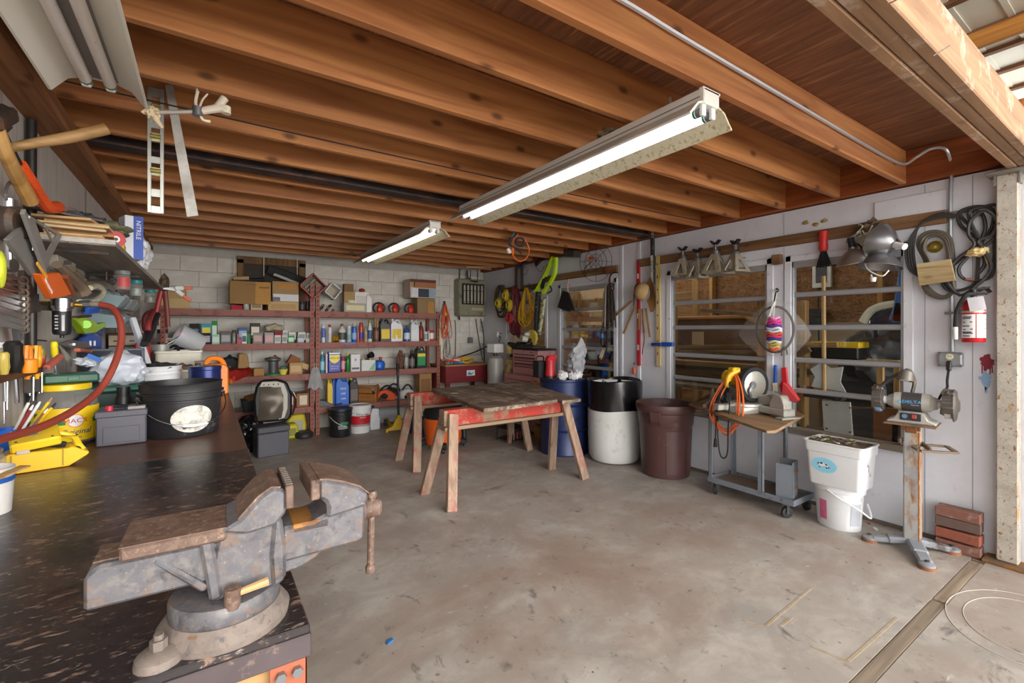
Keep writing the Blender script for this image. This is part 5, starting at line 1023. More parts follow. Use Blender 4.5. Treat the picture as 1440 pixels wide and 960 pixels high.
def tank(x,y,r,h,m,lab,top=None):
 t=thing('gas_cylinder',lab,'cylinder',(x,y,0));put(MB().lathe([(0,.02),(r*.9,0),(r,.03),(r,h-.09),(r*.9,h-.04),(r*.5,h-.005),(0,h)],n=28),'tank',m,t)
 if top:put(MB().cyl((0,0,h-.01),(0,0,h+.05),.03,n=12),'valve',m_dks,t)
 return t
tank(3.83,6.22,.128,1.03,mat('#a5a39f',.45,.1,.06,6),'pale grey gas cylinder beside the red cabinet',True)
tank(3.95,5.93,.115,1.02,mat('#a58a58',.5,.1,.25,7,'#7a5a34',.35),'rust stained tan gas cylinder behind the pink tool chest',True)
single(MB().b2((-.10,-.09,0),(.10,.09,.14),.006),'meter_box',m_wht,'white box sitting on the grey gas cylinder','box',(3.83,6.22,1.082),R(10),w=False)
t,b=pail('yellow_pail','small yellow paint pail on the tan gas cylinder',(3.95,5.93,1.075),.09,.14,mat('#c9b26a',.5,var=.2));cable([(3.83,6.3,1.2),(3.7,6.3,1.17),(3.6,6.5,1.08),(3.58,7.0,.98)],.012,m_blkr,'black hose curling from the white box','hose','hose')
# pink tool chest on its cabinet
m_pink=mat('#c08a88',.4,.1,.08,8,'#a87876',.15);m_pinkd=mat('#98605f',.5)
t=thing('tool_cabinet','dusty pink steel cabinet with drawers under the tool chest','cabinet',(3.93,5.40,0))
put(MB().b2((-.22,-.38,.05),(.22,.36,.79),.006),'cabinet_body',m_pink,t)
for k in range(6):d_=put(MB().b2((-.228,-.34,.16+k*.1),(-.218,.32,.245+k*.1),.003),'drawer',m_pink,t);put(MB().b2((-.234,-.30,.222+k*.1),(-.226,.28,.236+k*.1),.002),'pull',m_pinkd,d_)
for x in(-.18,.18):
 for y in(-.33,.31):put(MB().cyl((x-.012,y,.03),(x+.012,y,.03),.03,n=12),'caster',m_blk,t)
t=thing('tool_chest','pink steel tool chest with five drawers on the cabinet','tool chest',(3.98,5.41,.792))
put(MB().b2((-.15,-.32,0),(.16,.32,.36),.008),'chest_body',m_pink,t)
for k,(z,h)in enumerate(((.035,.085),(.13,.035),(.175,.035),(.22,.035),(.265,.035))):d_=put(MB().b2((-.157,-.27,z),(-.148,.27,z+h),.002),'drawer',m_pinkd if k%2 else m_pink,t);put(MB().b2((-.163,-.25,z+h-.012),(-.155,.25,z+h-.002),.001),'pull',m_blkr,d_)
put(MB().cyl((-.165,.0,.33),(-.15,.0,.33),.012,n=10).b2((-.158,-.2,.325),(-.150,-.12,.333)),'lock',m_chr,t)
single(MB().b2((-.16,-.33,0),(.17,.33,.022),.004),'tool_tray',m_blkr,'black rubber mat on the pink tool chest','mat',(3.98,5.41,1.1525),w=False)
# string trimmer/pole saw with lime green loop handle standing on the chest
t=thing('chop_saw','old mitre saw with a yellow guard on top of the tool chest','saw',(3.95,5.42,1.176))
put(MB().b2((-.12,-.2,0),(.12,.2,.03),.005),'base',m_dks,t);put(MB().lathe([(0,-.02),(.12,-.02),(.12,.02),(0,.02)],(0,-.02,.15),24,ax=(1,0,0),a0=R(60),a1=R(330)),'blade_guard',mat('#c9b24a',.5,h2='#8a7a3a',amt=.3),t)
put(MB().cyl((-.06,.02,.13),(-.14,.04,.14),.045,n=14).blob((-.04,.05,.2),(.05,.05,.04),3,.2,2,2),'motor',mat('#b9b6ac',.5),t);put(MB().tube([(-.02,.0,.12),(-.0,.2,.07),(0,.36,.06)],.028,8),'handle',m_blkr,t)
t=thing('lime_harness','lime green and black padded strap hanging above the tool chest','strap',on(760,478,X=4.02))
H=lambda x,y,X=4.0:on(x,y,X=X)
m_lime=mat('#b8e01c',.5,var=.12);
put(MB().tube([H(778,362),H(768,385),H(757,405),H(753,410)],.036,6),'left_strap',m_lime,t,True);put(MB().tube([H(782,362),H(780,385),H(770,403),H(764,411)],.034,6),'right_strap',m_lime,t,True)
put(MB().tube([H(772,372),H(765,394),H(762,404)],.03,6),'pad',m_blkr,t,True);put(MB().tube([H(757,410),H(755,440),H(753,478),H(740,488,3.95),H(716,484,3.9)],.042,8),'sleeve',mat('#1f1f1c',.7,var=.3,sc=40,h2='#c9d06a',amt=.12),t,True)
put(MB().tube([H(766,416),H(763,440),H(758,470)],.028,6),'sleeve',mat('#b5b893',.7,var=.3,sc=30,h2='#3a3a34',amt=.4),t,True);put(MB().tube([H(772,400),H(776,408),H(770,412)],.01,6),'buckle',m_blkr,t,True)
# rope coils on the hooks in the corner
def coil_on(name,label,px,py,rx,rz_,n,r,m,X=4.10,cat='rope',seed=1,extra=None):
 c=on(px,py,X=X);t=thing(name,label,cat,c)
 put(loops((0,0,0),rx,rz_,n,r,seed,plane='YZ'),'coil',m,t)
 put(MB().b2((-.01,-.012,-.02),(.09,.012,.02)),'hook',m_dks,t);return t
coil_on('dark_rope','dark brown hanks of rope on the corner hook',703,402,.17,.22,9,.012,mat('#4a4030',.8),X=4.08,seed=3)
t=thing('yellow_rope','clover shaped hank of yellow rope in the corner','rope',on(708,430,X=4.02))
for k,(dx,dy)in enumerate(((-8,2),(2,-9),(7,5))):
 c=on(708+dx,424+dy,X=4.02);mb=MB()
 for q in range(5):mb.tube([c+Vector((.015*q*.6-.02,(.04+.010*q)*math.cos(R(a)),(.05+.011*q)*math.sin(R(a))))for a in range(0,360,40)],.0095,5,closed=True,res=3)
 put(mb,'loop',mat('#cbb22c',.7,var=.2,sc=30),t,True)
put(MB().bar(on(708,424,X=4.0),on(708,424,X=4.17),.02,.02),'hook',m_dks,t,True)
coil_on('dark_red_hose','thick dark red hose hanging in long loops in the corner',724,403,.13,.33,12,.017,mat('#6d2028',.5),X=4.08,seed=6,cat='hose')
t=thing('extension_cable','round bunch of bright red cord below the yellow rope','cord',on(716,447,X=4.03));random.seed(5);mb=MB()
for k in range(9):a0=k*40;mb.tube([Vector((.0+.02*math.cos(k+a),.085*math.sin(R(a0))*math.sin(a)+.06*math.cos(R(a0))*math.cos(a),.08*math.cos(R(a0))*math.sin(a)-.05*math.sin(R(a0))*math.cos(a)))for a in[R(q*45)for q in range(8)]],.010,5,closed=True,res=3)
put(mb,'coil',mat('#b5343a',.5),t);put(MB().bar((0,0,0),(.13,0,.0),.02,.02),'hook',m_dks,t)
coil_on('extension_cable','yellow extension cord hanging in loops beside the lime strap',741,405,.17,.24,14,.0095,mat('#d0a21f',.5,var=.15),X=4.06,seed=12,cat='cord')
t=thing('blue_tie','blue and orange tie holding the yellow cord up','tie',on(744,410,X=4.07));put(MB().tube([on(742,404,X=4.07),on(746,409,X=4.07),on(744,415,X=4.07),on(749,420,X=4.07)],.012,6),'blue_loop',mat('#3a78a8',.5),t,True);put(MB().tube([on(746,414,X=4.05),on(745,428,X=4.05),on(750,440,X=4.05)],.014,6),'orange_loop',mat('#d8862c',.5),t,True);put(MB().bar(on(744,406,X=4.05),on(744,398,X=4.17),.01,.01),'hook',m_dks,t,True)
t=thing('plug_strip','white plug and grey cord hung low on the corner wall','plug',on(700,470,X=4.1));put(MB().blob((0,0,0),(.03,.03,.045),1,.2,2,2),'plug',m_wht,t);put(MB().tube([(0,-.02,-.02),(.02,-.06,-.05),(0,-.05,-.10),(.02,-.02,-.17)],.008,5),'cord',m_dks,t);put(MB().bar((0,0,0),(.075,0,.02),.01,.01),'bracket',m_dks,t)
# wet vac and hoses under the planks, blow torch set
t=thing('shop_vacuum','orange and black shop vacuum under the planks between the sawhorses','vacuum',(2.42,5.15,0),R(20))
put(MB().lathe([(0,.06),(.2,.06),(.215,.08),(.235,.40),(0,.40)],n=28),'tank',m_orng,t);put(MB().lathe([(.237,.38),(.245,.40),(.245,.44),(.2,.54),(.12,.58),(0,.585)],n=28),'motor_head',m_blkr,t)
for a in(45,135,225,315):
 x,y=math.cos(R(a)),math.sin(R(a));ft=put(MB().bar((x*.18,y*.18,.09),(x*.28,y*.28,.06),.08,.06,.01),'caster_foot',m_blkr,t);put(MB().cyl((x*.28-.012*y,y*.28+.012*x,.03),(x*.28+.012*y,y*.28-.012*x,.03),.03,n=14),'wheel',m_blk,ft)
put(MB().cyl((.25,-.12,.06),(.23,-.10,.62),.03,n=12),'wand',m_blk,t)
put(MB().tube([(.2,.05,.42),(.33,.0,.36),(.42,.08,.22),(.36,.2,.16),(.26,.18,.25)],.026,8),'hose',m_blkr,t)
t=thing('step_stool','dark blue folding stool behind the sawhorses','stool',(2.56,5.95,0),R(10))
for x in(-.17,.17):put(MB().bar((x,-.16,0),(x,.06,.62),.025,.035,.005),'leg',mat('#2a3f63',.45),t);put(MB().bar((x,.18,0),(x,-.0,.60),.025,.035,.005),'leg',mat('#2a3f63',.45),t)
for z in(.22,.42):put(MB().b2((-.18,-.12+z*.25,z),(.18,.06+z*.1,z+.02),.004),'step',m_dk,t)
t=thing('wire_rack','black metal rack of bottles on the floor under the planks','rack',(3.36,5.02,0),R(15))
for z in(.02,.16,.30):put(MB().b2((-.16,-.14,z),(.16,.14,z+.012)),'shelf',m_blkr,t)
for x in(-.155,.155):
 for y in(-.135,.135):put(MB().cyl((x,y,0),(x,y,.40),.008,n=8),'upright',m_blkr,t)
for k in range(4):put(MB().cyl((-.1+k*.07,-.1,.032),(-.1+k*.07,-.1,.125),.02,n=10),'bottle',mat('#6d3034',.5),t)
single(MB().blob((0,0,.08),(.10,.08,.08),5,.4,2,3),'red_bag',mat('#7a3a34',.7),'crumpled reddish bag on top of the black rack','bag',(3.36,5.02,.40),w=False)
t=thing('wood_crate','pale wooden crate with a diagonal brace beside the pink cabinet','crate',(3.88,4.83,0),0)
for z in(0,.19,.38,.57):put(MB().b2((-.2,-.15,z),(-.185,.15,z+.17),.002),'slat',m_woody,t);put(MB().b2((-.185,-.16,z),(.2,-.145,z+.17),.002),'slat',m_wood,t)
for x in(-.18,.18):
 for y in(-.14,.14):put(MB().b2((x-.018,y-.018,0),(x+.018,y+.018,.76),.002),'corner_post',m_woodz,t)
put(MB().bar((-.18,-.168,.1),(.19,-.168,.7),.016,.06,.002),'brace',m_wood,t)
# on the blue drum: red impact wrench-like jack, black caddy, white bag and rubbish
c0=Vector((3.56,4.22,.858))
t=thing('red_pitcher','red plastic pump can with a spout standing on the blue drum','can',(3.40,4.28,.871));put(MB().lathe([(0,0),(.062,0),(.062,.05),(.05,.16),(.056,.22),(0,.225)],n=18),'can_body',m_red,t);put(MB().prism([(-.05,.19),(.05,.19),(.09,.255),(.08,.275),(-.03,.265),(-.06,.23)],'XZ',-.03,.03,bev=.006),'head',m_red,t);put(MB().lathe([(0,0),(.064,0),(.064,.03),(0,.03)],n=18),'foot_band',m_blk,t)
t=thing('black_caddy','small black box with a handle behind the red pump can','box',(3.36,4.42,.871),0);put(MB().b2((-.07,-.06,0),(.07,.06,.20),.006),'box_body',m_blkr,t);put(MB().tube([(-.05,0,.2),(-.04,0,.25),(.04,0,.25),(.05,0,.2)],.009,6),'handle',m_blk,t)
t=thing('white_bag','crumpled white plastic bag hanging over the blue drum','bag',(3.72,4.20,.871))
def wb_(u,v_):
 a=u*2*math.pi;z=v_*.36;r=.06+.045*math.sin(v_*3.3)**2
 r*=1+.55*noise.noise(Vector((math.cos(a)*2.5,math.sin(a)*2.5,v_*6)))
 return Vector((r*math.cos(a)+.04*v_,r*math.sin(a),z+.05*math.sin(a)*v_))
put(MB().sheet(wb_,22,16,thick=.002),'bag',mat('#d3d5da',.45,var=.08),t);put(MB().sheet(lambda u,v_:Vector((-.09+.20*u+.04*math.sin(v_*3),-.05-.03*math.sin(u*3.1)+.035*noise.noise(Vector((u*5,v_*5,3))),.24+.25*v_*(1-.55*abs(u-.6)*2)+.03*noise.noise(Vector((u*7,v_*7,1))))),12,12,thick=.002),'fold',mat('#d9dbe0',.45),t)
for k,(dx,dy,s,hx,l)in enumerate(((-.11,-.12,.055,'#d8d8da','crumpled white paper ball at the front of the drum lid'),(-.02,-.18,.05,'#c9c9cc','grey white crumpled cup on the drum lid'),(-.05,-.02,.05,'#e2d8d6','pinkish crumpled tissue on the drum lid'),(.06,-.17,.06,'#dddddf','white torn bag piece at the front of the drum lid'),(.10,-.08,.055,'#b9bcc0','clear plastic ball on the drum lid beside the bag'))):
 single(MB().blob((0,0,s*.9),(s,s,s*.9),k+3,.5,2.5,3),'crumpled_paper',mat(hx,.6),l,'rubbish',(3.56+dx,4.22+dy,.865),w=False)
# ---------------------------------------------------------------- mitre saw on the cart
m_ali=mat('#a9a89f',.42,.4,.12,12,'#8d897d',.2);m_dwy=mat('#e3b31c',.42,var=.1)
t=thing('mitre_saw','yellow and grey mitre saw with its round blade guard on the cart','saw',(3.80,2.14,.758),R(-16));t.scale=(1.15,1.15,1.15)
# local: x toward the wall, y toward the window far side
put(MB().prism([(-.13,-.12),(.13,-.13),(.15,0),(.13,.13),(-.13,.12),(-.17,0)],'XY',0,.05,bev=.006),'base',m_ali,t)
put(MB().b2((.0,-.34,.012),(.10,-.12,.062),.008).b2((-.04,-.36,0),(.12,-.30,.012),.002),'side_wing',m_ali,t);put(MB().b2((.0,.12,.012),(.10,.30,.062),.008).b2((-.04,.26,0),(.12,.31,.012),.002),'side_wing',m_ali,t)
put(MB().lathe([(0,.05),(.125,.05),(.125,.066),(0,.066)],n=28),'turntable',mat('#cfcfc8',.35,.3),t);put(MB().b2((-.26,-.03,.02),(-.10,.03,.062),.006),'mitre_arm',m_ali,t)
for s in(-1,1):put(MB().prism([(s*.03,.062),(s*.30,.062),(s*.30,.13),(s*.20,.155),(s*.07,.12),(s*.03,.10)],'YZ',.055,.075,bev=.004),'fence',m_ali,t)
put(MB().prism([(-.32,0),(-.20,0),(-.20,.10),(-.235,.15),(-.29,.15),(-.32,.09)],'YZ',.02,.09,bev=.006),'fence_block',m_ali,t)
put(MB().bar((.10,0,.03),(.15,0,.19),.06,.05,.008).bar((.15,0,.18),(-.01,.0,.24),.05,.06,.01),'pivot_arm',m_dks,t)
put(MB().lathe([(0,-.018),(.125,-.018),(.13,-.01),(.13,.018),(0,.018)],(.03,-.05,.20),36,ax=(0,1,0),a0=R(0),a1=R(360)),'blade_guard',m_blkr,t)
put(MB().lathe([(.0,-.021),(.095,-.021),(.098,-.019),(0,-.019)],(.03,-.05,.20),32,ax=(0,1,0)),'blade',mat('#b9b6ac',.3,.6),t)
put(MB().cyl((.01,.0,.22),(-.02,.16,.24),.052,n=18).cyl((.01,.0,.22),(.0,-.03,.22),.045,n=16),'motor',m_dwy,t);put(MB().tube([(-.05,.0,.30),(-.12,.02,.26),(-.13,.03,.18)],.018,8).b2((-.10,.0,.27),(-.03,.06,.32),.008),'handle',m_dwy,t)
put(MB().tube([(-.01,-.07,.11),(-.035,-.08,.16),(.0,-.075,.20)],.012,6).cyl((.0,-.085,.20),(.0,-.065,.20),.025,n=12),'guard_link',m_stl,t)
put(MB().blob((-.10,.10,.10),(.055,.06,.06),4,.4,3,3),'clamp_knob',m_blkr,t);put(MB().tube([(-.12,.10,.05),(-.13,.13,.11),(-.09,.15,.13),(-.08,.10,.12)],.009,6),'clamp',m_chr,t)
put(MB().bar((-.17,.22,.005),(.02,.34,.03),.03,.03,.004).prism([(.27,.0),(.34,.0),(.30,.13)],'YZ',-.03,-.01),'extension_wing',m_ali,t)
for a,b in((.02,.21),(.07,.24)):put(MB().cyl((-.13,a,.02),(-.13,a,.05),.012,n=8),'bolt',m_chr,t)
t=thing('extension_cable','orange extension cord looped over the mitre saw and hanging off the cart','cord',on(1030,545,X=3.62))
Q=lambda x,y,X=3.60:on(x,y,X=X)
mb=MB()
for o in((0,0),(5,3),(-3,8)):
 mb.tube([Q(1034+o[0]*.4,527,3.70),Q(1040+o[0],560),Q(1036+o[0],592+o[1],3.56),Q(1020,603+o[1],3.56),Q(1005-o[1]*.6,588,3.56),Q(1003+o[0],568,3.60),Q(1018+o[0],540,3.66)],.0065,6,closed=True)
put(mb,'cord',mat('#e2682c',.45),t,True)
t=thing('power_cable','black power cord with a plug hanging off the front of the cart','cord',on(1010,560,X=3.6))
put(MB().tube([Q(1022,535,3.68),Q(1010,560),Q(1007,595,3.55),Q(1006,618,3.55)],.006,6).tube([Q(1026,533,3.68),Q(1026,565,3.57),Q(1024,600,3.55),Q(1023,635,3.55),Q(1018,644,3.55),Q(1012,636,3.55),Q(1009,600,3.56),Q(1012,560,3.6),Q(1020,540,3.68)],.006,6),'cord',m_blkr,t,True)
put(MB().cyl(Q(1006,617,3.55),Q(1006,628,3.55),.011,.016,n=10),'plug',m_blkr,t,True)
# ---------------------------------------------------------------- brushes and dust pan by the windows
N_=lambda x,y,o=.03:on(x,y,X=XR-o)
t=thing('red_dustpan','red plastic dustpan hung by its handle on the post between the windows','dustpan',N_(1105,545))
put(MB().prism([(p.y,p.z)for p in(N_(1100,517),N_(1107,516),N_(1109,538),N_(1126,561),N_(1122,565),N_(1103,558),N_(1097,542),N_(1101,534))],'YZ',XR-.05,XR-.03,bev=.003),'pan',mat('#cf2430',.4),t,True)
put(MB().prism([(p.y,p.z)for p in(N_(1104,537),N_(1109,540),N_(1127,562),N_(1121,566),N_(1102,556))],'YZ',XR-.075,XR-.05,bev=.006),'scoop',mat('#d84a4e',.4),t,True);put(MB().b2(tuple(N_(1104,520)-Vector((0,.008,.01))),tuple(N_(1104,520)+Vector((.03,.008,.0)))),'hook',m_stl,t,True)
t=thing('blue_brush','small brush with a blue handle hung beside the red dustpan','brush',N_(1090,530))
put(MB().bar(N_(1090.5,513),N_(1090,539),.022,.028,.006),'handle',mat('#1f55b8',.4),t,True);put(MB().bar(N_(1090,538),N_(1091,550),.022,.04,.003),'bristles',m_cream,t,True);put(MB().bar(N_(1090,518),N_(1090,518,-.0),.006,.006),'nail',m_stl,t,True)
t=thing('snow_brush','black bristle brush with a red handle hung over the right window','brush',N_(1158,350,.05))
put(MB().lathe([(0,0),(.026,0),(.034,.02),(.03,.08),(.034,.13),(.028,.16),(0,.165)],N_(1158,353,.05),16),'handle',mat('#cf2c2a',.4),t,True);put(MB().cyl(N_(1158.5,330,.05),N_(1158.5,327,.05),.018,n=10),'cap',m_blkr,t,True)
mb=MB();c=N_(1158,354,.05)
for k in range(26):
 a=k*2.4;q=.055*math.sqrt(k/26);mb.cyl(c+Vector((.012*math.cos(a),.016*math.sin(a),0)),c+Vector((.35*q*math.cos(a),1.1*q*math.sin(a),-.125+.03*q*10*.3)),.006,.004,n=5)
stuff(put(mb,'bristles',m_blkr,t,True));put(MB().bar(N_(1158,330,.05),N_(1158,329,-.0),.008,.008),'nail',m_stl,t,True)
# clamp lamps in a bunch
t0=[('spun aluminium clamp lamp facing right, topmost of the bunch over the window',(1236,340),(.75,-.45,.42),.125,'#8d8d90'),('dull spotted clamp lamp hanging lowest left in the bunch',(1203,371),(-.12,.12,1),.12,'#a8a49c'),('grey clamp lamp facing down, lowest right in the bunch',(1237,376),(.18,-.12,1),.13,'#9a9a9d')]
for k,(lb,p,ax,r,hx)in enumerate(t0):
 c=N_(p[0],p[1],.15);t=thing('clamp_lamp',lb,'lamp',c,0,'clamp lamps over the right window')
 ax=Vector(ax)if k else Vector((.35,.75,.30));m_=mat(hx,.32,.85,.15,8,'#77756f',.2)
 d=ax.normalized()if k else-ax.normalized()
 put(MB().lathe([(r,0),(r*1.02,.004),(r*.98,.012),(r*.8,.05),(r*.5,.09),(r*.25,.11),(.022,.115),(.02,.16),(0,.165),],(0,0,0),28,ax=d).lathe([(r*.97,.006),(r*.78,.052),(r*.45,.09),(0,.10)],(0,0,0),28,ax=d),'shade',m_,t)
 put(MB().cyl(d*.11,d*.20,.022,n=12),'socket',m_wht if k!=1 else m_blkr,t)
 put(MB().bar(d*.18,Vector((XR-.02,c.y,c.z+.12))-c,.012,.03,.002),'clamp',m_stl,t)
mb=MB();random.seed(2)
for k in range(7):
 P=[N_(1218+random.uniform(-14,10),330+random.uniform(-14,32),.10+random.uniform(-.05,.05))for q in range(6)];mb.tube(P,.005,5,res=4)
t=thing('cord_bundle','tangle of white lamp cords wound above the clamp lamps','cord',N_(1220,340,.08));put(mb,'cord',m_cream,t,True)
put(MB().tube([N_(1228,360,.1),N_(1217,368,.16),N_(1222,380,.2),N_(1240,388,.22),N_(1250,380,.2)],.005,5).tube([N_(1225,386,.2),N_(1227,392,.2)],.005,5),'lamp_cord',m_wht,t,True);put(MB().lathe([(0,0),(.014,0),(.02,.03),(0,.035)],N_(1228,396,.2),10),'plug',m_wht,t,True)
put(MB().blob(N_(1225,319,.06),(.05,.08,.05),6,.7,4,3),'nest',mat('#5d4a38',.9,var=.4),t,True);mb=MB().tube([N_(1200,345,.14),N_(1193,352,.16),N_(1200,358,.16),N_(1212,350,.14),N_(1207,343,.12)],.006,5);put(mb,'black_cord',m_blkr,t,True)
put(MB().tube([N_(1222,310,.04),N_(1210,325,.10),N_(1194,336,.10),N_(1193,341,.10),N_(1215,332,.10)],.009,6),'cord_strap',mat('#a8a49a',.6),t,True)
# wooden spool board, cable coils, conduit, outlet, extinguisher
cable([N_(1340,494,.02),N_(1339,420,.02),N_(1337,300,.02),N_(1338,243,.025)],.011,mat('#a9adb1',.35,.7),'straight steel conduit running down the right wall to the outlet','conduit','pipe')
for y in(300,440):struct(MB().b2(tuple(N_(1338.5,y,.032)-Vector((0,.03,.008))),tuple(N_(1338.5,y,.0)+Vector((0,.03,.008)))),'pipe_strap',m_stl,wr)
JC=ZJ+.08
c_=[on(862,-4,Y=1.144),on(900,18,Y=1.144),on(960,55,Y=1.144),on(1100,137,Y=1.144),on(1230,213,Y=1.144),on(1268,231,Y=1.144)]
c_=[Vector((p.x,1.138,p.z))for p in c_]
cable(c_+[Vector((XR-.16,1.06,c_[-1].z+.03)),N_(1310,209,.10),N_(1330,210,.09),N_(1338,232,.04)],.0095,mat('#c9ccd2',.35,.5,.1,3),'flexible ribbed conduit clipped along the ceiling joist','conduit','pipe')
t=thing('conduit_fitting','small steel conduit fitting where the flexible conduit meets the pipe','fitting',N_(1338,240,.03));put(MB().cyl(N_(1338,246,.025),N_(1338,234,.025),.019,n=12),'coupling',m_stl,t,True);put(MB().bar(N_(1338,240,.025),N_(1349,240,.02),.02,.02,.003),'clamp_screw',m_stl,t,True)
t=thing('outlet_box','grey metal outlet box with a black plug on the right wall','outlet',N_(1336,505,.0))
c=N_(1337,505,.025);put(MB().box(c,(.05,.12,.095),.008),'box',mat('#9a9ca0',.45,.5),t,True)
for s in(-1,1):
 for q in(-1,1):put(MB().cyl(c+Vector((-.022,s*.052,q*.04)),c+Vector((-.029,s*.052,q*.04)),.010,n=10),'screw',m_stl,t,True)
put(MB().cyl(c+Vector((-.024,.0,.018)),c+Vector((-.029,.0,.018)),.019,n=18),'receptacle',mat('#d9d3b0',.5),t,True)
for s in(-.006,.006):put(MB().box(c+Vector((-.0295,s,.021)),(.001,.003,.009)),'slot',m_blkr,t,True)
put(MB().bar(c+Vector((-.03,0,-.01)),c+Vector((-.05,0,-.075)),.026,.024,.006),'plug',m_blk,t,True)
t=thing('power_cable','black power cord from the outlet box down to the bench grinder','cord',N_(1333,545,.06));put(MB().tube([c+Vector((-.05,0,-.07)),N_(1332,535,.07),N_(1332,545,.10),(3.98,.92,1.05),(3.93,.93,1.0)],.007,6),'cord',m_blkr,t,True)
E_=lambda x,y,o=.05:on(x,y,X=XR-o)
m_cab=mat('#33312f',.5,var=.2,sc=20);m_cabb=mat('#574f44',.55,var=.15,sc=20)
t=thing('black_cable','heavy black cable tied in a figure eight with masking tape by the column','cable',E_(1376,335))
LP=[[(1376,335),(1352,305),(1352,296),(1375,290),(1396,295),(1395,320),(1378,345),(1375,380),(1372,398),(1350,408),(1330,405),(1325,385),(1350,365)],
 [(1376,335),(1362,300),(1385,290),(1404,289),(1416,305),(1410,325),(1385,345)],
 [(1376,338),(1395,330),(1402,310),(1385,296),(1365,310),(1362,330),(1370,345),(1345,365),(1330,390),(1350,415),(1375,400),(1390,385),(1394,372),(1383,350)],
 [(1376,336),(1352,318),(1348,302),(1360,296),(1380,300),(1386,320),(1380,342),(1385,370),(1375,385)],
 [(1376,345),(1360,362),(1348,378),(1356,392),(1385,393),(1397,380),(1399,340),(1400,315)]]
mb=MB()
for k,L_ in enumerate(LP):mb.tube([E_(x,y,.03+.022*(k%3)+.006*math.sin(i*2+k))for i,(x,y)in enumerate(L_)],.0102,7,closed=k in(0,2),res=4)
mb.tube([E_(1375,409,.05),E_(1385,405,.05),E_(1393,411,.05)],.011,6)
put(mb,'cable',m_cab,t,True);put(MB().blob(E_(1374,354,.065),(.035,.055,.03),3,.4,3,3),'masking_tape',mat('#d0b882',.7),t,True);put(MB().bar(E_(1386,357,.06),E_(1391,371,.06),.004,.02),'tape_end',mat('#d0b882',.7),t,True)
put(MB().bar(E_(1372,300,.0),E_(1372,300,.08),.014,.014),'hook',m_dks,t,True);put(MB().bar(E_(1358,392,.06),E_(1370,393,.06),.012,.015),'lug',mat('#8d5a50',.5),t,True)
t=thing('grey_hose','brown grey air hose wound on a wooden board on the right wall','hose',E_(1310,370))
mb=MB()
for k in range(3):mb.tube([E_(1302+k*3,370,.04+.02*k),E_(1291+k*4,345+k*3,.04+.02*k),E_(1297+k*3,330+k*3,.05),E_(1316,325+k*3,.05),E_(1334-k*3,332+k*2,.05),E_(1340-k*3,352,.05),E_(1340-k*2,380,.04+.01*k),E_(1341,408,.05),E_(1325,419-k,.05),E_(1305+k*2,412-k*2,.05),E_(1297+k*2,395,.04)],.011,7,closed=True,res=4)
put(mb,'hose',m_cabb,t,True);mb=MB()
for k in range(4):mb.tube([E_(1345-k,303+k,.06),E_(1322,300+k*1.5,.06),E_(1298-k,312+k,.05),E_(1280+k*2,335,.05),E_(1274+k*3.5,355,.05),E_(1279+k*3,378,.05),E_(1292,388-k*3,.05)],.0075,6)
put(mb,'thin_hose',m_cab,t,True)
put(MB().prism([(p.y,p.z)for p in(E_(1292,372),E_(1340,365),E_(1347,395),E_(1296,402))],'YZ',XR-.105,XR-.085,bev=.002),'wooden_board',wood('#c9b48a','#a08558','Y',1,.8,.4),t,True);put(MB().bar(E_(1320,385,.0),E_(1320,385,.1),.02,.02),'peg',m_wood,t,True)
t=thing('brass_disc','round brass knob screwed to the right wall inside the hose loop','knob',N_(1315,347,.0));put(MB().lathe([(0,0),(.042,0),(.040,.012),(.02,.03),(0,.032)],N_(1315,347,.0),20,ax=(-1,0,0)),'disc',mat('#b59a3a',.3,.8),t,True);put(MB().cyl(N_(1315,347,.03),N_(1315,347,.04),.006,n=8),'screw',m_stl,t,True)
t=thing('fire_extinguisher','red fire extinguisher with white instruction labels on the right wall','extinguisher',on(1369,481,X=4.09));t.rotation_euler=(0,0,R(-62));
Hx=on(1369,418,X=4.09).z-t.location.z
b=put(MB().lathe([(0,0),(.052,0),(.056,.006),(.056,Hx*.80),(.051,Hx*.88),(.03,Hx*.96),(.018,Hx),(0,Hx)],n=32),'cylinder',mat('#b81f28',.3,.1,.1,6),t)
def xl(z0,z1,a0,a1,m_,nm,r=.0565):return put(MB().lathe([(r,z0*Hx),(r+.001,z0*Hx),(r+.001,z1*Hx),(r,z1*Hx)],n=16,a0=R(a0),a1=R(a1)),nm,m_,b)
xl(.10,.62,183,262,m_wht,'label_sheet');xl(.10,.62,267,345,mat('#d6d3cc',.5),'label_sheet');xl(.655,.70,180,360,mat('#c9b9a0',.4,.4),'bracket_strap',.0572)
for k in range(9):xl(.15+.05*k,.165+.05*k,275,275+[48,60,40,55,30,58,45,60,35][k],mat('#a9a6a2',.6),'print',.0577)
for z,a,w_ in((.55,195,50),(.52,195,45),(.44,236,12),(.43,200,14),(.35,195,40),(.28,238,12),(.27,200,16),(.19,195,55),(.215,195,50),(.13,195,42)):xl(z,z+.022,a,a+w_,mat('#3f4452',.6),'print',.0577)
put(MB().cyl((0,0,Hx),(0,0,Hx+.05),.016,n=12).bar((-.01,0,Hx+.05),(.07,-.02,Hx+.06),.02,.012).bar((-.01,0,Hx+.02),(.06,-.02,Hx+.02),.02,.012),'valve',m_blk,t)
put(MB().tube([(0,-.02,Hx+.02),(-.05,-.04,Hx+.01),(-.085,-.02,Hx*.7),(-.09,-.01,Hx*.30)],.012,8),'hose',m_blkr,t);put(MB().cyl((-.09,-.01,Hx*.34),(-.088,-.01,Hx*.06),.014,.011,n=10),'nozzle',m_wht,t)
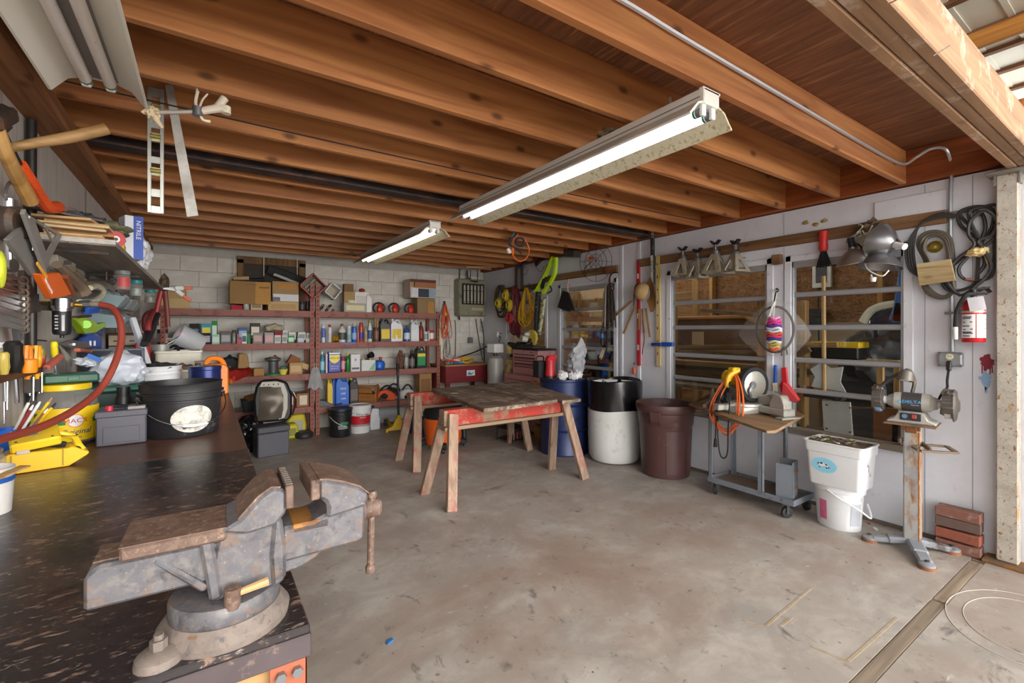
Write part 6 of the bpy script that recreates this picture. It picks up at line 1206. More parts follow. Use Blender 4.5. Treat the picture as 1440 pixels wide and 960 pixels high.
put(MB().sheet(lambda u,v_:Vector((-.05+.075*u+.015*v_,-.061-.008*math.sin(u*2),Hx*(.98-.30*v_)+.01*u)),6,6,thick=.001),'inspection_tag',mat('#e0e2e8',.6,var=.05),t)
put(MB().b2((-.03,.05,Hx*.3),(.03,.10,Hx*.75)),'wall_bracket',m_stl,t)
# ---------------------------------------------------------------- jack stands hanging on the board
m_js=mat('#a59b86',.42,.25,.12,10,'#8a806c',.25)
for k,(p,top,lb,s)in enumerate((((960,388),348,'leftmost of four tan jack stands hanging over the window',1),((981,392),350,'second of four tan jack stands, hanging lowest',1),((1006,384),340,'third of four tan jack stands over the window',1.12),((1034,383),340,'rightmost of four tan jack stands over the window',1.1))):
 c=N_(p[0],p[1],.12);Ht=N_(p[0],top,.12).z-c.z
 t=thing('jack_stand',lb,'jack stand',c,R(-90+(8,-6,4,-14)[k]),'jack stands hung over the window');q=.083*s;h=Ht*.62
 for a in range(4):
  mb=MB();mb.T=Matrix.Rotation(a*math.pi/2,4,'Z')
  for(u0,v0),(u1,v1)in():
   pass
  A,B,C,D=(-q,-q,0),(q,-q,0),(q*.3,-q*.3,h),(-q*.3,-q*.3,h)
  A2,B2,C2=(-q*.42,-q*.80,h*.10),(q*.42,-q*.80,h*.10),(0,-q*.45,h*.68)
  A2=Vector((-q*.5,-q+.7*q*.12,h*.12));B2=Vector((q*.5,-q+.7*q*.12,h*.12));C2=Vector((q*.12,-q+.7*q*.7,h*.7));D2=Vector((-q*.12,-q+.7*q*.7,h*.7))
  V=[Vector(v_)for v_ in(A,B,C,D)]+[A2,B2,C2,D2];V+=[v_*.94 if i<4 else v_*.94 for i,v_ in enumerate(V)]
  F=[]
  for i in range(4):j=(i+1)%4;F+=[(i,j,4+j,4+i),(8+j,8+i,12+i,12+j),(i,8+i,8+j,j),(4+i,4+j,12+j,12+i)]
  mb._f(V,F);put(mb,'leg_panel',m_js,t)
 put(MB().lathe([(q*.46,0),(q*.42,.03),(q*.32,.04),(0,.04)],(0,0,h-.005),12),'collar',m_stl,t);put(MB().b2((-.012,-.016,h*.5),(.012,.016,h+.075*s),.002),'ratchet_bar',m_stl,t)
 put(MB().prism([(-.045,.03),(-.02,0),(.02,0),(.045,.03),(.035,.035),(.008,.014),(-.008,.014),(-.035,.035)],'XZ',-.02,.02).b2((-.02,-.02,-.012),(.02,.02,.004)).bm.transform(Matrix.Translation((0,0,h+.08*s)))if False else MB().at((0,0,h+.08*s)).prism([(-.05,.035),(-.02,0),(.02,0),(.05,.035),(.038,.042),(.008,.016),(-.008,.016),(-.038,.042)],'XZ',-.02,.02),'saddle',m_blk,t)
 put(MB().bar((.01,0,h+.02),(.075,-.02,h+.025),.012,.014,.002),'lever',m_dks,t);put(MB().bar((0,0,h*.8),(.0,.12,h*.8),.01,.01),'hook',m_stl,t)
# ---------------------------------------------------------------- net bag with a knitted mitten
t=thing('landing_net','black hoop landing net in a clear plastic bag hung between the windows','net',N_(1090,410,.08))
mb=MB().tube([N_(1090+26*math.cos(R(a)),463+32*math.sin(R(a)),.08+.02*math.sin(R(a)))for a in range(0,360,30)],.010,7,closed=True);put(mb,'hoop',m_blkr,t,True)
put(MB().tube([N_(1088,432,.08),N_(1091,414,.07),N_(1094,408,.05),N_(1092,406,.03)],.009,6),'handle',m_blkr,t,True)
def nb_(u,v_):
 x=1092+(u-.5)*2*(4+46*math.sin(min(1,v_*1.35)*1.57)-26*max(0,v_-.65)/.35);y=420+80*v_
 return N_(x+(v_*(1-v_))*(-18)*(u<.5),y,.10+.06*math.sin(u*3.14)*math.sin(v_*3.1)+.012*noise.noise(Vector((u*8,v_*9,1))))
put(MB().sheet(nb_,14,16),'clear_bag',milky('cloudy_plastic_bag','#c9c6c2',.22,.25),t,True);put(MB().bar(N_(1093,408,.0),N_(1093,408,.08),.01,.01),'hook',m_stl,t,True)
t=thing('knitted_mitten','striped pink white and blue knitted pot holder hanging in front of the net','mitten',N_(1088,462,.20))
cols=['#e89ac0','#e0479a','#d63a8a','#5a3a9a','#d5d2da','#c9d5e5','#d8503a','#c93a5a','#3a3f9a','#d5cdb8','#a8a048','#c9a06a','#b5583a']
for k,hx in enumerate(cols):
 y=447+k*3.7;mb=MB();w_=.030+.028*math.sin((k+1.5)/14*3.14)
 mb.tube([N_(1088.5,y,.17)+Vector((-.024*math.cos(R(a)),w_*math.sin(R(a)),.006*math.sin(R(a*3)+k)))for a in range(0,360,30)],.0105,6,closed=True,res=3);put(mb,'knit_row',mat(hx,.9,var=.3,sc=90),t,True)
put(MB().tube([N_(1088,448,.18),N_(1090,425,.12),N_(1093,409,.06)],.004,5),'loop',m_cream,t,True);put(MB().tube([N_(1078,455,.16),N_(1086,432,.14),N_(1090,424,.13)],.008,6),'white_rod',m_wht,t,True)
t=thing('small_hook','bent black wire hook on the post below the net','hook',N_(1103,492,.03));put(MB().tube([N_(1099,500,.04),N_(1100,491,.05),N_(1103,488,.03),N_(1106,491,.05),N_(1107,498,.04)],.006,6),'wire',m_blkr,t,True);put(MB().bar(N_(1103,488,.0),N_(1103,488,.035),.008,.008),'nail',m_stl,t,True)
# ---------------------------------------------------------------- levels, stick, cap and slats left of the big window
t=thing('red_level','long red box level standing against the right wall','level',N_(899,515,.02));A,B=N_(898,367,.02),N_(898.5,514,.02)
put(MB().bar(A,B,.045,.02,.002,up=(1,0,0)),'rail',mat('#b5202c',.4,h2='#8f1a24',amt=.2),t,True)
for f in(.12,.5,.8):put(MB().bar(A.lerp(B,f)-Vector((.014,0,0)),A.lerp(B,f+.05)-Vector((.014,0,0)),.022,.004,up=(1,0,0)),'vial',mat('#e0d3c9',.4),t,True)
t=thing('wooden_ruler_rail','pale slotted wooden rail hanging left of the big window','rail',N_(927,515,.03));A,B=N_(926,359,.02),N_(926.5,515,.02)
put(MB().bar(A,B,.055,.022,.002,up=(1,0,0)),'board',wood('#d8c69a','#b59c68','Z',1,.6,.2),t,True);put(MB().bar(A-Vector((.012,.012,0)),A.lerp(B,.35)-Vector((.012,.012,0)),.014,.002,up=(1,0,0)),'yellow_strip',mat('#d8c84a',.5),t,True)
for k in range(8):p=A.lerp(B,.08+.115*k)-Vector((.0115,-.006,0));put(MB().box(p,(.002,.010,.022+.01*(k%2))),'slot',m_blkr,t,True)
t=thing('blue_clamp','blue bar clamp head gripping the pale wooden rail','clamp',N_(927,485,.04));put(MB().bar(N_(917,484,.04),N_(931,484,.055),.04,.035,.006),'jaw',mat('#1f3f9a',.4),t,True);put(MB().bar(N_(931,484,.05),N_(947,484,.05),.035,.045,.006),'grip',mat('#1f4fb0',.4),t,True)
t=thing('hockey_stick','black hockey stick shaft with white lettering hung from the joists','stick',N_(918,405,.06));A,B=N_(917.5,334,.06),N_(918,400,.06)
put(MB().bar(A,B,.045,.03,.006,up=(1,0,0)),'shaft',mat('#26231f',.5,h2='#8d867a',amt=.2,sc=30),t,True);put(MB().bar(A+Vector((0,0,.0)),A+Vector((0,0,.07)),.03,.022,.003,up=(1,0,0)),'butt_end',mat('#b5aa9a',.5),t,True)
put(MB().bar(A.lerp(B,.38)-Vector((.0155,0,0)),A.lerp(B,.97)-Vector((.0155,0,0)),.03,.001,up=(1,0,0)),'white_panel',mat('#c9d0c4',.5),t,True)
me=text('TITAN',.045,m_blkr,t,(0,0,0),shear=.2,M=wm(t).inverted()@Matrix.Translation(A.lerp(B,.62)-Vector((.0172,0,0)))@Euler((0,R(0),R(-90))).to_matrix().to_4x4()@Matrix.Rotation(R(-90),4,'Y'))
put(MB().lathe([(.022,0),(.015,-.05),(0,-.06)],B,10),'tip',mat('#6d4a34',.6),t,True)
t=thing('tan_hat','tan baseball cap hanging by its strap on the red level','cap',N_(908,410,.10));m_tan=mat('#b39263',.85,var=.1)
put(MB().lathe([(.10,0),(.103,.025),(.088,.08),(.052,.11),(0,.118)],N_(907,411,.06),20,ax=(-.75,.45,.25)),'crown',m_tan,t,True)
def brim(u,v_):a=R(-75+150*u);r=.09+.11*v_;p=N_(911,412,.07);return p+Vector((-.03-.02*v_+.03*math.sin(u*3.14),-.35*r*math.cos(a)-.055*v_,-r*math.cos(a)*.55*v_+r*math.sin(a)*1.0+.01))
put(MB().sheet(brim,14,4,thick=.004),'brim',mat('#9c7240',.85,var=.1),t,True)
put(MB().tube([N_(891,430,.04),N_(893,405,.05),N_(898,398,.03)],.008,5),'strap',mat('#6d2a24',.7),t,True)
for k,(a,b,l)in enumerate((((866,443),(888,423),'short wooden slat sticking up left of the red level'),((877,469),(893,430),'longer wooden slat slanting down left of the red level'),((898,464),(899,434),'wooden slat hanging straight over the red level'),((906,468),(903,434),'wooden slat just right of the red level'),((914,474),(908,433),'outermost wooden slat right of the red level'))):
 A,B=N_(*a,.022+.005*k),N_(*b,.022+.005*k);single(MB().bar(A,B,.028,.008,.001,up=(1,0,0)),'wooden_lath',wood('#b59468','#8f6f44','Z',1,.7,.2),l,'slat',A if A.z<B.z else B,0,'loose wooden slats on the right wall')
single(MB().tube([N_(903,450,.06),N_(906,475,.05),N_(904,490,.05),N_(903,498,.05)],.005,5),'leather_string',mat('#5d2a24',.7),'thin dark red cord dangling beside the red level','cord',N_(903,498,.05))
t=thing('orange_tag','small orange plastic handle hung low on the right wall','handle',N_(892,526,.03));put(MB().box(N_(891.5,521,.025),(.025,.035,.085),.008),'grip',mat('#d85a3a',.5),t,True);put(MB().box(N_(891.5,511,.03),(.01,.01,.03)),'nail',m_stl,t,True)
# fence ties bundle, black scraper, pry bar, fan guard near the narrow window
t=thing('stake_bundle','hanging bundle of twisted iron stakes beside the middle window','bundle',N_(858,430,.06));random.seed(6)
for k in range(11):
 x=847+k*1.9;y0=400+abs(k-5)*1.6+random.uniform(-4,4);y1=452+random.uniform(-8,16);put(MB().bar(N_(x,y1,.05+.02*(k%3)),N_(x-(k-4)*.6,y0,.05+.02*(k%3)),.016,.012,.002),'stake',(mat('#a8a49c',.5,.5),m_dks)[k>2],t,True)
mb=MB()
for k in range(9):mb.tube([N_(856+k*.8+2*math.sin(q*1.3+k),398+q*7.5,.09)for q in range(9)],.005,4,res=2)
put(mb,'twisted_wire',m_dks,t,True);put(MB().bar(N_(858,398,.06),N_(858,378,.03),.012,.02),'hook',m_dks,t,True);put(MB().tube([N_(853,456,.08),N_(854,480,.08),N_(851,505,.07)],.010,6),'rubber_strap',m_blkr,t,True)
t=thing('pry_bar','rusty pry bar hooked over the hanging board','bar',N_(860,385,.06));put(MB().tube([N_(869,383,.07),N_(861,384,.07),N_(857,392,.06),N_(857,400,.06)],.011,6),'shank',m_dks,t,True);put(MB().prism([(p.y,p.z)for p in(N_(853,375),N_(860,374),N_(858,384),N_(855,384))],'YZ',XR-.06,XR-.04),'claw',mat('#8a4a30',.6),t,True)
t=thing('utility_lamp','slim black work light with a blue band hanging beside the narrow window','lamp',N_(847,480,.06));put(MB().cyl(N_(847,462,.06),N_(847,485,.06),.02,n=12),'body',m_blk,t,True);put(MB().cyl(N_(847,469,.06),N_(847,475,.06),.022,n=12),'blue_band',mat('#2a78c0',.4),t,True);put(MB().tube([N_(847,462,.06),N_(850,452,.06),N_(855,446,.04)],.006,5),'cord',m_blkr,t,True)
t=thing('putty_knife','cream handled scraper hanging below the black work light','scraper',N_(845,500,.05));put(MB().bar(N_(849,492,.06),N_(844,504,.06),.05,.012,.003,up=(1,0,0)),'blade',m_cream,t,True);put(MB().bar(N_(845,502,.06),N_(843,508,.06),.02,.014,.003,up=(1,0,0)),'tip',m_dks,t,True);put(MB().bar(N_(850,491,.06),N_(850,491,.0),.01,.01),'nail',m_stl,t,True)
t=thing('black_flap','black rubber flap hung from a pink cord over the middle window','flap',N_(800,430,.08));put(MB().prism([(p.y,p.z)for p in(N_(796,409),N_(804,411),N_(813,438),N_(803,438),N_(789,432))],'YZ',XR-.10,XR-.07,bev=.004),'flap',m_blkr,t,True);put(MB().tube([N_(799,412,.08),N_(798,400,.06),N_(800,392,.03)],.010,5),'cord',mat('#c99a8a',.7),t,True);put(MB().bar(N_(803,437,.10),N_(815,438,.10),.02,.012,.002),'metal_edge',m_stl,t,True)
t=thing('fan_guard','round wire fan guard with a red and yellow centre hung under the joists','fan guard',N_(836,362,.08));c=N_(833,364,.08)
mb=MB()
for k,q in enumerate((.03,.06,.10,.15)):mb.tube([N_(838+q*150*math.cos(R(a)),368+q*185*math.sin(R(a)),.06+.02*math.cos(R(a)))for a in range(0,360,30)],.0028,4,closed=True,res=3)
for a in range(0,360,45):mb.tube([N_(838,366,.09),N_(838+22*math.cos(R(a)),368+27*math.sin(R(a)),.06)],.0028,4)
put(mb,'wire_ring',m_dks,t,True);put(MB().lathe([(0,0),(.02,0),(.02,.04),(0,.045)],N_(833,363,.07),14,ax=(-1,0,0)),'red_knob',mat('#c2402a',.4),t,True);put(MB().lathe([(0,0),(.016,0),(.016,.03),(0,.035)],N_(829,364,.08),14,ax=(-1,0,0)),'yellow_knob',m_yel,t,True)
put(MB().tube([N_(824,390,.06),N_(822,378,.07),N_(832,368,.08)],.005,4).bar(N_(838,352,.08),N_(838,345,.0),.008,.008),'hanger',m_dks,t,True)
for p,lb,hx in(((737,374),'dark blue plastic cap hung under the joists near the corner','#2a2f45'),((759,370),'black round cap with white tape hung beside the dark blue one','#1c1a1a')):
 t=thing('hanging_hat',lb,'cap',N_(*p,.10));put(MB().lathe([(.0,.06),(.04,.06),(.075,.03),(.08,0),(.07,0),(.06,.03),(0,.045)],N_(*p,.12),20,ax=(-.6,.3,.6)),'dome',mat(hx,.5),t,True);put(MB().bar(N_(*p,.08),N_(p[0],p[1]-3,.0),.014,.014),'hook',m_stl,t,True)
 put(MB().tube([N_(p[0]-5,p[1]+6,.12),N_(p[0]+2,p[1]+12,.12),N_(p[0]+6,p[1]+4,.12)],.005,5),'strap',m_stl,t,True)
t=thing('black_bracket','folded dark metal bracket lying on the wall plate under the joists','bracket',N_(803,358,.08));put(MB().prism([(p.y,p.z)for p in(N_(792,361),N_(800,351),N_(816,353),N_(815,362))],'YZ',XR-.14,XR-.02,bev=.004),'plate',mat('#4a4644',.5,.4),t,True)
t=thing('hose_drape','grey tarp strip hanging from the wall plate in the corner','tarp',N_(728,395,.05));put(MB().sheet(lambda u,v_:N_(724+12*u,374+32*v_,.05+.02*math.sin(u*6)),6,6,thick=.003),'cloth',mat('#8d8580',.7),t,True)
# ---------------------------------------------------------------- cord bundle hanging from the joists
t=thing('hanging_cable','orange cord loop with blue and white wires hung from the ceiling joists','cord',on(725,318,Y=4.2))
D=lambda x,y,Y=4.2:on(x,y,Y=Y)
put(MB().tube([D(728,332),D(737,336),D(744,350),D(740,363),D(730,367),D(721,358),D(720,345),D(724,334)],.008,6,closed=True),'orange_loop',mat('#d8682c',.45),t,True)
put(MB().tube([D(729,304),D(728,318),D(728,332)],.008,6).tube([D(729,305),D(720,310),D(713,316)],.005,5),'orange_cord',mat('#d8784a',.5),t,True)
put(MB().tube([D(726,304),D(723,318),D(722,328),D(719,334)],.010,6),'blue_cord',mat('#4a8aa8',.5),t,True);put(MB().tube([D(731+6*math.cos(R(a)),340+6*math.sin(R(a)))for a in range(0,360,45)],.014,6,closed=True),'tape_ring',m_dk,t,True);put(MB().tube([D(724,332),D(717,336),D(717,344),D(727,350),D(733,356)],.014,6),'black_cord',m_dk,t,True)
put(MB().bar(D(714,349),D(717,356),.03,.04,.005),'white_plug',m_wht,t,True);put(MB().bar(D(721.5,348),D(721.5,358),.02,.02,.005),'orange_plug',mat('#d8682c',.45),t,True);put(MB().bar(D(727,305),Vector((D(727,300).x,4.2,ZJ+.03)),.008,.008),'nail',m_stl,t,True)
# ---------------------------------------------------------------- things in the neighbouring bay seen through the windows
struct(MB().b2((4.75,.30,0),(9.3,.36,3.9)),'wall_front',mat('#8d8a86',.8))  # unseen wall across the bay front, put in to dim it behind the windows
m_old=wood('#8f7a62','#5f4d3c','Y',.9,.8,.4,.3);m_old2=wood('#b5925f','#85653c','Y',.9,.8,.4,.3)
random.seed(21)
PL=['plank lying %s in the lumber pile behind the big window'%q for q in('lowest at the back','lowest in front','second from the ground','third from the ground','in the lower middle','in the middle','in the upper middle','third from the top','second from the top','topmost')]
for k in range(10):
 z=.001+.061*k if k<2 else.281+.061*(k-2)if k<6 else.841+.061*(k-6);x=4.62+(k%3)*.12+.02*k
 single(MB().box((0,0,.03),(.19,2.4-.16*(k%4),.055),.004),'plank',(m_old,m_old2)[k%2],PL[k],'plank',(x,3.1+.15*(k%3),z),R(random.uniform(-4,4)),'planks in the lumber pile',w=False)
t=thing('lumber_rack','rough timber rack under the lumber pile in the next bay','rack',(4.75,3.1,0))
for y in(-.8,.8):
 for x in(-.34,.45):put(MB().b2((x-.04,y-.04,0),(x+.04,y+.04,1.75),.003),'upright',m_woodz,t)
for z in(.24,.8):put(MB().b2((-.30,-.86,z),(.41,1.0,z+.04),.003),'shelf_board',m_old,t)
t=thing('brown_cart_box','brown plywood box with a sloped end and an orange rim behind the big window','box',(5.6,3.3,.75))
put(MB().prism([(1.1,0),(-.75,0),(-.72,.28),(-.45,.78),(-.3,.85),(1.1,.85)],'YZ',-.25,.25,bev=.005),'box_side',mat('#6d4c30',.7,var=.2,sc=5),t);put(MB().tube([(-.27,-.75,.05),(-.27,-.72,.28),(-.27,-.46,.77),(-.27,-.3,.85),(-.27,1.1,.85)],.025,6,res=1),'rim',mat('#a8702c',.6),t);put(MB().b2((-.256,.25,.5),(-.25,.42,.67)),'paper_label',mat('#c9b08a',.7),t)
for x in(-.2,.2):
 for y in(-.6,.95):put(MB().b2((x-.03,y-.03,-.75),(x+.03,y+.03,0)),'leg',m_woodz,t)
t=thing('pine_post','pale pine post with stacked tan boards in the next bay','post',(6.0,4.75,0));put(MB().b2((-.06,-.07,0),(.06,.07,3.9),.004),'post',wood('#d0a868','#a87c40','Z',1,.6,.4),t)
for k in range(4):put(MB().b2((.1,.1+k*.14,0),(.13,.23+k*.14,2.2),.002),'board',wood('#a8754a','#7d5230','Z',1,.7,.4),t)
for k,(y,z,dy_,dz,hx,lb)in enumerate(((2.66,1.62,.36,.04,'#cdb48a','short pale stick poking out beside the glass'),(2.6,1.28,.9,-.04,'#b5946a','long thin lath lying behind the big window'),(2.85,1.21,.6,-.02,'#bda98c','grey white lath lying behind the big window'),(2.5,.95,-.55,.35,'#8a6f52','weathered board end leaning in the lumber pile'))):
 single(MB().bar((4.46,y-dy_,z-dz),(4.5,y+dy_,z+dz),.03,.04 if k<3 else.11,.003),'lath',wood(hx,'#7d6040','Y',1,.8,.3),lb,'board',(4.48,y,z-.03))
t=thing('bicycle_pump','thin black pole with a foot standing in the next bay behind the big window','pole',(5.33,2.2,.0));put(MB().cyl((0,0,0),(-.02,0,1.85),.008,n=6),'pole',m_blkr,t);put(MB().b2((-.05,-.05,.0),(.05,.06,.03)),'foot',m_blkr,t)
t=thing('push_broom','pale broom handle standing behind the right window','broom',(4.36,1.74,.75));a_,b_=on(1158,388,X=4.36),on(1159,502,X=4.36);put(MB().cyl(a_,b_-Vector((0,0,.3)),.016,n=10),'handle',mat('#c9a06a',.5),t,True);put(MB().box(b_-Vector((0,0,.32)),(.08,.3,.06),.006),'head',m_blkr,t,True)
t=thing('mower','black covered mower seat and hood behind the right window','mower',(5.5,1.72,0));put(MB().blob((0,-.02,1.12),(.35,.36,.36),8,.3,1.5,4),'cover',mat('#1f2123',.45,var=.3),t);put(MB().b2((-.3,-.40,.2),(.3,.33,1.0),.05),'hood',mat('#1a1b1d',.4),t)
for y in(-.3,.18):put(MB().cyl((-.33,y,.2),(-.18,y,.2),.2,n=20).cyl((.18,y,.2),(.33,y,.2),.2,n=20),'wheel',m_rubber,t)
put(MB().tube([on(1213,453,X=5.3),on(1226,436,X=5.3),on(1252,428,X=5.3),on(1300,426,X=5.3)],.035,6),'white_fender',mat('#cfcdb8',.5),t,True);put(MB().bar(on(1222,447,X=5.34),on(1300,445,X=5.34),.04,.14,.01),'canopy',mat('#2a3040',.5),t,True)
for s in(0,.3):put(MB().cyl((-.16,-.3+s,.9),(-.16,-.3+s,1.6),.015,n=6),'canopy_post',m_blkr,t)
t=thing('blue_loader','bright blue steel arm of a machine at the upper right of the right window','machine',(4.66,1.26,0));put(MB().bar((0,.07,1.5),(.0,-.06,2.6),.1,.11,.01).bar((0,.12,1.60),(0,-.06,1.55),.1,.16,.01).b2((-.06,-.08,0),(.06,.06,1.55)),'arm',mat('#2f6aa8',.45,h2='#24507f',amt=.3),t)
t=thing('yellow_tool_case','yellow and black tool case on the shelf behind the right window','case',(4.66,1.76,1.191));put(MB().b2((-.1,-.17,0),(.1,.2,.11),.01),'case_body',m_blk,t);put(MB().b2((-.105,-.18,.10),(.105,.2,.15),.006),'lid',m_yel,t)
t=thing('workshop_shelf','pale board shelf on posts behind the right window','shelf',(4.66,1.62,0));put(MB().b2((-.22,-.25,1.15),(.22,.40,1.19),.004),'board',m_cardl,t)
for x in(-.18,.18):
 for y in(-.21,.36):put(MB().b2((x-.02,y-.02,0),(x+.02,y+.02,1.15)),'post',m_woodz,t)
t=thing('white_sheet','torn white plastic sheet behind the lower right window','sheet',(4.40,1.68,.95));put(MB().prism([(.20,.0),(.17,.09),(.21,.15),(.12,.22),(.05,.17),(-.04,.19),(-.02,.06),(-.06,-.02)],'YZ',0,.01),'sheet',m_wht,t)
t=thing('white_board','small white board with screw holes standing at the window bottom','board',(4.40,1.66,.576));put(MB().at((0,0,0),(R(-4),0,0)).b2((0,-.09,0),(.014,.12,.27),.002),'board',mat('#d3d0ca',.6),t)
for p in((-.07,.03),(.1,.03),(-.07,.23),(.1,.23)):put(MB().cyl((-.003,p[0],p[1]),(.0,p[0],p[1]),.008,n=8),'hole',m_dks,t)
for k,(y,h,hx,lb)in enumerate(((1.52,.24,'#3a3634','dark panel leaning at the foot of the right window'),(1.36,.26,'#8a5a34','brown board leaning at the foot of the right window'),(1.24,.2,'#6d4a2e','short brown board end at the right corner of the window'))):
 single(MB().b2((0,-.08,0),(.02,.08,h),.002),'offcut',mat(hx,.8),lb,'board',(4.42,y,.58),w=False)
single(MB().b2((-.12,-.9,0),(.14,.9,.04),.004),'sill_shelf',m_old,'rough plank ledge along the foot of the windows outside','ledge',(4.44,1.7,.535),w=False)
t=thing('wall_outlet','white framed switch box on the far wall behind the right window','switch',(7.33,3.0,2.25));put(MB().b2((0,-.12,-.2),(.05,.12,.2),.004),'frame',mat('#cfccc4',.6),t);put(MB().b2((-.01,-.07,-.13),(.0,.07,.13)),'box',m_dk,t);put(MB().b2((-.01,-.05,-.75),(.04,.3,-.5),.01),'radio',m_blkr,t)
t=thing('dark_mower','black covered machine behind the two windows near the corner','machine',(4.95,4.85,0));put(MB().blob((0,.0,1.05),(.3,.5,.45),4,.3,1.4,4),'cover',mat('#221f1d',.6,var=.3),t);put(MB().b2((-.25,-.4,0),(.25,.4,.9),.03),'body',m_blkr,t)
t=thing('hay_wagon','tan slatted wagon side standing behind the corner windows','wagon',(6.45,5.7,.0))
for k in range(7):put(MB().b2((-.02,-1.4,.3+k*.26),(.02,1.5,.50+k*.26),.004),'slat',m_woody,t)
for y in(-1.3,0,1.4):put(MB().b2((-.06,y-.05,0),(-.02,y+.05,2.3),.004),'stake',m_woodz,t)
# ---------------------------------------------------------------- on the workbench
BZ=.9205
def Lw(x,y,X=-.62):return on(x,y,X=X)
t=thing('black_bucket','big black plastic bucket with a worn white oval label on the workbench','bucket',(-.105,2.90,BZ),R(0))
m_bk=mat('#232326',.42,var=.25,sc=9,h2='#5d5b5c',amt=.12)
r=.178;h=.262
b=put(MB().lathe([(0,.004),(r*.86,0),(r*.88,.006),(r*.945,h*.66),(r*1.0,h*.67),(r*1.0,h*.69),(r*.955,h*.70),(r*.965,h*.80),(r*1.03,h*.81),(r*1.03,h*.83),(r*.975,h*.84),(r*.98,h*.97),(r*1.0,h),(r*.95,h),(r*.94,h*.9),(r*.84,.012),(0,.012)],n=48),'pail',m_bk,t)
mb=MB();n=40
def ell(q,s):
 a0,z0=R(-72),h*.345
 a=a0+.56*s*math.cos(q);z=z0+.066*s*math.sin(q);rr_=r*(.88+.065*z/(h*.66))+.0012
 return Vector((rr_*math.cos(a),rr_*math.sin(a),z))
mb.sheet(lambda u,v_:ell(u*2*math.pi,v_),40,6);lbl=put(mb,'oval_label',layered('worn_label',[('#8f8d86',26,.56,.08,(1,1,1)),('#3a3836',34,.65,.03,(1,1,1)),('#a88a5a',14,.68,.05,(1,1,1))],.6,0,base='#d0cdc4'),t)
BA=[Vector((r*1.03*math.cos(R(a)),r*1.03*math.sin(R(a)),h*.75))for a in(198,18)]
pts=[]
for k in range(13):
 f=k/12;a=R(198+180*f);q=1.06+.03*math.sin(f*math.pi);pts.append(Vector((r*q*math.cos(a),r*q*math.sin(a),h*.75-.135*math.sin(f*math.pi))))
hd=put(MB().tube(pts,.0028,6,res=3),'bail',m_chr,t);put(MB().tube(pts[5:8],.008,8,res=3),'grip',m_wht,hd)
for p in BA:put(MB().cyl(p*.97,p*1.05-Vector((0,0,p.z*.05)),.014,n=10),'ear',m_bk,t)
t=thing('car_battery','dark grey car battery beside the black bucket on the workbench','battery',(-.328,2.83,BZ),R(2))
m_bat=mat('#4d4c55',.42,var=.1,sc=6);
b=put(MB().b2((-.089,-.085,0),(.089,.085,.135),.005).b2((-.093,-.089,.128),(.093,.089,.158),.004),'case',m_bat,t);put(MB().b2((-.065,-.0875,.012),(.065,-.084,.085),.002),'panel',m_bat,b)
for k in range(10):put(MB().b2((-.085+k*.0175,-.091,.134),(-.0755+k*.0175,-.0885,.154)),'rib',m_bat,b)
put(MB().b2((-.06,-.05,.158),(.06,.0,.166),.003).b2((-.06,.02,.158),(.06,.07,.166),.003),'vent_cap',m_dk,t);put(MB().cyl((-.045,-.06,.155),(-.045,-.06,.178),.014,n=14),'red_terminal',mat('#c2203a',.4),t);put(MB().cyl((.055,-.06,.155),(.055,-.06,.172),.013,n=14),'terminal',m_dks,t);put(MB().b2((.02,-.08,.158),(.085,-.03,.172),.003),'dust_patch',mat('#8d8a86',.8),t)
t=thing('spray_can','black spray can with a yellow band standing behind the battery','can',(-.345,2.98,BZ));put(MB().lathe([(0,0),(.03,0),(.031,.005),(.031,.19),(.024,.205),(0,.205)],n=20),'can_body',m_blk,t);put(MB().lathe([(.0315,.135),(.0318,.136),(.0318,.15),(.0315,.151)],n=20),'yellow_band',m_yel,t);put(MB().cyl((0,0,.2),(0,0,.245),.027,n=18),'cap',m_blk,t)
t=thing('plastic_jar','big clear plastic jar with a yellow label and a yellow lid on the workbench','jar',(-.553,2.95,BZ),R(-3))
R_=.118
put(MB().lathe([(0,.004),(R_*.9,0),(R_,.012),(R_,.185),(R_*.95,.215),(R_*.72,.25),(R_*.70,.262)],n=40),'jar_body',milky('clear_plastic','#b5b3ad',.28,.12),t)
put(MB().lathe([(0,.01),(R_*.93,.01),(R_*.93,.10),(R_*.5,.13),(0,.12)],n=24),'contents',mat('#4a4744',.8,var=.4,sc=50),t)
put(MB().lathe([(R_*.76,.248),(R_*.80,.25),(R_*.80,.272),(R_*.78,.276),(0,.278)],n=40),'lid',mat('#e8c520',.35),t)
lb=put(MB().lathe([(R_+.001,.02),(R_+.0016,.021),(R_+.0016,.172),(R_+.001,.173)],n=30,a0=R(210),a1=R(385)),'label_sheet',mat('#f0c818',.4,var=.06),t)
def jl(a0,a1,z0,z1,hx,nm,q):return put(MB().lathe([(R_+q,z0),(R_+q+.0006,z0),(R_+q+.0006,z1),(R_+q,z1)],n=12,a0=R(a0),a1=R(a1)),nm,mat(hx,.4),lb)
jl(210,285,.098,.118,'#1f7d45','green_stripe',.0018);jl(335,380,.098,.118,'#1f7d45','green_stripe',.0018);jl(229,248,.125,.155,'#1f6d4a','green_badge',.0018)
mb=MB();mb.sheet(lambda u,v_:Vector(((R_+.0024)*math.cos(R(301)+.26*v_*math.cos(u*6.2832)),(R_+.0024)*math.sin(R(301)+.26*v_*math.cos(u*6.2832)),.112+.031*v_*math.sin(u*6.2832))),28,3);put(mb,'round_badge',mat('#e0a03a',.4),lb)
mb=MB();mb.sheet(lambda u,v_:Vector(((R_+.0030)*math.cos(R(301)+.22*v_*math.cos(u*6.2832)),(R_+.0030)*math.sin(R(301)+.22*v_*math.cos(u*6.2832)),.113+.026*v_*math.sin(u*6.2832))),28,3);put(mb,'round_badge',m_wht,lb)
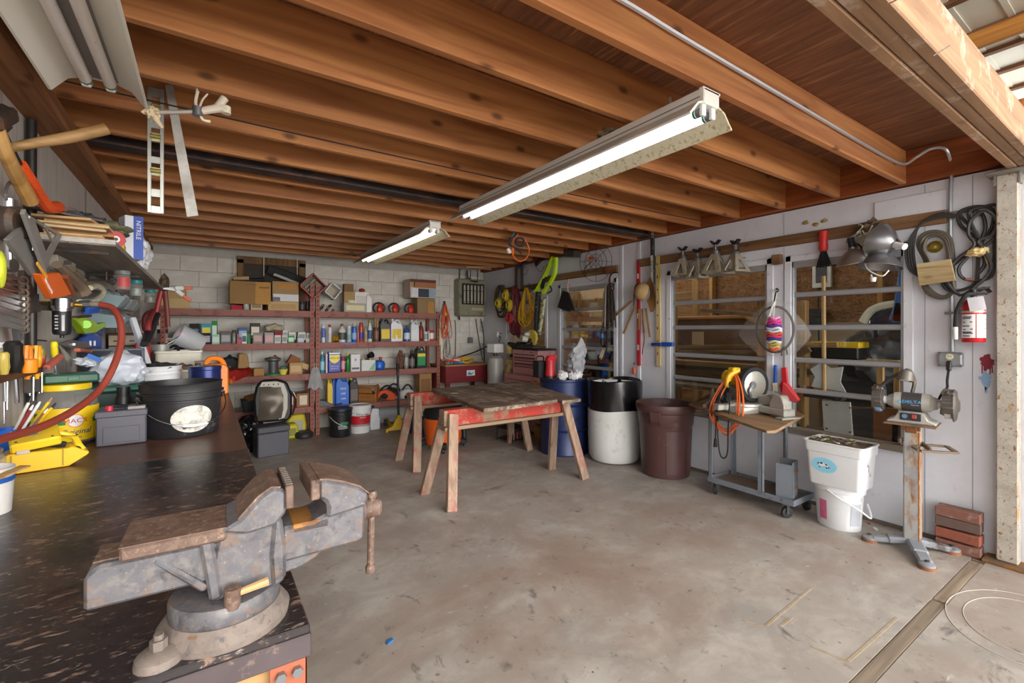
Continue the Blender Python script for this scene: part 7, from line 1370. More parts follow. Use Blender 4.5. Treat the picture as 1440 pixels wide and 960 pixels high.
rot=Matrix.Rotation(R(301-270),4,'Z')
text("MAC'S",.027,mat('#c8202c',.4),t,(0,0,0),bend=R_+.003,sx=1.15,M=rot@Matrix.Translation((0,0,.112)))
text('Original',.036,mat('#1f2f6d',.4),t,(0,0,0),bend=R_+.002,sx=1.0,shear=.3,M=rot@Matrix.Translation((0,0,.062)))
text('PORK SKINS',.008,mat('#1f2f6d',.4),t,(0,0,0),bend=R_+.002,M=rot@Matrix.Translation((0,0,.036)))
rot2=Matrix.Rotation(R(238.5-270),4,'Z')
for a in range(3):
 q=[(.0105*math.cos(R(90+120*(a+k))),.0105*math.sin(R(90+120*(a+k))))for k in range(2)]
 A,B=[Vector((x,-(R_+.0035),.139+z))for x,z in q];A2,B2=A.lerp(B,.12),A.lerp(B,.88);put(MB().bar(rot2@A2,rot2@B2,.003,.001,up=(0,1,0)),'recycling_mark',m_wht,lb)
t=thing('green_case','flat dark green plastic case lying on the jar lid','case',(-.53,2.98,BZ+.280),R(12));put(MB().b2((-.10,-.07,0),(.09,.07,.042),.008),'case_body',mat('#2f5a45',.4,var=.1),t);put(MB().b2((-.02,-.074,.012),(.02,-.07,.03),.002),'latch',mat('#3a6a52',.4),t)
t=thing('green_toolbox','long dark green box standing on the bench behind the battery','box',(-.40,3.30,BZ),R(5));put(MB().b2((-.17,-.12,0),(.14,.14,.20),.01),'box_body',mat('#24403a',.45),t);put(MB().b2((-.175,-.125,.2),(.145,.145,.225),.006),'lid',mat('#2f6a55',.4),t)
t=thing('white_sack','knotted white plastic sack with a blue print lying on the green box','bag',(-.40,3.30,BZ+.226))
put(MB().blob((0,0,.085),(.115,.10,.095),6,.22,2.2,4),'bag',mat('#c5cbd6',.4,var=.08),t);put(MB().blob((-.12,-.03,.13),(.05,.03,.025),9,.6,3,3),'knot',mat('#d0d5dd',.4),t);put(MB().box((-.09,-.095,.155),(.06,.003,.022),rot=(0,R(30),0)),'blue_print',mat('#2f6ac0',.5),t)
# yellow laser level case
t=thing('yellow_tool','bright yellow plastic chalk tool with an open lid at the left of the workbench','tool',(-.515,2.47,BZ),R(14))
m_y2=mat('#e5b81a',.4,var=.06);m_y3=mat('#f0cb2a',.4,var=.06)
put(MB().prism([(-.115,0),(.06,0),(.115,.035),(.118,.045),(.07,.075),(.055,.07),(-.10,.075),(-.12,.06)],'XZ',-.055,.05,bev=.003),'body',m_y2,t)
put(MB().at((-.03,.0,.115),(R(18),R(-6),0)).box((0,0,0),(.135,.12,.036),.006),'lid',m_y3,t);put(MB().at((-.03,.0,.115),(R(18),R(-6),0)).box((-.01,.01,.019),(.038,.04,.003),.001),'grey_window',mat('#7d7a74',.4),t)
for p in((-.05,-.04),(.045,-.045),(.05,.04)):put(MB().at((-.03,.0,.115),(R(18),R(-6),0)).cyl((p[0],p[1],.016),(p[0],p[1],.0195),.004,n=8),'screw',m_dks,t)
put(MB().tube([(-.06,-.02,.075),(-.0,-.03,.092),(.05,-.02,.078)],.013,8),'black_band',m_blkr,t);put(MB().tube([(.03,.03,.12),(.075,.02,.10),(.09,-.02,.07),(.10,-.03,.05)],.012,8),'arm',m_y3,t);put(MB().cyl((.085,-.045,.055),(.085,-.02,.06),.012,n=12),'knob',m_blk,t);put(MB().b2((-.08,-.06,.07),(-.045,-.03,.085),.002),'switch',mat('#c9b2a0',.5),t)
put(MB().b2((.040,-.0565,.006),(.045,-.054,.07)).b2((-.095,-.0565,.006),(-.090,-.054,.07)),'seam',mat('#a8840f',.5),t);put(MB().tube([(.02,-.02,.12),(.07,-.06,.115),(.085,-.05,.118)],.002,4),'wire',m_dks,t)
t=thing('pen_cup','bright blue cup packed with pencils and markers at the far left of the bench','cup',(-.635,2.56,BZ));m_bc=mat('#1a5fc4',.4,var=.06)
put(MB().lathe([(0,0),(.036,0),(.038,.004),(.050,.145),(.046,.145),(.035,.008),(0,.008)],n=24),'cup_body',m_bc,t)
for k,(hx,dx,dy,L_)in enumerate((('#d5d5d8',.9,-.1,.20),('#1f3a8a',.75,.15,.17),('#e2c21c',1.0,.1,.21),('#8a2a2a',.85,-.2,.19),('#e5b81c',1.25,.05,.2),('#a8c4e5',1.4,-.05,.18),('#8d5a3a',1.1,.2,.17),('#d8d3c9',.6,.2,.2))):
 d=Vector((dx*.55,dy,1)).normalized();p=Vector((-.005+.004*k*(.5-k%2),.02*((k%3)-1),.05));pn=put(MB().cyl(p,p+d*L_,.0055,n=8),'pen',mat(hx,.4),t);put(MB().cyl(p+d*L_,p+d*(L_+.02),.0055,.003,n=8),'pen_tip',(m_wht,m_blk,m_wood)[k%3],pn)
t=thing('white_cup','white plastic cup with a blue mark at the left edge of the bench','cup',(-.528,1.93,BZ));b=put(MB().lathe([(0,0),(.052,0),(.06,.13),(.057,.13),(.05,.006),(0,.006)],n=28),'cup_body',mat('#d3d1cd',.4),t);put(MB().lathe([(.0578,.09),(.0602,.105),(.0605,.105),(.0582,.09)],n=10,a0=R(-80),a1=R(20)),'blue_mark',mat('#2a5fb0',.4),b)
t=thing('glass_jar','clear glass jar with a green label on the bench beside the yellow tool','jar',(-.625,2.30,BZ));put(MB().lathe([(0,0),(.042,0),(.045,.006),(.045,.085),(.035,.10),(.034,.11)],n=24),'jar_body',milky('jar_glass','#b9b4a8',.35,.1),t);put(MB().lathe([(.0455,.02),(.046,.021),(.046,.045),(.0455,.046)],n=24),'green_label',m_grn,t);put(MB().cyl((0,0,.105),(0,0,.118),.037,n=20),'lid',mat('#8a7a6a',.4,.4),t)
single(MB().bar(on(-5,672,Z=1.052),on(36,655,Z=1.06),.028,.005),'paint_stick',m_wood,'pale wooden stirring stick lying across the white cup','stick',on(15,663,Z=1.05))
single(MB().lathe([(0,0),(.035,0),(.035,.05),(.03,.055),(0,.055)],n=18),'black_reel',m_blkr,'small black wire reel behind the yellow tool','reel',(-.60,2.68,BZ),w=False)
# dark panel, white bucket with pole, tubs and jugs farther along the bench
t=thing('dark_screen','dark navy panel standing upright on the bench behind the sack','panel',(-.47,3.90,BZ));put(MB().b2((-.19,-.02,0),(.12,.02,.40),.004),'panel',mat('#1d2636',.35),t);put(MB().b2((.112,-.022,0),(.125,.022,.40),.002).b2((-.19,-.022,.392),(.125,.022,.405),.002),'frame',mat('#5d636d',.4,.4),t)
t,b=pail('white_bucket','white bucket full of tools behind the black bucket on the bench',(-.30,4.15,BZ),.15,.27,m_wp,rz=0);put(MB().blob((0,0,.265),(.11,.11,.03),3,.6,3,3),'contents',mat('#3a3632',.8,var=.4),t)
A,B=on(213,527,Y=4.12),on(186,447,Y=4.25);single(MB().bar(A,B,.035,.03,.003),'white_pole',mat('#cfd2d8',.4),'square white plastic post leaning out of the white bucket','post',A)
t=thing('white_crate','white plastic basket with slotted sides on the bench','basket',(-.16,4.55,BZ),R(6));m=rtub([(.15,.15,0),(.165,.165,.19),(.175,.175,.195),(.175,.175,.215),(.155,.155,.215),(.14,.14,.01)],.03);put(m,'basket_body',mat('#cfcabb',.45),t)
mb=MB()
for k in range(9):
 for z in(.06,.12):mb.box((-.13+k*.0325,-.1655+(.12-z)*.08,z),(.018,.008,.035),.002)
stuff(put(mb,'slot',m_dk,t));put(MB().blob((0,.0,.20),(.12,.12,.05),5,.5,3,3),'brown_rag',mat('#7a6450',.85),t)
t=thing('white_tray','shallow cream tray stacked on the white plastic basket','tray',(-.20,4.85,BZ+.0),R(4));m=rtub([(.15,.14,0),(.16,.15,.33),(.165,.155,.335),(.165,.155,.35),(.15,.14,.35),(.14,.13,.2)],.03);put(m,'tray_body',mat('#d5d0c0',.45),t)
t=thing('orange_jug','bright orange fuel jug on the bench behind the black bucket','jug',(.02,4.45,BZ),R(12))
m_oj=mat('#e8821f',.4,var=.08)
put(MB().prism([(-.13,0),(.12,0),(.12,.22),(.09,.25),(-.02,.25),(-.11,.20),(-.13,.17)],'XZ',-.07,.07,bev=.012),'jug_body',m_oj,t);put(MB().tube([(-.03,0,.245),(.0,0,.29),(.07,0,.285),(.105,0,.22),(.10,0,.10)],.02,8),'handle',m_oj,t);put(MB().cyl((-.08,0,.21),(-.08,0,.26),.02,n=12).bar((-.10,0,.27),(-.02,0,.275),.02,.014),'spout',mat('#4a2f1f',.5),t)
t=thing('round_tin','shiny dark blue round tin in front of the orange jug','tin',(-.01,4.02,BZ));put(MB().lathe([(0,0),(.10,0),(.10,.235),(.104,.24),(.104,.262),(.09,.265),(0,.262)],n=28),'tin_body',mat('#27336a',.25,.4),t)
t=thing('clear_tub','cloudy clear plastic tub tipped on its side on the cream tray','tub',(-.12,5.0,BZ+.352));put(MB().at((0,0,.085),(0,R(-62),R(15))).lathe([(0,-.10),(.075,-.10),(.08,-.09),(.098,.10),(.104,.10),(.104,.11),(.094,.11)],n=28),'tub_body',milky('cloudy_tub','#c9ccd0',.6,.35),t)
t=thing('red_can','red and white tall tin standing on the white bucket at the back of the bench','can',(-.43,4.75,BZ));put(MB().b2((-.05,-.04,0),(.05,.04,.42),.01),'can_body',mat('#b52a2c',.4),t);put(MB().b2((-.04,-.042,.2),(.01,-.04,.36)),'label_sheet',m_wht,t)
t=thing('glass_bottle','tall clear glass jar of brushes at the back of the bench','jar',(-.57,4.72,BZ));put(MB().lathe([(0,0),(.07,0),(.072,.30),(.06,.34),(.06,.37)],n=24),'jar_body',milky('old_glass','#a8a698',.4,.1),t);put(MB().cyl((0,0,.01),(0,0,.2),.055,n=16),'contents',mat('#7d6a50',.8,var=.4,sc=40),t)
t=thing('grey_pitcher','grey metal pitcher with a black handle at the back of the bench','pitcher',(-.33,4.95,BZ));put(MB().lathe([(0,0),(.08,0),(.085,.02),(.075,.32),(.08,.40),(.07,.40),(0,.36)],n=24),'pitcher_body',mat('#9a9d96',.4,.3),t);put(MB().tube([(.06,-.03,.37),(.12,-.05,.38),(.125,-.05,.25),(.08,-.03,.15)],.012,6),'handle',m_blk,t)
t=thing('metal_shears','grey steel clippers leaning on the cream tray','tool',(-.28,5.25,BZ));put(MB().bar((-.12,-.25,.32),(.1,-.2,.48),.05,.01,.002).bar((-.05,-.27,.3),(.12,-.22,.44),.05,.01,.002),'blade',m_stl,t);put(MB().blob((.05,-.1,.36),(.09,.07,.06),3,.4,3,3),'navy_rag',mat('#1d2230',.8),t);put(MB().b2((-.12,-.28,0),(.12,.1,.30),.006),'carton_body',m_card,t)
t=thing('dark_rag_heap','black greasy rag heap in front of the red and white tin','rag',(-.44,4.45,BZ));put(MB().blob((0,0,.16),(.10,.09,.17),8,.5,2.5,3),'cloth',mat('#1d1d1f',.8),t);put(MB().blob((.10,-.08,.18),(.03,.02,.02),2,.3,3,2),'yellow_plug',m_yel,t)
t=thing('junk_box','grey brown box of rusty parts on the bench beside the dark panel','box',(-.44,3.62,BZ),R(8));put(MB().b2((-.10,-.09,0),(.12,.08,.15),.008),'box_body',mat('#5d554d',.8,var=.3),t);put(MB().blob((0,-.02,.16),(.10,.08,.05),7,.6,4,3),'scrap',mat('#7d7464',.7,.3,.4,40),t)
single(MB().lathe([(0,0),(.045,0),(.045,.085),(.04,.09),(0,.09)],n=20),'tin_can',mat('#6d6457',.4,.5),'small rusty tin between the battery and the black bucket','can',(-.245,3.22,BZ),w=False)
# ---------------------------------------------------------------- left wall: pipe, rack and hand tools
t=thing('wall_pipe','black iron pipe running up the left wall','pipe',(-.655,2.91,.93));put(MB().cyl((0,0,0),(0,0,1.46),.019,n=14),'pipe',mat('#3a3735',.4,.6,.2,20),t)
for z in(.62,.95):put(MB().cyl((0,0,z),(0,0,z+.06),.025,n=14),'coupling',m_dks,t)
put(MB().cyl((0,0,.60),(0,0,.64),.03,n=6).bar((0,.0,.62),(.05,.12,.62),.024,.024),'union',m_dks,t)
t=thing('tool_rack','brown wooden tool rack board along the left wall','rack',(-.63,2.6,1.262));put(MB().prism([(-.045,-.62),(.035,-.62),(.035,.22),(.01,.40),(-.045,.45)],'XY',0,.024,bev=.003),'board',wood('#6d4628','#472b18','Y',1,.6,.3),t)
RK=1.287
def grip(x,y0,y1,r,hx,label,kind='screwdriver',shaft=.10,lean=0,X=-.61,cat=None,tip=True):
 A=on(x,y1,X=X);B=on(x+lean,y0,X=X);t=thing(kind,label,cat or kind.replace('_',' '),A)
 d=(B-A);L_=d.length;d.normalize()
 put(MB().lathe([(0,0),(r*.7,0),(r*.75,L_*.1),(r,L_*.3),(r*.92,L_*.6),(r,L_*.9),(r*.7,L_),(0,L_)],(0,0,0),10,ax=d),'grip',mat(hx,.35,var=.08),t)
 if shaft:put(MB().cyl((0,0,0),-d*shaft-Vector((0,0,.0)),r*.28,n=8),'shaft',m_chr,t)
 return t
grip(21,480,524,.028,'#1f1d1d','fat black tool handle in the wall rack, with a red mark','file_handle',.12,-3,cat='tool');grip(6,495,526,.016,'#b5a04a','amber screwdriver handle at the left end of the rack',lean=-1);grip(43,490,522,.010,'#3a3a3d','slim black screwdriver between the orange handles',lean=1);grip(59,490,520,.012,'#8a7a2a','olive screwdriver handle right of the orange pliers');grip(77,480,503,.014,'#f0d81c','bright yellow screwdriver handle at the right of the rack',lean=-1);grip(57,498,522,.014,'#a83a34','short dark red screwdriver in front of the orange pliers',lean=3);grip(66,520,505,.014,'#b5685a','pinkish screwdriver lying slanted at the end of the rack',lean=20)if False else None
A,B=on(62,520,X=-.58),on(86,500,X=-.56);t=thing('screwdriver','pinkish red screwdriver lying slanted at the end of the rack','screwdriver',A);d=(B-A);put(MB().lathe([(0,.02),(.013,.025),(.015,d.length*.5),(.013,d.length*.95),(0,d.length)],(0,0,0),10,ax=d),'grip',mat('#b05a4c',.4),t);put(MB().cyl((0,0,0),d*.3,.005,n=8),'shaft',m_stl,t)
for k,(x,lb)in enumerate(((39,'left pair of orange handled pliers standing in the rack'),(52,'right pair of orange and yellow handled pliers in the rack'))):
 A=on(x,522,X=-.61);t=thing('pliers',lb,'pliers',A);H_=(on(x,486,X=-.61).z-A.z)
 for s in(-1,1):put(MB().tube([(0,0,-.03),(0,s*.012,.02),(0,s*.026,H_*.5),(0,s*.016,H_)],.011,8),'handle',mat(('#ee8a1c','#f0a820')[k],.4),t)
 put(MB().bar((0,0,-.02),(0,0,-.09),.024,.014,.003),'jaw',m_dks,t)
t=thing('orange_tape','squat orange handle stub sitting low in the rack','tool',on(40,524,X=-.585));put(MB().lathe([(0,0),(.024,0),(.027,.01),(.027,.05),(.02,.055),(0,.055)],n=14),'body',mat('#f08a1c',.4),t)
t=thing('glass_jar','glass jar with a white lid at the left end of the tool rack','jar',on(8,527,X=-.64));put(MB().lathe([(0,0),(.032,0),(.034,.06),(.034,.10),(.03,.11)],n=20),'jar_body',milky('rack_jar','#c9c8a8',.4,.1),t);put(MB().cyl((0,0,.105),(0,0,.125),.034,n=18),'lid',m_wht,t);put(MB().cyl((0,0,.003),(0,0,.06),.028,n=14),'contents',mat('#a89a4a',.6,var=.4,sc=60),t)
random.seed(3)
for k,x in enumerate((5,10,40,47,55,68,78)):
 A=on(x,530,X=-.615);L_=(.17,.12,.07,.10,.07,.05,.04)[k];single(MB().cyl(A,A-Vector((0,random.uniform(-.01,.01),L_)),.004,n=8),'tool_bit',m_chr,'chrome tool shaft poking down below the wall rack, '+('first from the left','second from the left','third from the left','fourth from the left','third from the right','second from the right','last on the right')[k],'tool',A-Vector((0,0,L_)),0,'tool shafts below the rack')
t=thing('wrench_set','fanned set of chrome combination wrenches on a wall holder','wrench set',on(22,430,X=-.60))
for k in range(9):
 y=378+k*8.6;A,B=on(-14,y+2,X=-.57),on(34,y+16,X=-.60);w_=put(MB().bar(A,B,.004+.0006*k,.012+.0012*k,.001),'wrench',m_chr,t,True);put(MB().lathe([(.011,-.004),(.017,-.004),(.017,.004),(.011,.004),(.011,-.004)],B,12,ax=(.25,1,.3)),'ring',mat('#a89a8a',.35,.8),w_,True)
put(MB().prism([(p.y,p.z)for p in(on(34,380,X=-.64),on(50,410,X=-.64),on(50,440,X=-.64),on(36,438,X=-.64))],'YZ',-.66,-.64),'holder',mat('#4a3a30',.6),t,True)
t=thing('pulley_block','rusty dark cast pulley block with a chrome eye hanging on the left wall','pulley',on(14,312,X=-.57));C0=Lw(14,314,-.57)
put(MB().lathe([(0,-.035),(.05,-.035),(.062,-.02),(.062,.02),(.05,.035),(0,.035)],C0,24,ax=(1,-.3,0)),'sheave_case',mat('#4a3f38',.6,.4,.25,20,'#6d5648',.3),t,True);put(MB().cyl(Lw(12,294,-.57),Lw(12,280,-.57),.022,n=12),'eye',m_chr,t,True);put(MB().tube([Lw(10,284,-.57),Lw(8,270,-.57),Lw(14,256,-.58),Lw(22,262,-.6)],.005,6),'wire',m_stl,t,True);put(MB().tube([C0+Vector((.03,.05,.03)),C0+Vector((.03,.08,-.01)),C0+Vector((.03,.055,-.05))],.016,8),'gear',m_stl,t,True);put(MB().bar(C0,C0+Vector((-.1,0,.0)),.02,.02),'bracket',m_dks,t,True)
t=thing('socket_wrench','chrome ratchet wrench hanging below the pulley block','wrench',Lw(13,385,-.56));put(MB().cyl(Lw(11,337,-.56),Lw(13,372,-.56),.010,n=10),'shank',m_chr,t,True);put(MB().lathe([(0,-.012),(.024,-.012),(.024,.012),(0,.012)],Lw(14,373,-.56),16,ax=(1,-.3,0)),'head',m_chr,t,True);put(MB().bar(Lw(11,339,-.56),Lw(11,339,-.68),.01,.01),'hook',m_stl,t,True)
single(MB().blob((0,0,.05),(.012,.025,.06),2,.2,2,2),'yellow_tag',mat('#cfd83a',.5),'yellow green paper tag hanging left of the wrenches','tag',Lw(2,400,-.56),w=False)
# hammers and hatchet
t=thing('wooden_hammer','thick wooden hammer handle slanting down the left wall beside the orange hatchet','hammer',Lw(43,285,-.54));put(MB().tube([Lw(-8,170,-.56),Lw(8,215,-.55),Lw(25,250,-.55),Lw(43,284,-.54)],lambda f:.019+.005*f,10),'handle',wood('#c59a5e','#9c7038','Z',.8,.5,.3),t,True);put(MB().bar(Lw(-12,172,-.56),Lw(12,160,-.56),.05,.05,.008),'head',m_dks,t,True);put(MB().bar(Lw(0,190,-.56),Lw(0,190,-.68),.015,.015),'hook',m_dks,t,True)
t=thing('orange_hatchet','black hatchet with an orange rubber grip hanging on the left wall','hatchet',Lw(70,294,-.56));put(MB().tube([Lw(26,232,-.57),Lw(44,258,-.56),Lw(60,282,-.56),Lw(68,291,-.56),Lw(80,291,-.56)],lambda f:.022+.009*abs(f-.4),10),'grip',mat('#e8561c',.6,var=.2,sc=120,h2='#a83a12',amt=.2),t,True);put(MB().tube([Lw(-5,170,-.58),Lw(10,200,-.58),Lw(28,235,-.57)],.013,8),'shaft',m_blk,t,True);put(MB().bar(Lw(-8,182,-.58),Lw(8,168,-.58),.03,.06,.006),'head',m_dks,t,True);put(MB().bar(Lw(5,190,-.58),Lw(5,190,-.68),.012,.012),'hook',m_dks,t,True)
A=Lw(-6,212,-.60);B=on(150,181,Y=A.y+.06);t=thing('long_hammer','long worn wooden handle jutting out level from the left wall','hammer',A);P=[A,A.lerp(B,.3),A.lerp(B,.6)-Vector((0,0,.004)),B];put(MB().tube(P,lambda f:.013+.008*min(1,f*1.3),12),'handle',wood('#bd9664','#96703f','X',.8,.5,.3),t,True);put(MB().bar(A+Vector((-.06,0,.03)),A+Vector((-.03,0,-.08)),.05,.06,.01),'head',m_dks,t,True)
t=thing('small_hammer','dark round hammer head on the left wall below the ceiling','hammer',Lw(5,166,-.62));put(MB().lathe([(0,0),(.03,0),(.034,.02),(.026,.05),(0,.055)],Lw(12,166,-.62),16,ax=(-.2,-1,.2)),'head',m_dks,t,True);put(MB().bar(Lw(4,164,-.62),Lw(4,164,-.68),.02,.02),'peg',m_dks,t,True)
# layout square and orange pouch
t=thing('speed_square','grey aluminium triangle square hanging in front of the left wall','square',Lw(62,380,-.52));S_=lambda x,y,X=-.52:Lw(x,y,X)
mb=MB();P=[S_(32,297),S_(88,330),S_(63,380)];I=[S_(50,312),S_(80,330),S_(66,357)]
V=[p for p in P]+[p for p in I];V2=[p+Vector((-.006,0,0))for p in V]
mb._f(V+V2,[(0,1,4,3),(1,2,5,4),(2,0,3,5),(6,9,10,7),(7,10,11,8),(8,11,9,6),(0,6,7,1),(1,7,8,2),(2,8,6,0),(3,4,10,9),(4,5,11,10),(5,3,9,11)])
m_sq=mat('#85827e',.45,.15,.12,15);put(mb,'triangle',m_sq,t,True);put(MB().bar(S_(32,297,-.515),S_(63,381,-.515),.012,.022,.001),'fence_edge',m_sq,t,True);put(MB().bar(S_(63,318),S_(74,341),.01,.006,up=(1,0,0)),'bar',m_sq,t,True);put(MB().bar(S_(40,305),S_(40,305,-.68),.008,.008),'nail',m_stl,t,True)
t=thing('saw_sheath','grey metal sheath with an orange printed sleeve hanging under the square','sheath',Lw(90,418,-.53))
put(MB().prism([(p.y,p.z)for p in(S_(22,338),S_(40,320),S_(72,382),S_(55,388))],'YZ',-.55,-.535,bev=.002),'sheath',m_sq,t,True)
P=[S_(54,385),S_(82,383),S_(99,414),S_(88,417),S_(72,420)]
put(MB().prism([(p.y,p.z)for p in P],'YZ',-.54,-.515,bev=.003),'orange_sleeve',mat('#ec6a1c',.45,var=.06),t,True);put(MB().bar(S_(90,388,-.54),S_(100,414,-.54),.03,.02,.003),'brown_edge',mat('#8a4a2a',.6),t,True)
a0,a1=S_(61,388,-.513),S_(76,416,-.513);dd=(a1-a0).normalized();nn=Vector((1,0,0));zz_=nn.cross(dd)
text('TRI-SQUARE',.021,m_wht,t,(0,0,0),M=wm(t).inverted()@(Matrix((dd,-nn,-zz_ if False else nn.cross(dd)*1)).transposed().to_4x4()).copy()if False else wm(t).inverted()@Matrix.Translation(a0.lerp(a1,.5))@Matrix((dd,-nn,(-nn).cross(dd)if False else dd.cross(-nn))).transposed().to_4x4())
put(MB().bar(S_(52,370,-.52),S_(66,390,-.51),.012,.004,up=(1,0,0)),'pencil',mat('#e8a83a',.4),t,True);put(MB().bar(S_(48,350),S_(48,350,-.68),.01,.01),'nail',m_stl,t,True)
# air filter and red hose
t=thing('air_filter','compressed air filter with a silver head and a black bowl on the left wall','filter',Lw(87,475,-.57));C1=Lw(87,475,-.57);Hf=Lw(87,420,-.57).z-C1.z
put(MB().lathe([(0,.0),(.008,0),(.008,.012),(.03,.016),(.034,.03),(.034,Hf*.68),(0,Hf*.68)],n=24),'bowl',m_blk,t);put(MB().lathe([(0,Hf*.68),(.036,Hf*.68),(.036,Hf*.74),(.041,Hf*.75),(.041,Hf),(0,Hf)],n=24),'filter_head',m_chr,t)
for k in range(5):put(MB().box((-.012+.0,-.0335,Hf*(.24+.08*k)),(.012,.002,.007)),'level_mark',mat('#a8a8aa',.4),t)
put(MB().b2((.006,-.0355,Hf*.18),(.016,-.033,Hf*.58)),'print',mat('#c9c9cc',.4),t);put(MB().cyl((-.09,.02,Hf*.86),(-.04,0,Hf*.86),.014,n=10),'brass_fitting',mat('#a8843a',.35,.9),t);put(MB().cyl((.04,0,Hf*.86),(.07,.02,Hf*.86),.012,n=10),'brass_fitting',mat('#a8843a',.35,.9),t)
t=thing('air_hose','thick red rubber air hose curving from the filter down across the bench','hose',on(65,597,Y=2.4));XH=[(3.0,140,428),(2.98,158,433),(2.93,169,452),(2.88,170,482),(2.8,159,517),(2.73,140,548),(2.58,110,573),(2.4,65,597),(2.22,10,615),(2.05,-40,628)]
put(MB().tube([on(x,y,Y=q)for q,x,y in XH],.0145,10),'hose',mat('#8d3a2c',.55,var=.12),t,True);put(MB().tube([on(100,427,Y=3.02),on(122,427,Y=3.0),on(140,428,Y=3.0)],.012,8),'coupling',mat('#b5ad98',.35,.7),t,True);put(MB().cyl(on(112,427,Y=3.01),on(128,427,Y=3.0),.017,n=6),'coupling_nut',m_stl,t,True)
t=thing('c_clamp','cream coloured round scraper clamp hanging left of the red hose','clamp',on(130,430,X=-.57));K=lambda x,y,X=-.57:on(x,y,X=X);put(MB().tube([K(112,425),K(128,424),K(142,417),K(145,408),K(136,402),K(126,405)],.017,8),'frame',mat('#d3cdb4',.45),t,True);put(MB().cyl(K(119,414),K(135,411),.018,n=12),'jaw',m_dks,t,True);put(MB().bar(K(136,410),K(136,410,-.68),.012,.012),'hook',m_stl,t,True)
t=thing('leather_gloves','dusty brown leather pouch strap hanging under the shelf','strap',K(118,412));put(MB().tube([K(80,372,-.6),K(98,388,-.59),K(112,402,-.58),K(118,412,-.57)],lambda f:.02+.016*f,8).tube([K(100,378,-.6),K(118,396,-.59),K(128,402,-.58)],.02,8),'leather',mat('#7d6a58',.8,var=.25,sc=20),t,True);put(MB().bar(K(84,376,-.6),K(84,376,-.68),.012,.012),'nail',m_stl,t,True)
t=thing('lime_clamp','lime green plastic spring clamp hanging beside the air filter','clamp',K(128,465));put(MB().prism([(p.y,p.z)for p in(K(102,448),K(112,444),K(128,450),K(136,456),K(153,451),K(148,458),K(132,468),K(118,469),K(113,460))],'YZ',-.60,-.56,bev=.005),'body',mat('#a8d01c',.4,var=.08),t,True);put(MB().cyl(K(121,456,-.55),K(121,456,-.58),.022,n=14),'knob',mat('#8fd81c',.35),t,True);put(MB().bar(K(105,446),K(126,444),.02,.015,.002),'rod',m_dks,t,True);put(MB().bar(K(118,460),K(118,460,-.68),.012,.012),'hook',m_stl,t,True)
t=thing('blue_holder','bright blue plastic bit holder hanging behind the lime clamp','holder',K(135,488,-.62))
for k in range(6):put(MB().tube([K(122,434+k*3+10*(k>2)*2,-.62),K(136,432+k*3+10*(k>2)*2,-.61),K(142,436+k*3+10*(k>2)*2,-.63)],.010,6),'ring',mat('#1f5fd0',.35),t,True)
put(MB().prism([(p.y,p.z)for p in(K(114,478,-.62),K(128,468,-.62),K(144,476,-.62),K(143,490,-.62),K(128,488,-.62))],'YZ',-.64,-.62,bev=.003),'plate',mat('#1f5fd0',.35),t,True);put(MB().bar(K(140,470,-.63),K(140,430,-.63),.02,.02),'bar',mat('#1f5fd0',.35),t,True);put(MB().bar(K(136,460,-.63),K(136,460,-.68),.012,.012),'peg',m_stl,t,True)
for x,lb in((127,'left white file below the blue holder'),(133,'right white file below the blue holder')):single(MB().cyl(K(x,486,-.61),K(x,479,-.61),.006,n=8),'bit',m_wht,lb,'bit',K(x,486,-.61),0,'bits in the blue holder')
t=thing('trowel','grey steel mason trowel with a pinkish handle on the left wall','trowel',K(105,505,-.58));put(MB().prism([(p.y,p.z)for p in(K(85,483,-.6),K(100,478,-.6),K(125,480,-.6),K(130,488,-.6),K(108,492,-.6))],'YZ',-.612,-.606),'blade',m_stl,t,True);put(MB().bar(K(108,492,-.58),K(126,494,-.58),.03,.02,.006),'handle',mat('#c9705c',.5),t,True);put(MB().prism([(p.y,p.z)for p in(K(86,485,-.6),K(104,505,-.6),K(102,515,-.6),K(95,505,-.6))],'YZ',-.61,-.604),'plate',mat('#b5b0a6',.6),t,True);put(MB().bar(K(104,484,-.6),K(104,484,-.68),.012,.012),'nail',m_stl,t,True)
single(MB().tube([Lw(50,437,-.66),Lw(50,460,-.66),Lw(48,480,-.66)],.005,5).tube([Lw(46,481,-.66),Lw(54,478,-.66),Lw(65,479,-.66)],.004,5),'wall_hook',m_dks,'bent dark wire hook hanging on the left wall','hook',Lw(48,482,-.66));single(MB().bar(Lw(21,446,-.64),Lw(26,480,-.64),.045,.02,.003,up=(1,0,0)),'scraper_tool',m_stl,'wide steel scraper blade standing behind the black handle','scraper',Lw(26,480,-.64))
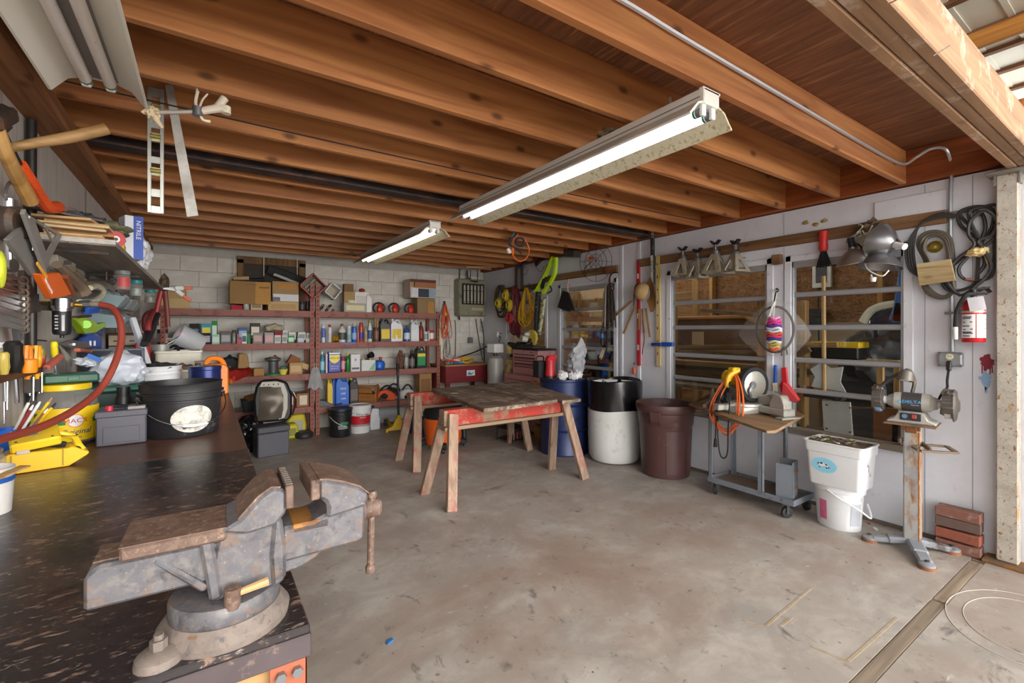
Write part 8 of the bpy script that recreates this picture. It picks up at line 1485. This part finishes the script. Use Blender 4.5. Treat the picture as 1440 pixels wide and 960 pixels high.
# ---------------------------------------------------------------- wall shelf over the bench
t=thing('plank_shelf','grey painted plank shelf high on the left wall','shelf',(-.515,4.2,1.835));m_sh2=wood('#a39b92','#857d74','Y',.8,.7,.3)
put(MB().b2((XL,2.79,1.835),(-.515,5.6,1.86),.002),'plank',m_sh2,t,True);put(MB().b2((-.513,2.79,1.835),(-.35,5.6,1.86),.002),'plank',m_sh2,t,True);put(MB().b2((XL,2.775,1.84),(-.35,2.79,1.862),.001),'end_strip',mat('#b5b0a8',.7,var=.3,sc=60),t,True)
for y in(3.0,4.2,5.4):put(MB().b2((XL,y-.012,1.818),(-.40,y+.012,1.8345)).b2((XL,y-.012,1.66),(XL+.012,y+.012,1.82)),'bracket',m_dks,t,True)
ZS=1.861;random.seed(14)
for k in range(9):
 hx=('#c9a878','#b58a5a','#d5bd90','#a87c50','#cbb088','#8d6a48','#d0b585','#b59468','#c4a070')[k]
 single(MB().box((0,0,.005),(.24-.02*(k%3),.42-.04*(k%4),.0105),.001),'paper_sheaf',mat(hx,.85,var=.3,sc=20),'folded tan paper sheaf in the pile on the wall shelf, '+('lowest','second from the bottom','third from the bottom','fourth from the bottom','middle','fourth from the top','third from the top','second from the top','topmost')[k],'paper',(-.51+random.uniform(-.015,.015),3.05+random.uniform(-.02,.02),ZS+.0112*k),R(random.uniform(-7,7)),'papers on the wall shelf',w=False)
single(MB().bar((-.66,2.83,ZS+.125),(-.42,2.95,ZS+.112),.03,.015,.003),'dark_stick',m_dks,'dark flat bar lying on top of the paper pile','bar',(-.54,2.89,ZS+.105))
t=thing('work_glove','grey and black work gloves heaped on the paper pile','gloves',(-.53,3.16,ZS+.104));put(MB().blob((0,.02,.035),(.09,.10,.045),5,.45,2.6,3),'glove',mat('#4a4a4e',.8,var=.2),t);put(MB().blob((.10,.12,.03),(.08,.14,.04),8,.4,2.6,3),'green_glove',mat('#7d7f62',.8,var=.35,sc=12),t);put(MB().blob((-.06,.10,.06),(.07,.10,.05),3,.4,2.2,3),'brown_glove',mat('#7d6655',.85,var=.2),t)
t=thing('grey_rag_bundle','bundle of grey brown cloth at the far part of the paper pile','bundle',(-.47,3.55,ZS));put(MB().blob((0,0,.07),(.11,.16,.085),11,.45,2.6,3),'cloth',mat('#8a8074',.85,var=.25),t);put(MB().blob((.02,-.10,.03),(.07,.06,.035),4,.4,3,2),'twine',mat('#c9a05a',.8,var=.4,sc=50),t)
t=thing('glove_box','tall white and blue box standing at the edge of the wall shelf','box',(-.375,3.50,ZS),R(20));put(MB().b2((-.04,-.06,0),(.045,.06,.25),.003),'carton_body',mat('#dcdfe6',.5),t);put(MB().b2((.0,-.0615,.0),(.046,-.06,.25)),'blue_print',mat('#2a4fb0',.5,var=.1),t);put(MB().b2((.0452,-.06,.0),(.0462,.06,.25)),'blue_print',mat('#2a4aa0',.5),t)
text('NITRILE',.032,m_wht,t,(.022,-.063,.17),(0,R(90),0))
single(MB().blob((0,0,.10),(.07,.13,.12),9,.35,2.3,4),'plastic_bag',mat('#d9dbe0',.4,var=.06),'white plastic bag bulging over the end of the wall shelf','bag',(-.39,4.0,ZS),w=False)
t=thing('red_tape_roll','small red and white tape roll at the edge of the wall shelf','tape',(-.385,3.02,ZS));put(MB().lathe([(.015,-.02),(.04,-.02),(.04,.02),(.015,.02),(.015,-.02)],(0,0,.04),20,ax=(.5,-1,0)),'roll',mat('#b52a30',.4),t);put(MB().lathe([(.008,-.021),(.016,-.021),(.016,.021),(.008,.021),(.008,-.021)],(0,0,.04),16,ax=(.5,-1,0)),'core',m_wht,t)
single(MB().b2((-.03,-.04,0),(.03,.04,.035),.004),'small_carton',m_yel,'small yellow carton beside the red tape roll','box',(-.39,3.16,ZS),w=False)
t=thing('junction_plate','cream white electrical box with a small window on the left wall','switch',Lw(95,365,-.62));put(MB().prism([(p.y,p.z)for p in(S_(80,352,-.64),S_(108,354,-.64),S_(106,385,-.64),S_(84,380,-.64))],'YZ',-.68,-.64,bev=.004),'box',mat('#cfc8b8',.5),t,True);put(MB().prism([(p.y,p.z)for p in(S_(88,366,-.64),S_(100,366,-.64),S_(99,372,-.64),S_(88,372,-.64))],'YZ',-.641,-.636),'window',mat('#7d7a74',.5),t,True)
t=thing('grease_gun_rod','long black handled awl hanging level under the wall shelf','tool',K(160,395,-.5));put(MB().cyl(K(158,394.5,-.5),K(195,395,-.5),.016,n=10),'grip',m_blk,t,True);put(MB().cyl(K(120,393.5,-.5),K(158,394.5,-.5),.006,n=8),'rod',m_dks,t,True);put(MB().bar(K(176,394,-.5),K(176,386,-.5),.008,.008).bar(K(150,394,-.5),K(150,382,-.5),.006,.006),'hanger',m_dks,t,True)
for k,(x,hx,lidx,lb)in enumerate(((172,'#c0605a','#8d8d90','glass jar with a red label screwed under the wall shelf'),(191,'#b5c9c4','#2a9aa8','middle glass jar with a teal lid screwed under the wall shelf'),(211,'#a8a6a0','#1fa0a8','far glass jar with a teal lid screwed under the wall shelf'))):
 p=on(x,396,X=-.46);p.z=1.834;t=thing('glass_jar',lb,'jar',(p.x,p.y,p.z-.125),0,'glass jars under the wall shelf');put(MB().lathe([(0,0),(.042,0),(.045,.01),(.045,.085),(.038,.10)],n=22),'jar_body',milky('storage_jar_%d'%k,'#a9a8a2',.4,.1),t);put(MB().cyl((0,0,.10),(0,0,.1245),.042,n=20),'lid',mat(lidx,.4),t);put(MB().cyl((0,0,.004),(0,0,.06),.036,n=16),'contents',mat(hx,.6,.3,.4,60),t)
 if k==0:put(MB().lathe([(.0455,.02),(.046,.02),(.046,.08),(.0455,.08)],n=10,a0=R(250),a1=R(330)),'label_sheet',mat('#c24a4a',.5),t)
random.seed(17);NB=0
for rI,z in enumerate((1.60,1.46)):
 for c in range(3):
  y=4.2+c*.34;t=thing('parts_bin',('upper' if rI==0 else 'lower')+' row cloudy parts bin on the left wall, '+('nearest','middle','farthest')[c],'bin',(-.58,y,z),0,'parts bins on the left wall');put(MB().prism([(-.1,0),(.08,0),(.12,.06),(.12,.075),(-.1,.11)],'XZ',-.15,.15,bev=.003),'bin_body',milky('bin_%d%d'%(rI,c),('#8fa3a8','#a9b3b5','#9aa9a5')[c],.7,.3),t);put(MB().blob((0,0,.075),(.09,.13,.045),c+rI*3,.6,4,3),'contents',mat(('#8d9a9a','#b5b3ae','#a09a90')[c],.4,.4,.5,60),t)
t=thing('parts_cabinet','small brown parts cabinet with stuffed drawers standing behind the dark panel','cabinet',(-.52,4.98,BZ));put(MB().b2((-.14,-.12,0),(.06,.14,.50),.006),'cabinet_body',mat('#5d4a3d',.6),t)
for r_ in range(5):
 for c in range(2):d_=put(MB().b2((-.135+c*.1,-.128,.02+r_*.095),(-.045+c*.1,-.118,.10+r_*.095),.002),'drawer',mat(('#b5a898','#7d8a94','#8d6a50','#a8a6a0','#c4b59a')[(r_+c)%5],.5),t);put(MB().box((-.09+c*.1,-.131,.055+r_*.095),(.03,.006,.01),.001),'pull',m_dks,d_)
# bolt cutters, spring clamps and cardboard at the far end of the wall shelf
t=thing('bolt_cutters','red handled bolt cutters hanging head up at the end of the wall shelf','bolt cutters',on(228,460,Y=5.72));F_=lambda x,y,X=0:on(x,y,Y=5.72);put(MB().tube([F_(228,402),F_(222,428),F_(219,445),F_(220,458)],.022,8),'handle',mat('#a32a2c',.4),t,True);put(MB().tube([F_(231,402),F_(234,430),F_(236,460)],.022,8),'handle',mat('#7d3a34',.4),t,True);put(MB().blob(F_(231,398),(.04,.07,.09),3,.3,2,3),'head',mat('#6d5a4a',.6,.4,.3,30),t,True);put(MB().bar(F_(229,398),(-.40,5.6,1.86),.02,.02),'hook',m_dks,t,True)
t=thing('black_pruner','long black pole handles leaning at the back end of the bench','loppers',on(203,482,X=-.38));F2=lambda x,y,X=-.36:on(x,y,X=X);put(MB().tube([F2(202,484),F2(212,460),F2(222,442)],.022,8),'handle',m_blkr,t,True);put(MB().tube([F2(207,484),F2(216,462),F2(222,442)],.018,8),'handle',m_dk,t,True);put(MB().tube([F2(214,440),F2(209,452),F2(208,465)],.02,8),'red_arm',mat('#8d3030',.5),t,True)
for k,(a,b,lb)in enumerate((((246,405),(271,405),'upper orange tipped spring clamp beyond the wall shelf'),((248,408),(268,423),'lower orange tipped spring clamp beyond the wall shelf'))):
 q=lambda p:on(p[0],p[1],Y=5.64);A,B=q(a),q(b);t=thing('spring_clamp',lb,'clamp',A,0,'spring clamps');put(MB().bar(A,A.lerp(B,.5),.05,.04,.006),'jaw',m_wht,t,True);put(MB().bar(A.lerp(B,.35),B,.03,.03,.004),'orange_tip',mat('#d85a1c',.4),t,True);put(MB().bar(A,(-.37,5.605,1.85),.012,.012),'spring',m_stl,t,True)
t=thing('cardboard_box','plain cardboard box on the left end of the top shelf','box',(-.33,6.92,1.698));put(MB().b2((-.10,-.12,0),(.12,.12,.23),.004),'carton_body',mat('#b89a68',.8,var=.1),t);put(MB().b2((-.14,-.14,0),(.16,-.125,.12),.002),'flap',m_cardl,t)
t=thing('folded_jack','dark red folded jack frame behind the bolt cutters','frame',(-.40,6.62,1.45));put(MB().tube([(-.1,0,.22),(-.18,0,.15),(-.18,0,.0),(-.12,0,-.05)],.025,8).bar((-.1,0,.22),(.0,.0,.22),.04,.04).bar((-.12,0,-.04),(-.12,0,-.529),.03,.03),'arm',mat('#6d2a2c',.5),t)
# ---------------------------------------------------------------- overhead: levels and pull cord by the left light
YJ=2.755
t=thing('spirit_level','silver aluminium spirit level hanging upright from a joist','level',on(219,301,Y=YJ));a,b=on(207.5,122,Y=YJ),on(230.5,301,Y=YJ);x0,x1,z0,z1=a.x,b.x,b.z,a.z
m_lv=mat('#c3c4bd',.35,.6,.06,12);mb=MB()
for q in(x0,x1-.014):mb.b2((q,YJ-.010,z0),(q+.014,YJ+.010,z1),.001)
hl=z1-z0
for f0,f1 in((0,.055),(.13,.19),(.31,.36),(.40,.45),(.585,.64),(.68,.76),(.93,1.0)):mb.b2((x0+.012,YJ-.006,z0+f0*hl),(x1-.012,YJ+.006,z0+f1*hl))
put(mb,'frame',m_lv,t,True)
for f in(.335,.61,.84):mb=MB().b2((x0+.012,YJ-.008,z0+(f-.035)*hl),(x1-.012,YJ+.008,z0+(f+.03)*hl),.004);v_=put(mb,'vial_block',mat('#c9c9a8',.4),t,True);put(MB().cyl(((x0+x1)/2-.02,YJ-.010,z0+f*hl),((x0+x1)/2+.02,YJ-.010,z0+f*hl),.011,n=12),'vial',mat('#8a7a2a',.2),v_,True)
t=thing('steel_ruler','old grey steel ruler hanging aslant beside the spirit level','ruler',on(270,305,Y=YJ-.01));P=[on(x,y,Y=YJ-.01)for x,y in((232,120),(243,118),(279,303),(263,305))]
put(MB().prism([(p.x,p.z)for p in P],'XZ',YJ-.012,YJ-.008),'blade',layered('spotted_steel',[('#8d8880',6,.55,.1,(1,1,1)),('#7a4a30',14,.68,.03,(1,1,1)),('#c9c6c0',3,.55,.1,(1,1,1))],.45,.05,base='#9a958c'),t,True)
t=thing('pull_switch','white plastic hose fitting on a thin metal rod tied to the light with rag','fitting',on(300,160,Y=2.31));G=lambda x,y,Y=2.31:on(x,y,Y=Y)
put(MB().cyl(G(214,158),G(280,157),.0085,n=10),'rod',mat('#b9b4ae',.35,.6),t,True);put(MB().tube([G(280,157),G(296,154),G(310,152),G(319,155)],lambda f:.014+.006*f,10).cyl(G(305,152),G(316,138),.016,n=12).tube([G(280,157),G(275,145),G(278,128)],.006,6).tube([G(281,150),G(285,140),G(292,132)],.004,6),'fitting',mat('#cfc3b2',.5,var=.1),t,True);put(MB().cyl(G(318,150),G(318,160),.018,n=12),'end_cap',m_cream,t,True);put(MB().tube([G(281,158),G(285,168),G(296,171)],.006,6),'lever',m_cream,t,True)
put(MB().cyl(G(278,151),G(278,163),.02,n=12),'collar',m_stl,t,True);put(MB().tube([G(276,135),on(277,125,Y=2.36)],.004,5,res=1),'hanger',m_cream,t,True)
t=thing('knotted_rag','knotted cream rag tied round the corner of the left light','rag',G(218,175));put(MB().blob(G(214,158),(.022,.02,.025),3,.6,3,3),'knot',mat('#c9b595',.85,var=.2),t,True);put(MB().tube([G(214,160),G(221,170),G(229,180)],lambda f:.014-.008*f,8).tube([G(212,158),G(204,156),G(200,159)],.007,6).tube([G(212,150),G(211,155),G(214,158)],.008,6),'tail',mat('#c9b595',.85,var=.2),t,True)
# window frame boarded over on the back wall
struct(MB().b2((.34,YB-.05,1.72),(.42,YB+.01,2.40),.004).b2((1.10,YB-.05,1.72),(1.19,YB+.01,2.40),.004).b2((.34,YB-.05,2.34),(1.19,YB+.01,2.44),.004),'trim_3',wood('#8a6540','#5f4328','Z',1,.7,.4))
struct(MB().b2((.42,YB-.02,1.72),(1.10,YB+.005,2.34)),'boarded_panel',mat('#3d352d',.8,var=.25,sc=5),bpy.data.objects['trim_3'])
for x in(329,371,418):struct(MB().cyl(on(x,362,Y=YB-.06),on(x,388,Y=YB-.06),.006,n=6),'rod',m_cream,bpy.data.objects['trim_3'])
# scraps lying on the floor
for p,s,hx,l in(((548,902),.022,'#1f6fb0','small blue plastic chip on the floor in front of the vise'),((1231,744),.03,'#d5d2cc','white paper scrap on the floor beside the grinder stand'),((1222,736),.02,'#b5552f','small rusty red scrap by the wall near the white bucket'),((1244,752),.04,'#8a9a55','bit of dry green leaf by the foot of the grinder stand')):
 single(MB().prism([(-s,-s*.3),(s*.6,-s*.5),(s,.1*s),(.1*s,s*.5),(-s*.8,s*.3)],'XY',.001,.006),'scrap',mat(hx,.6),l,'litter',on(*p,Z=0),.6,w=False)
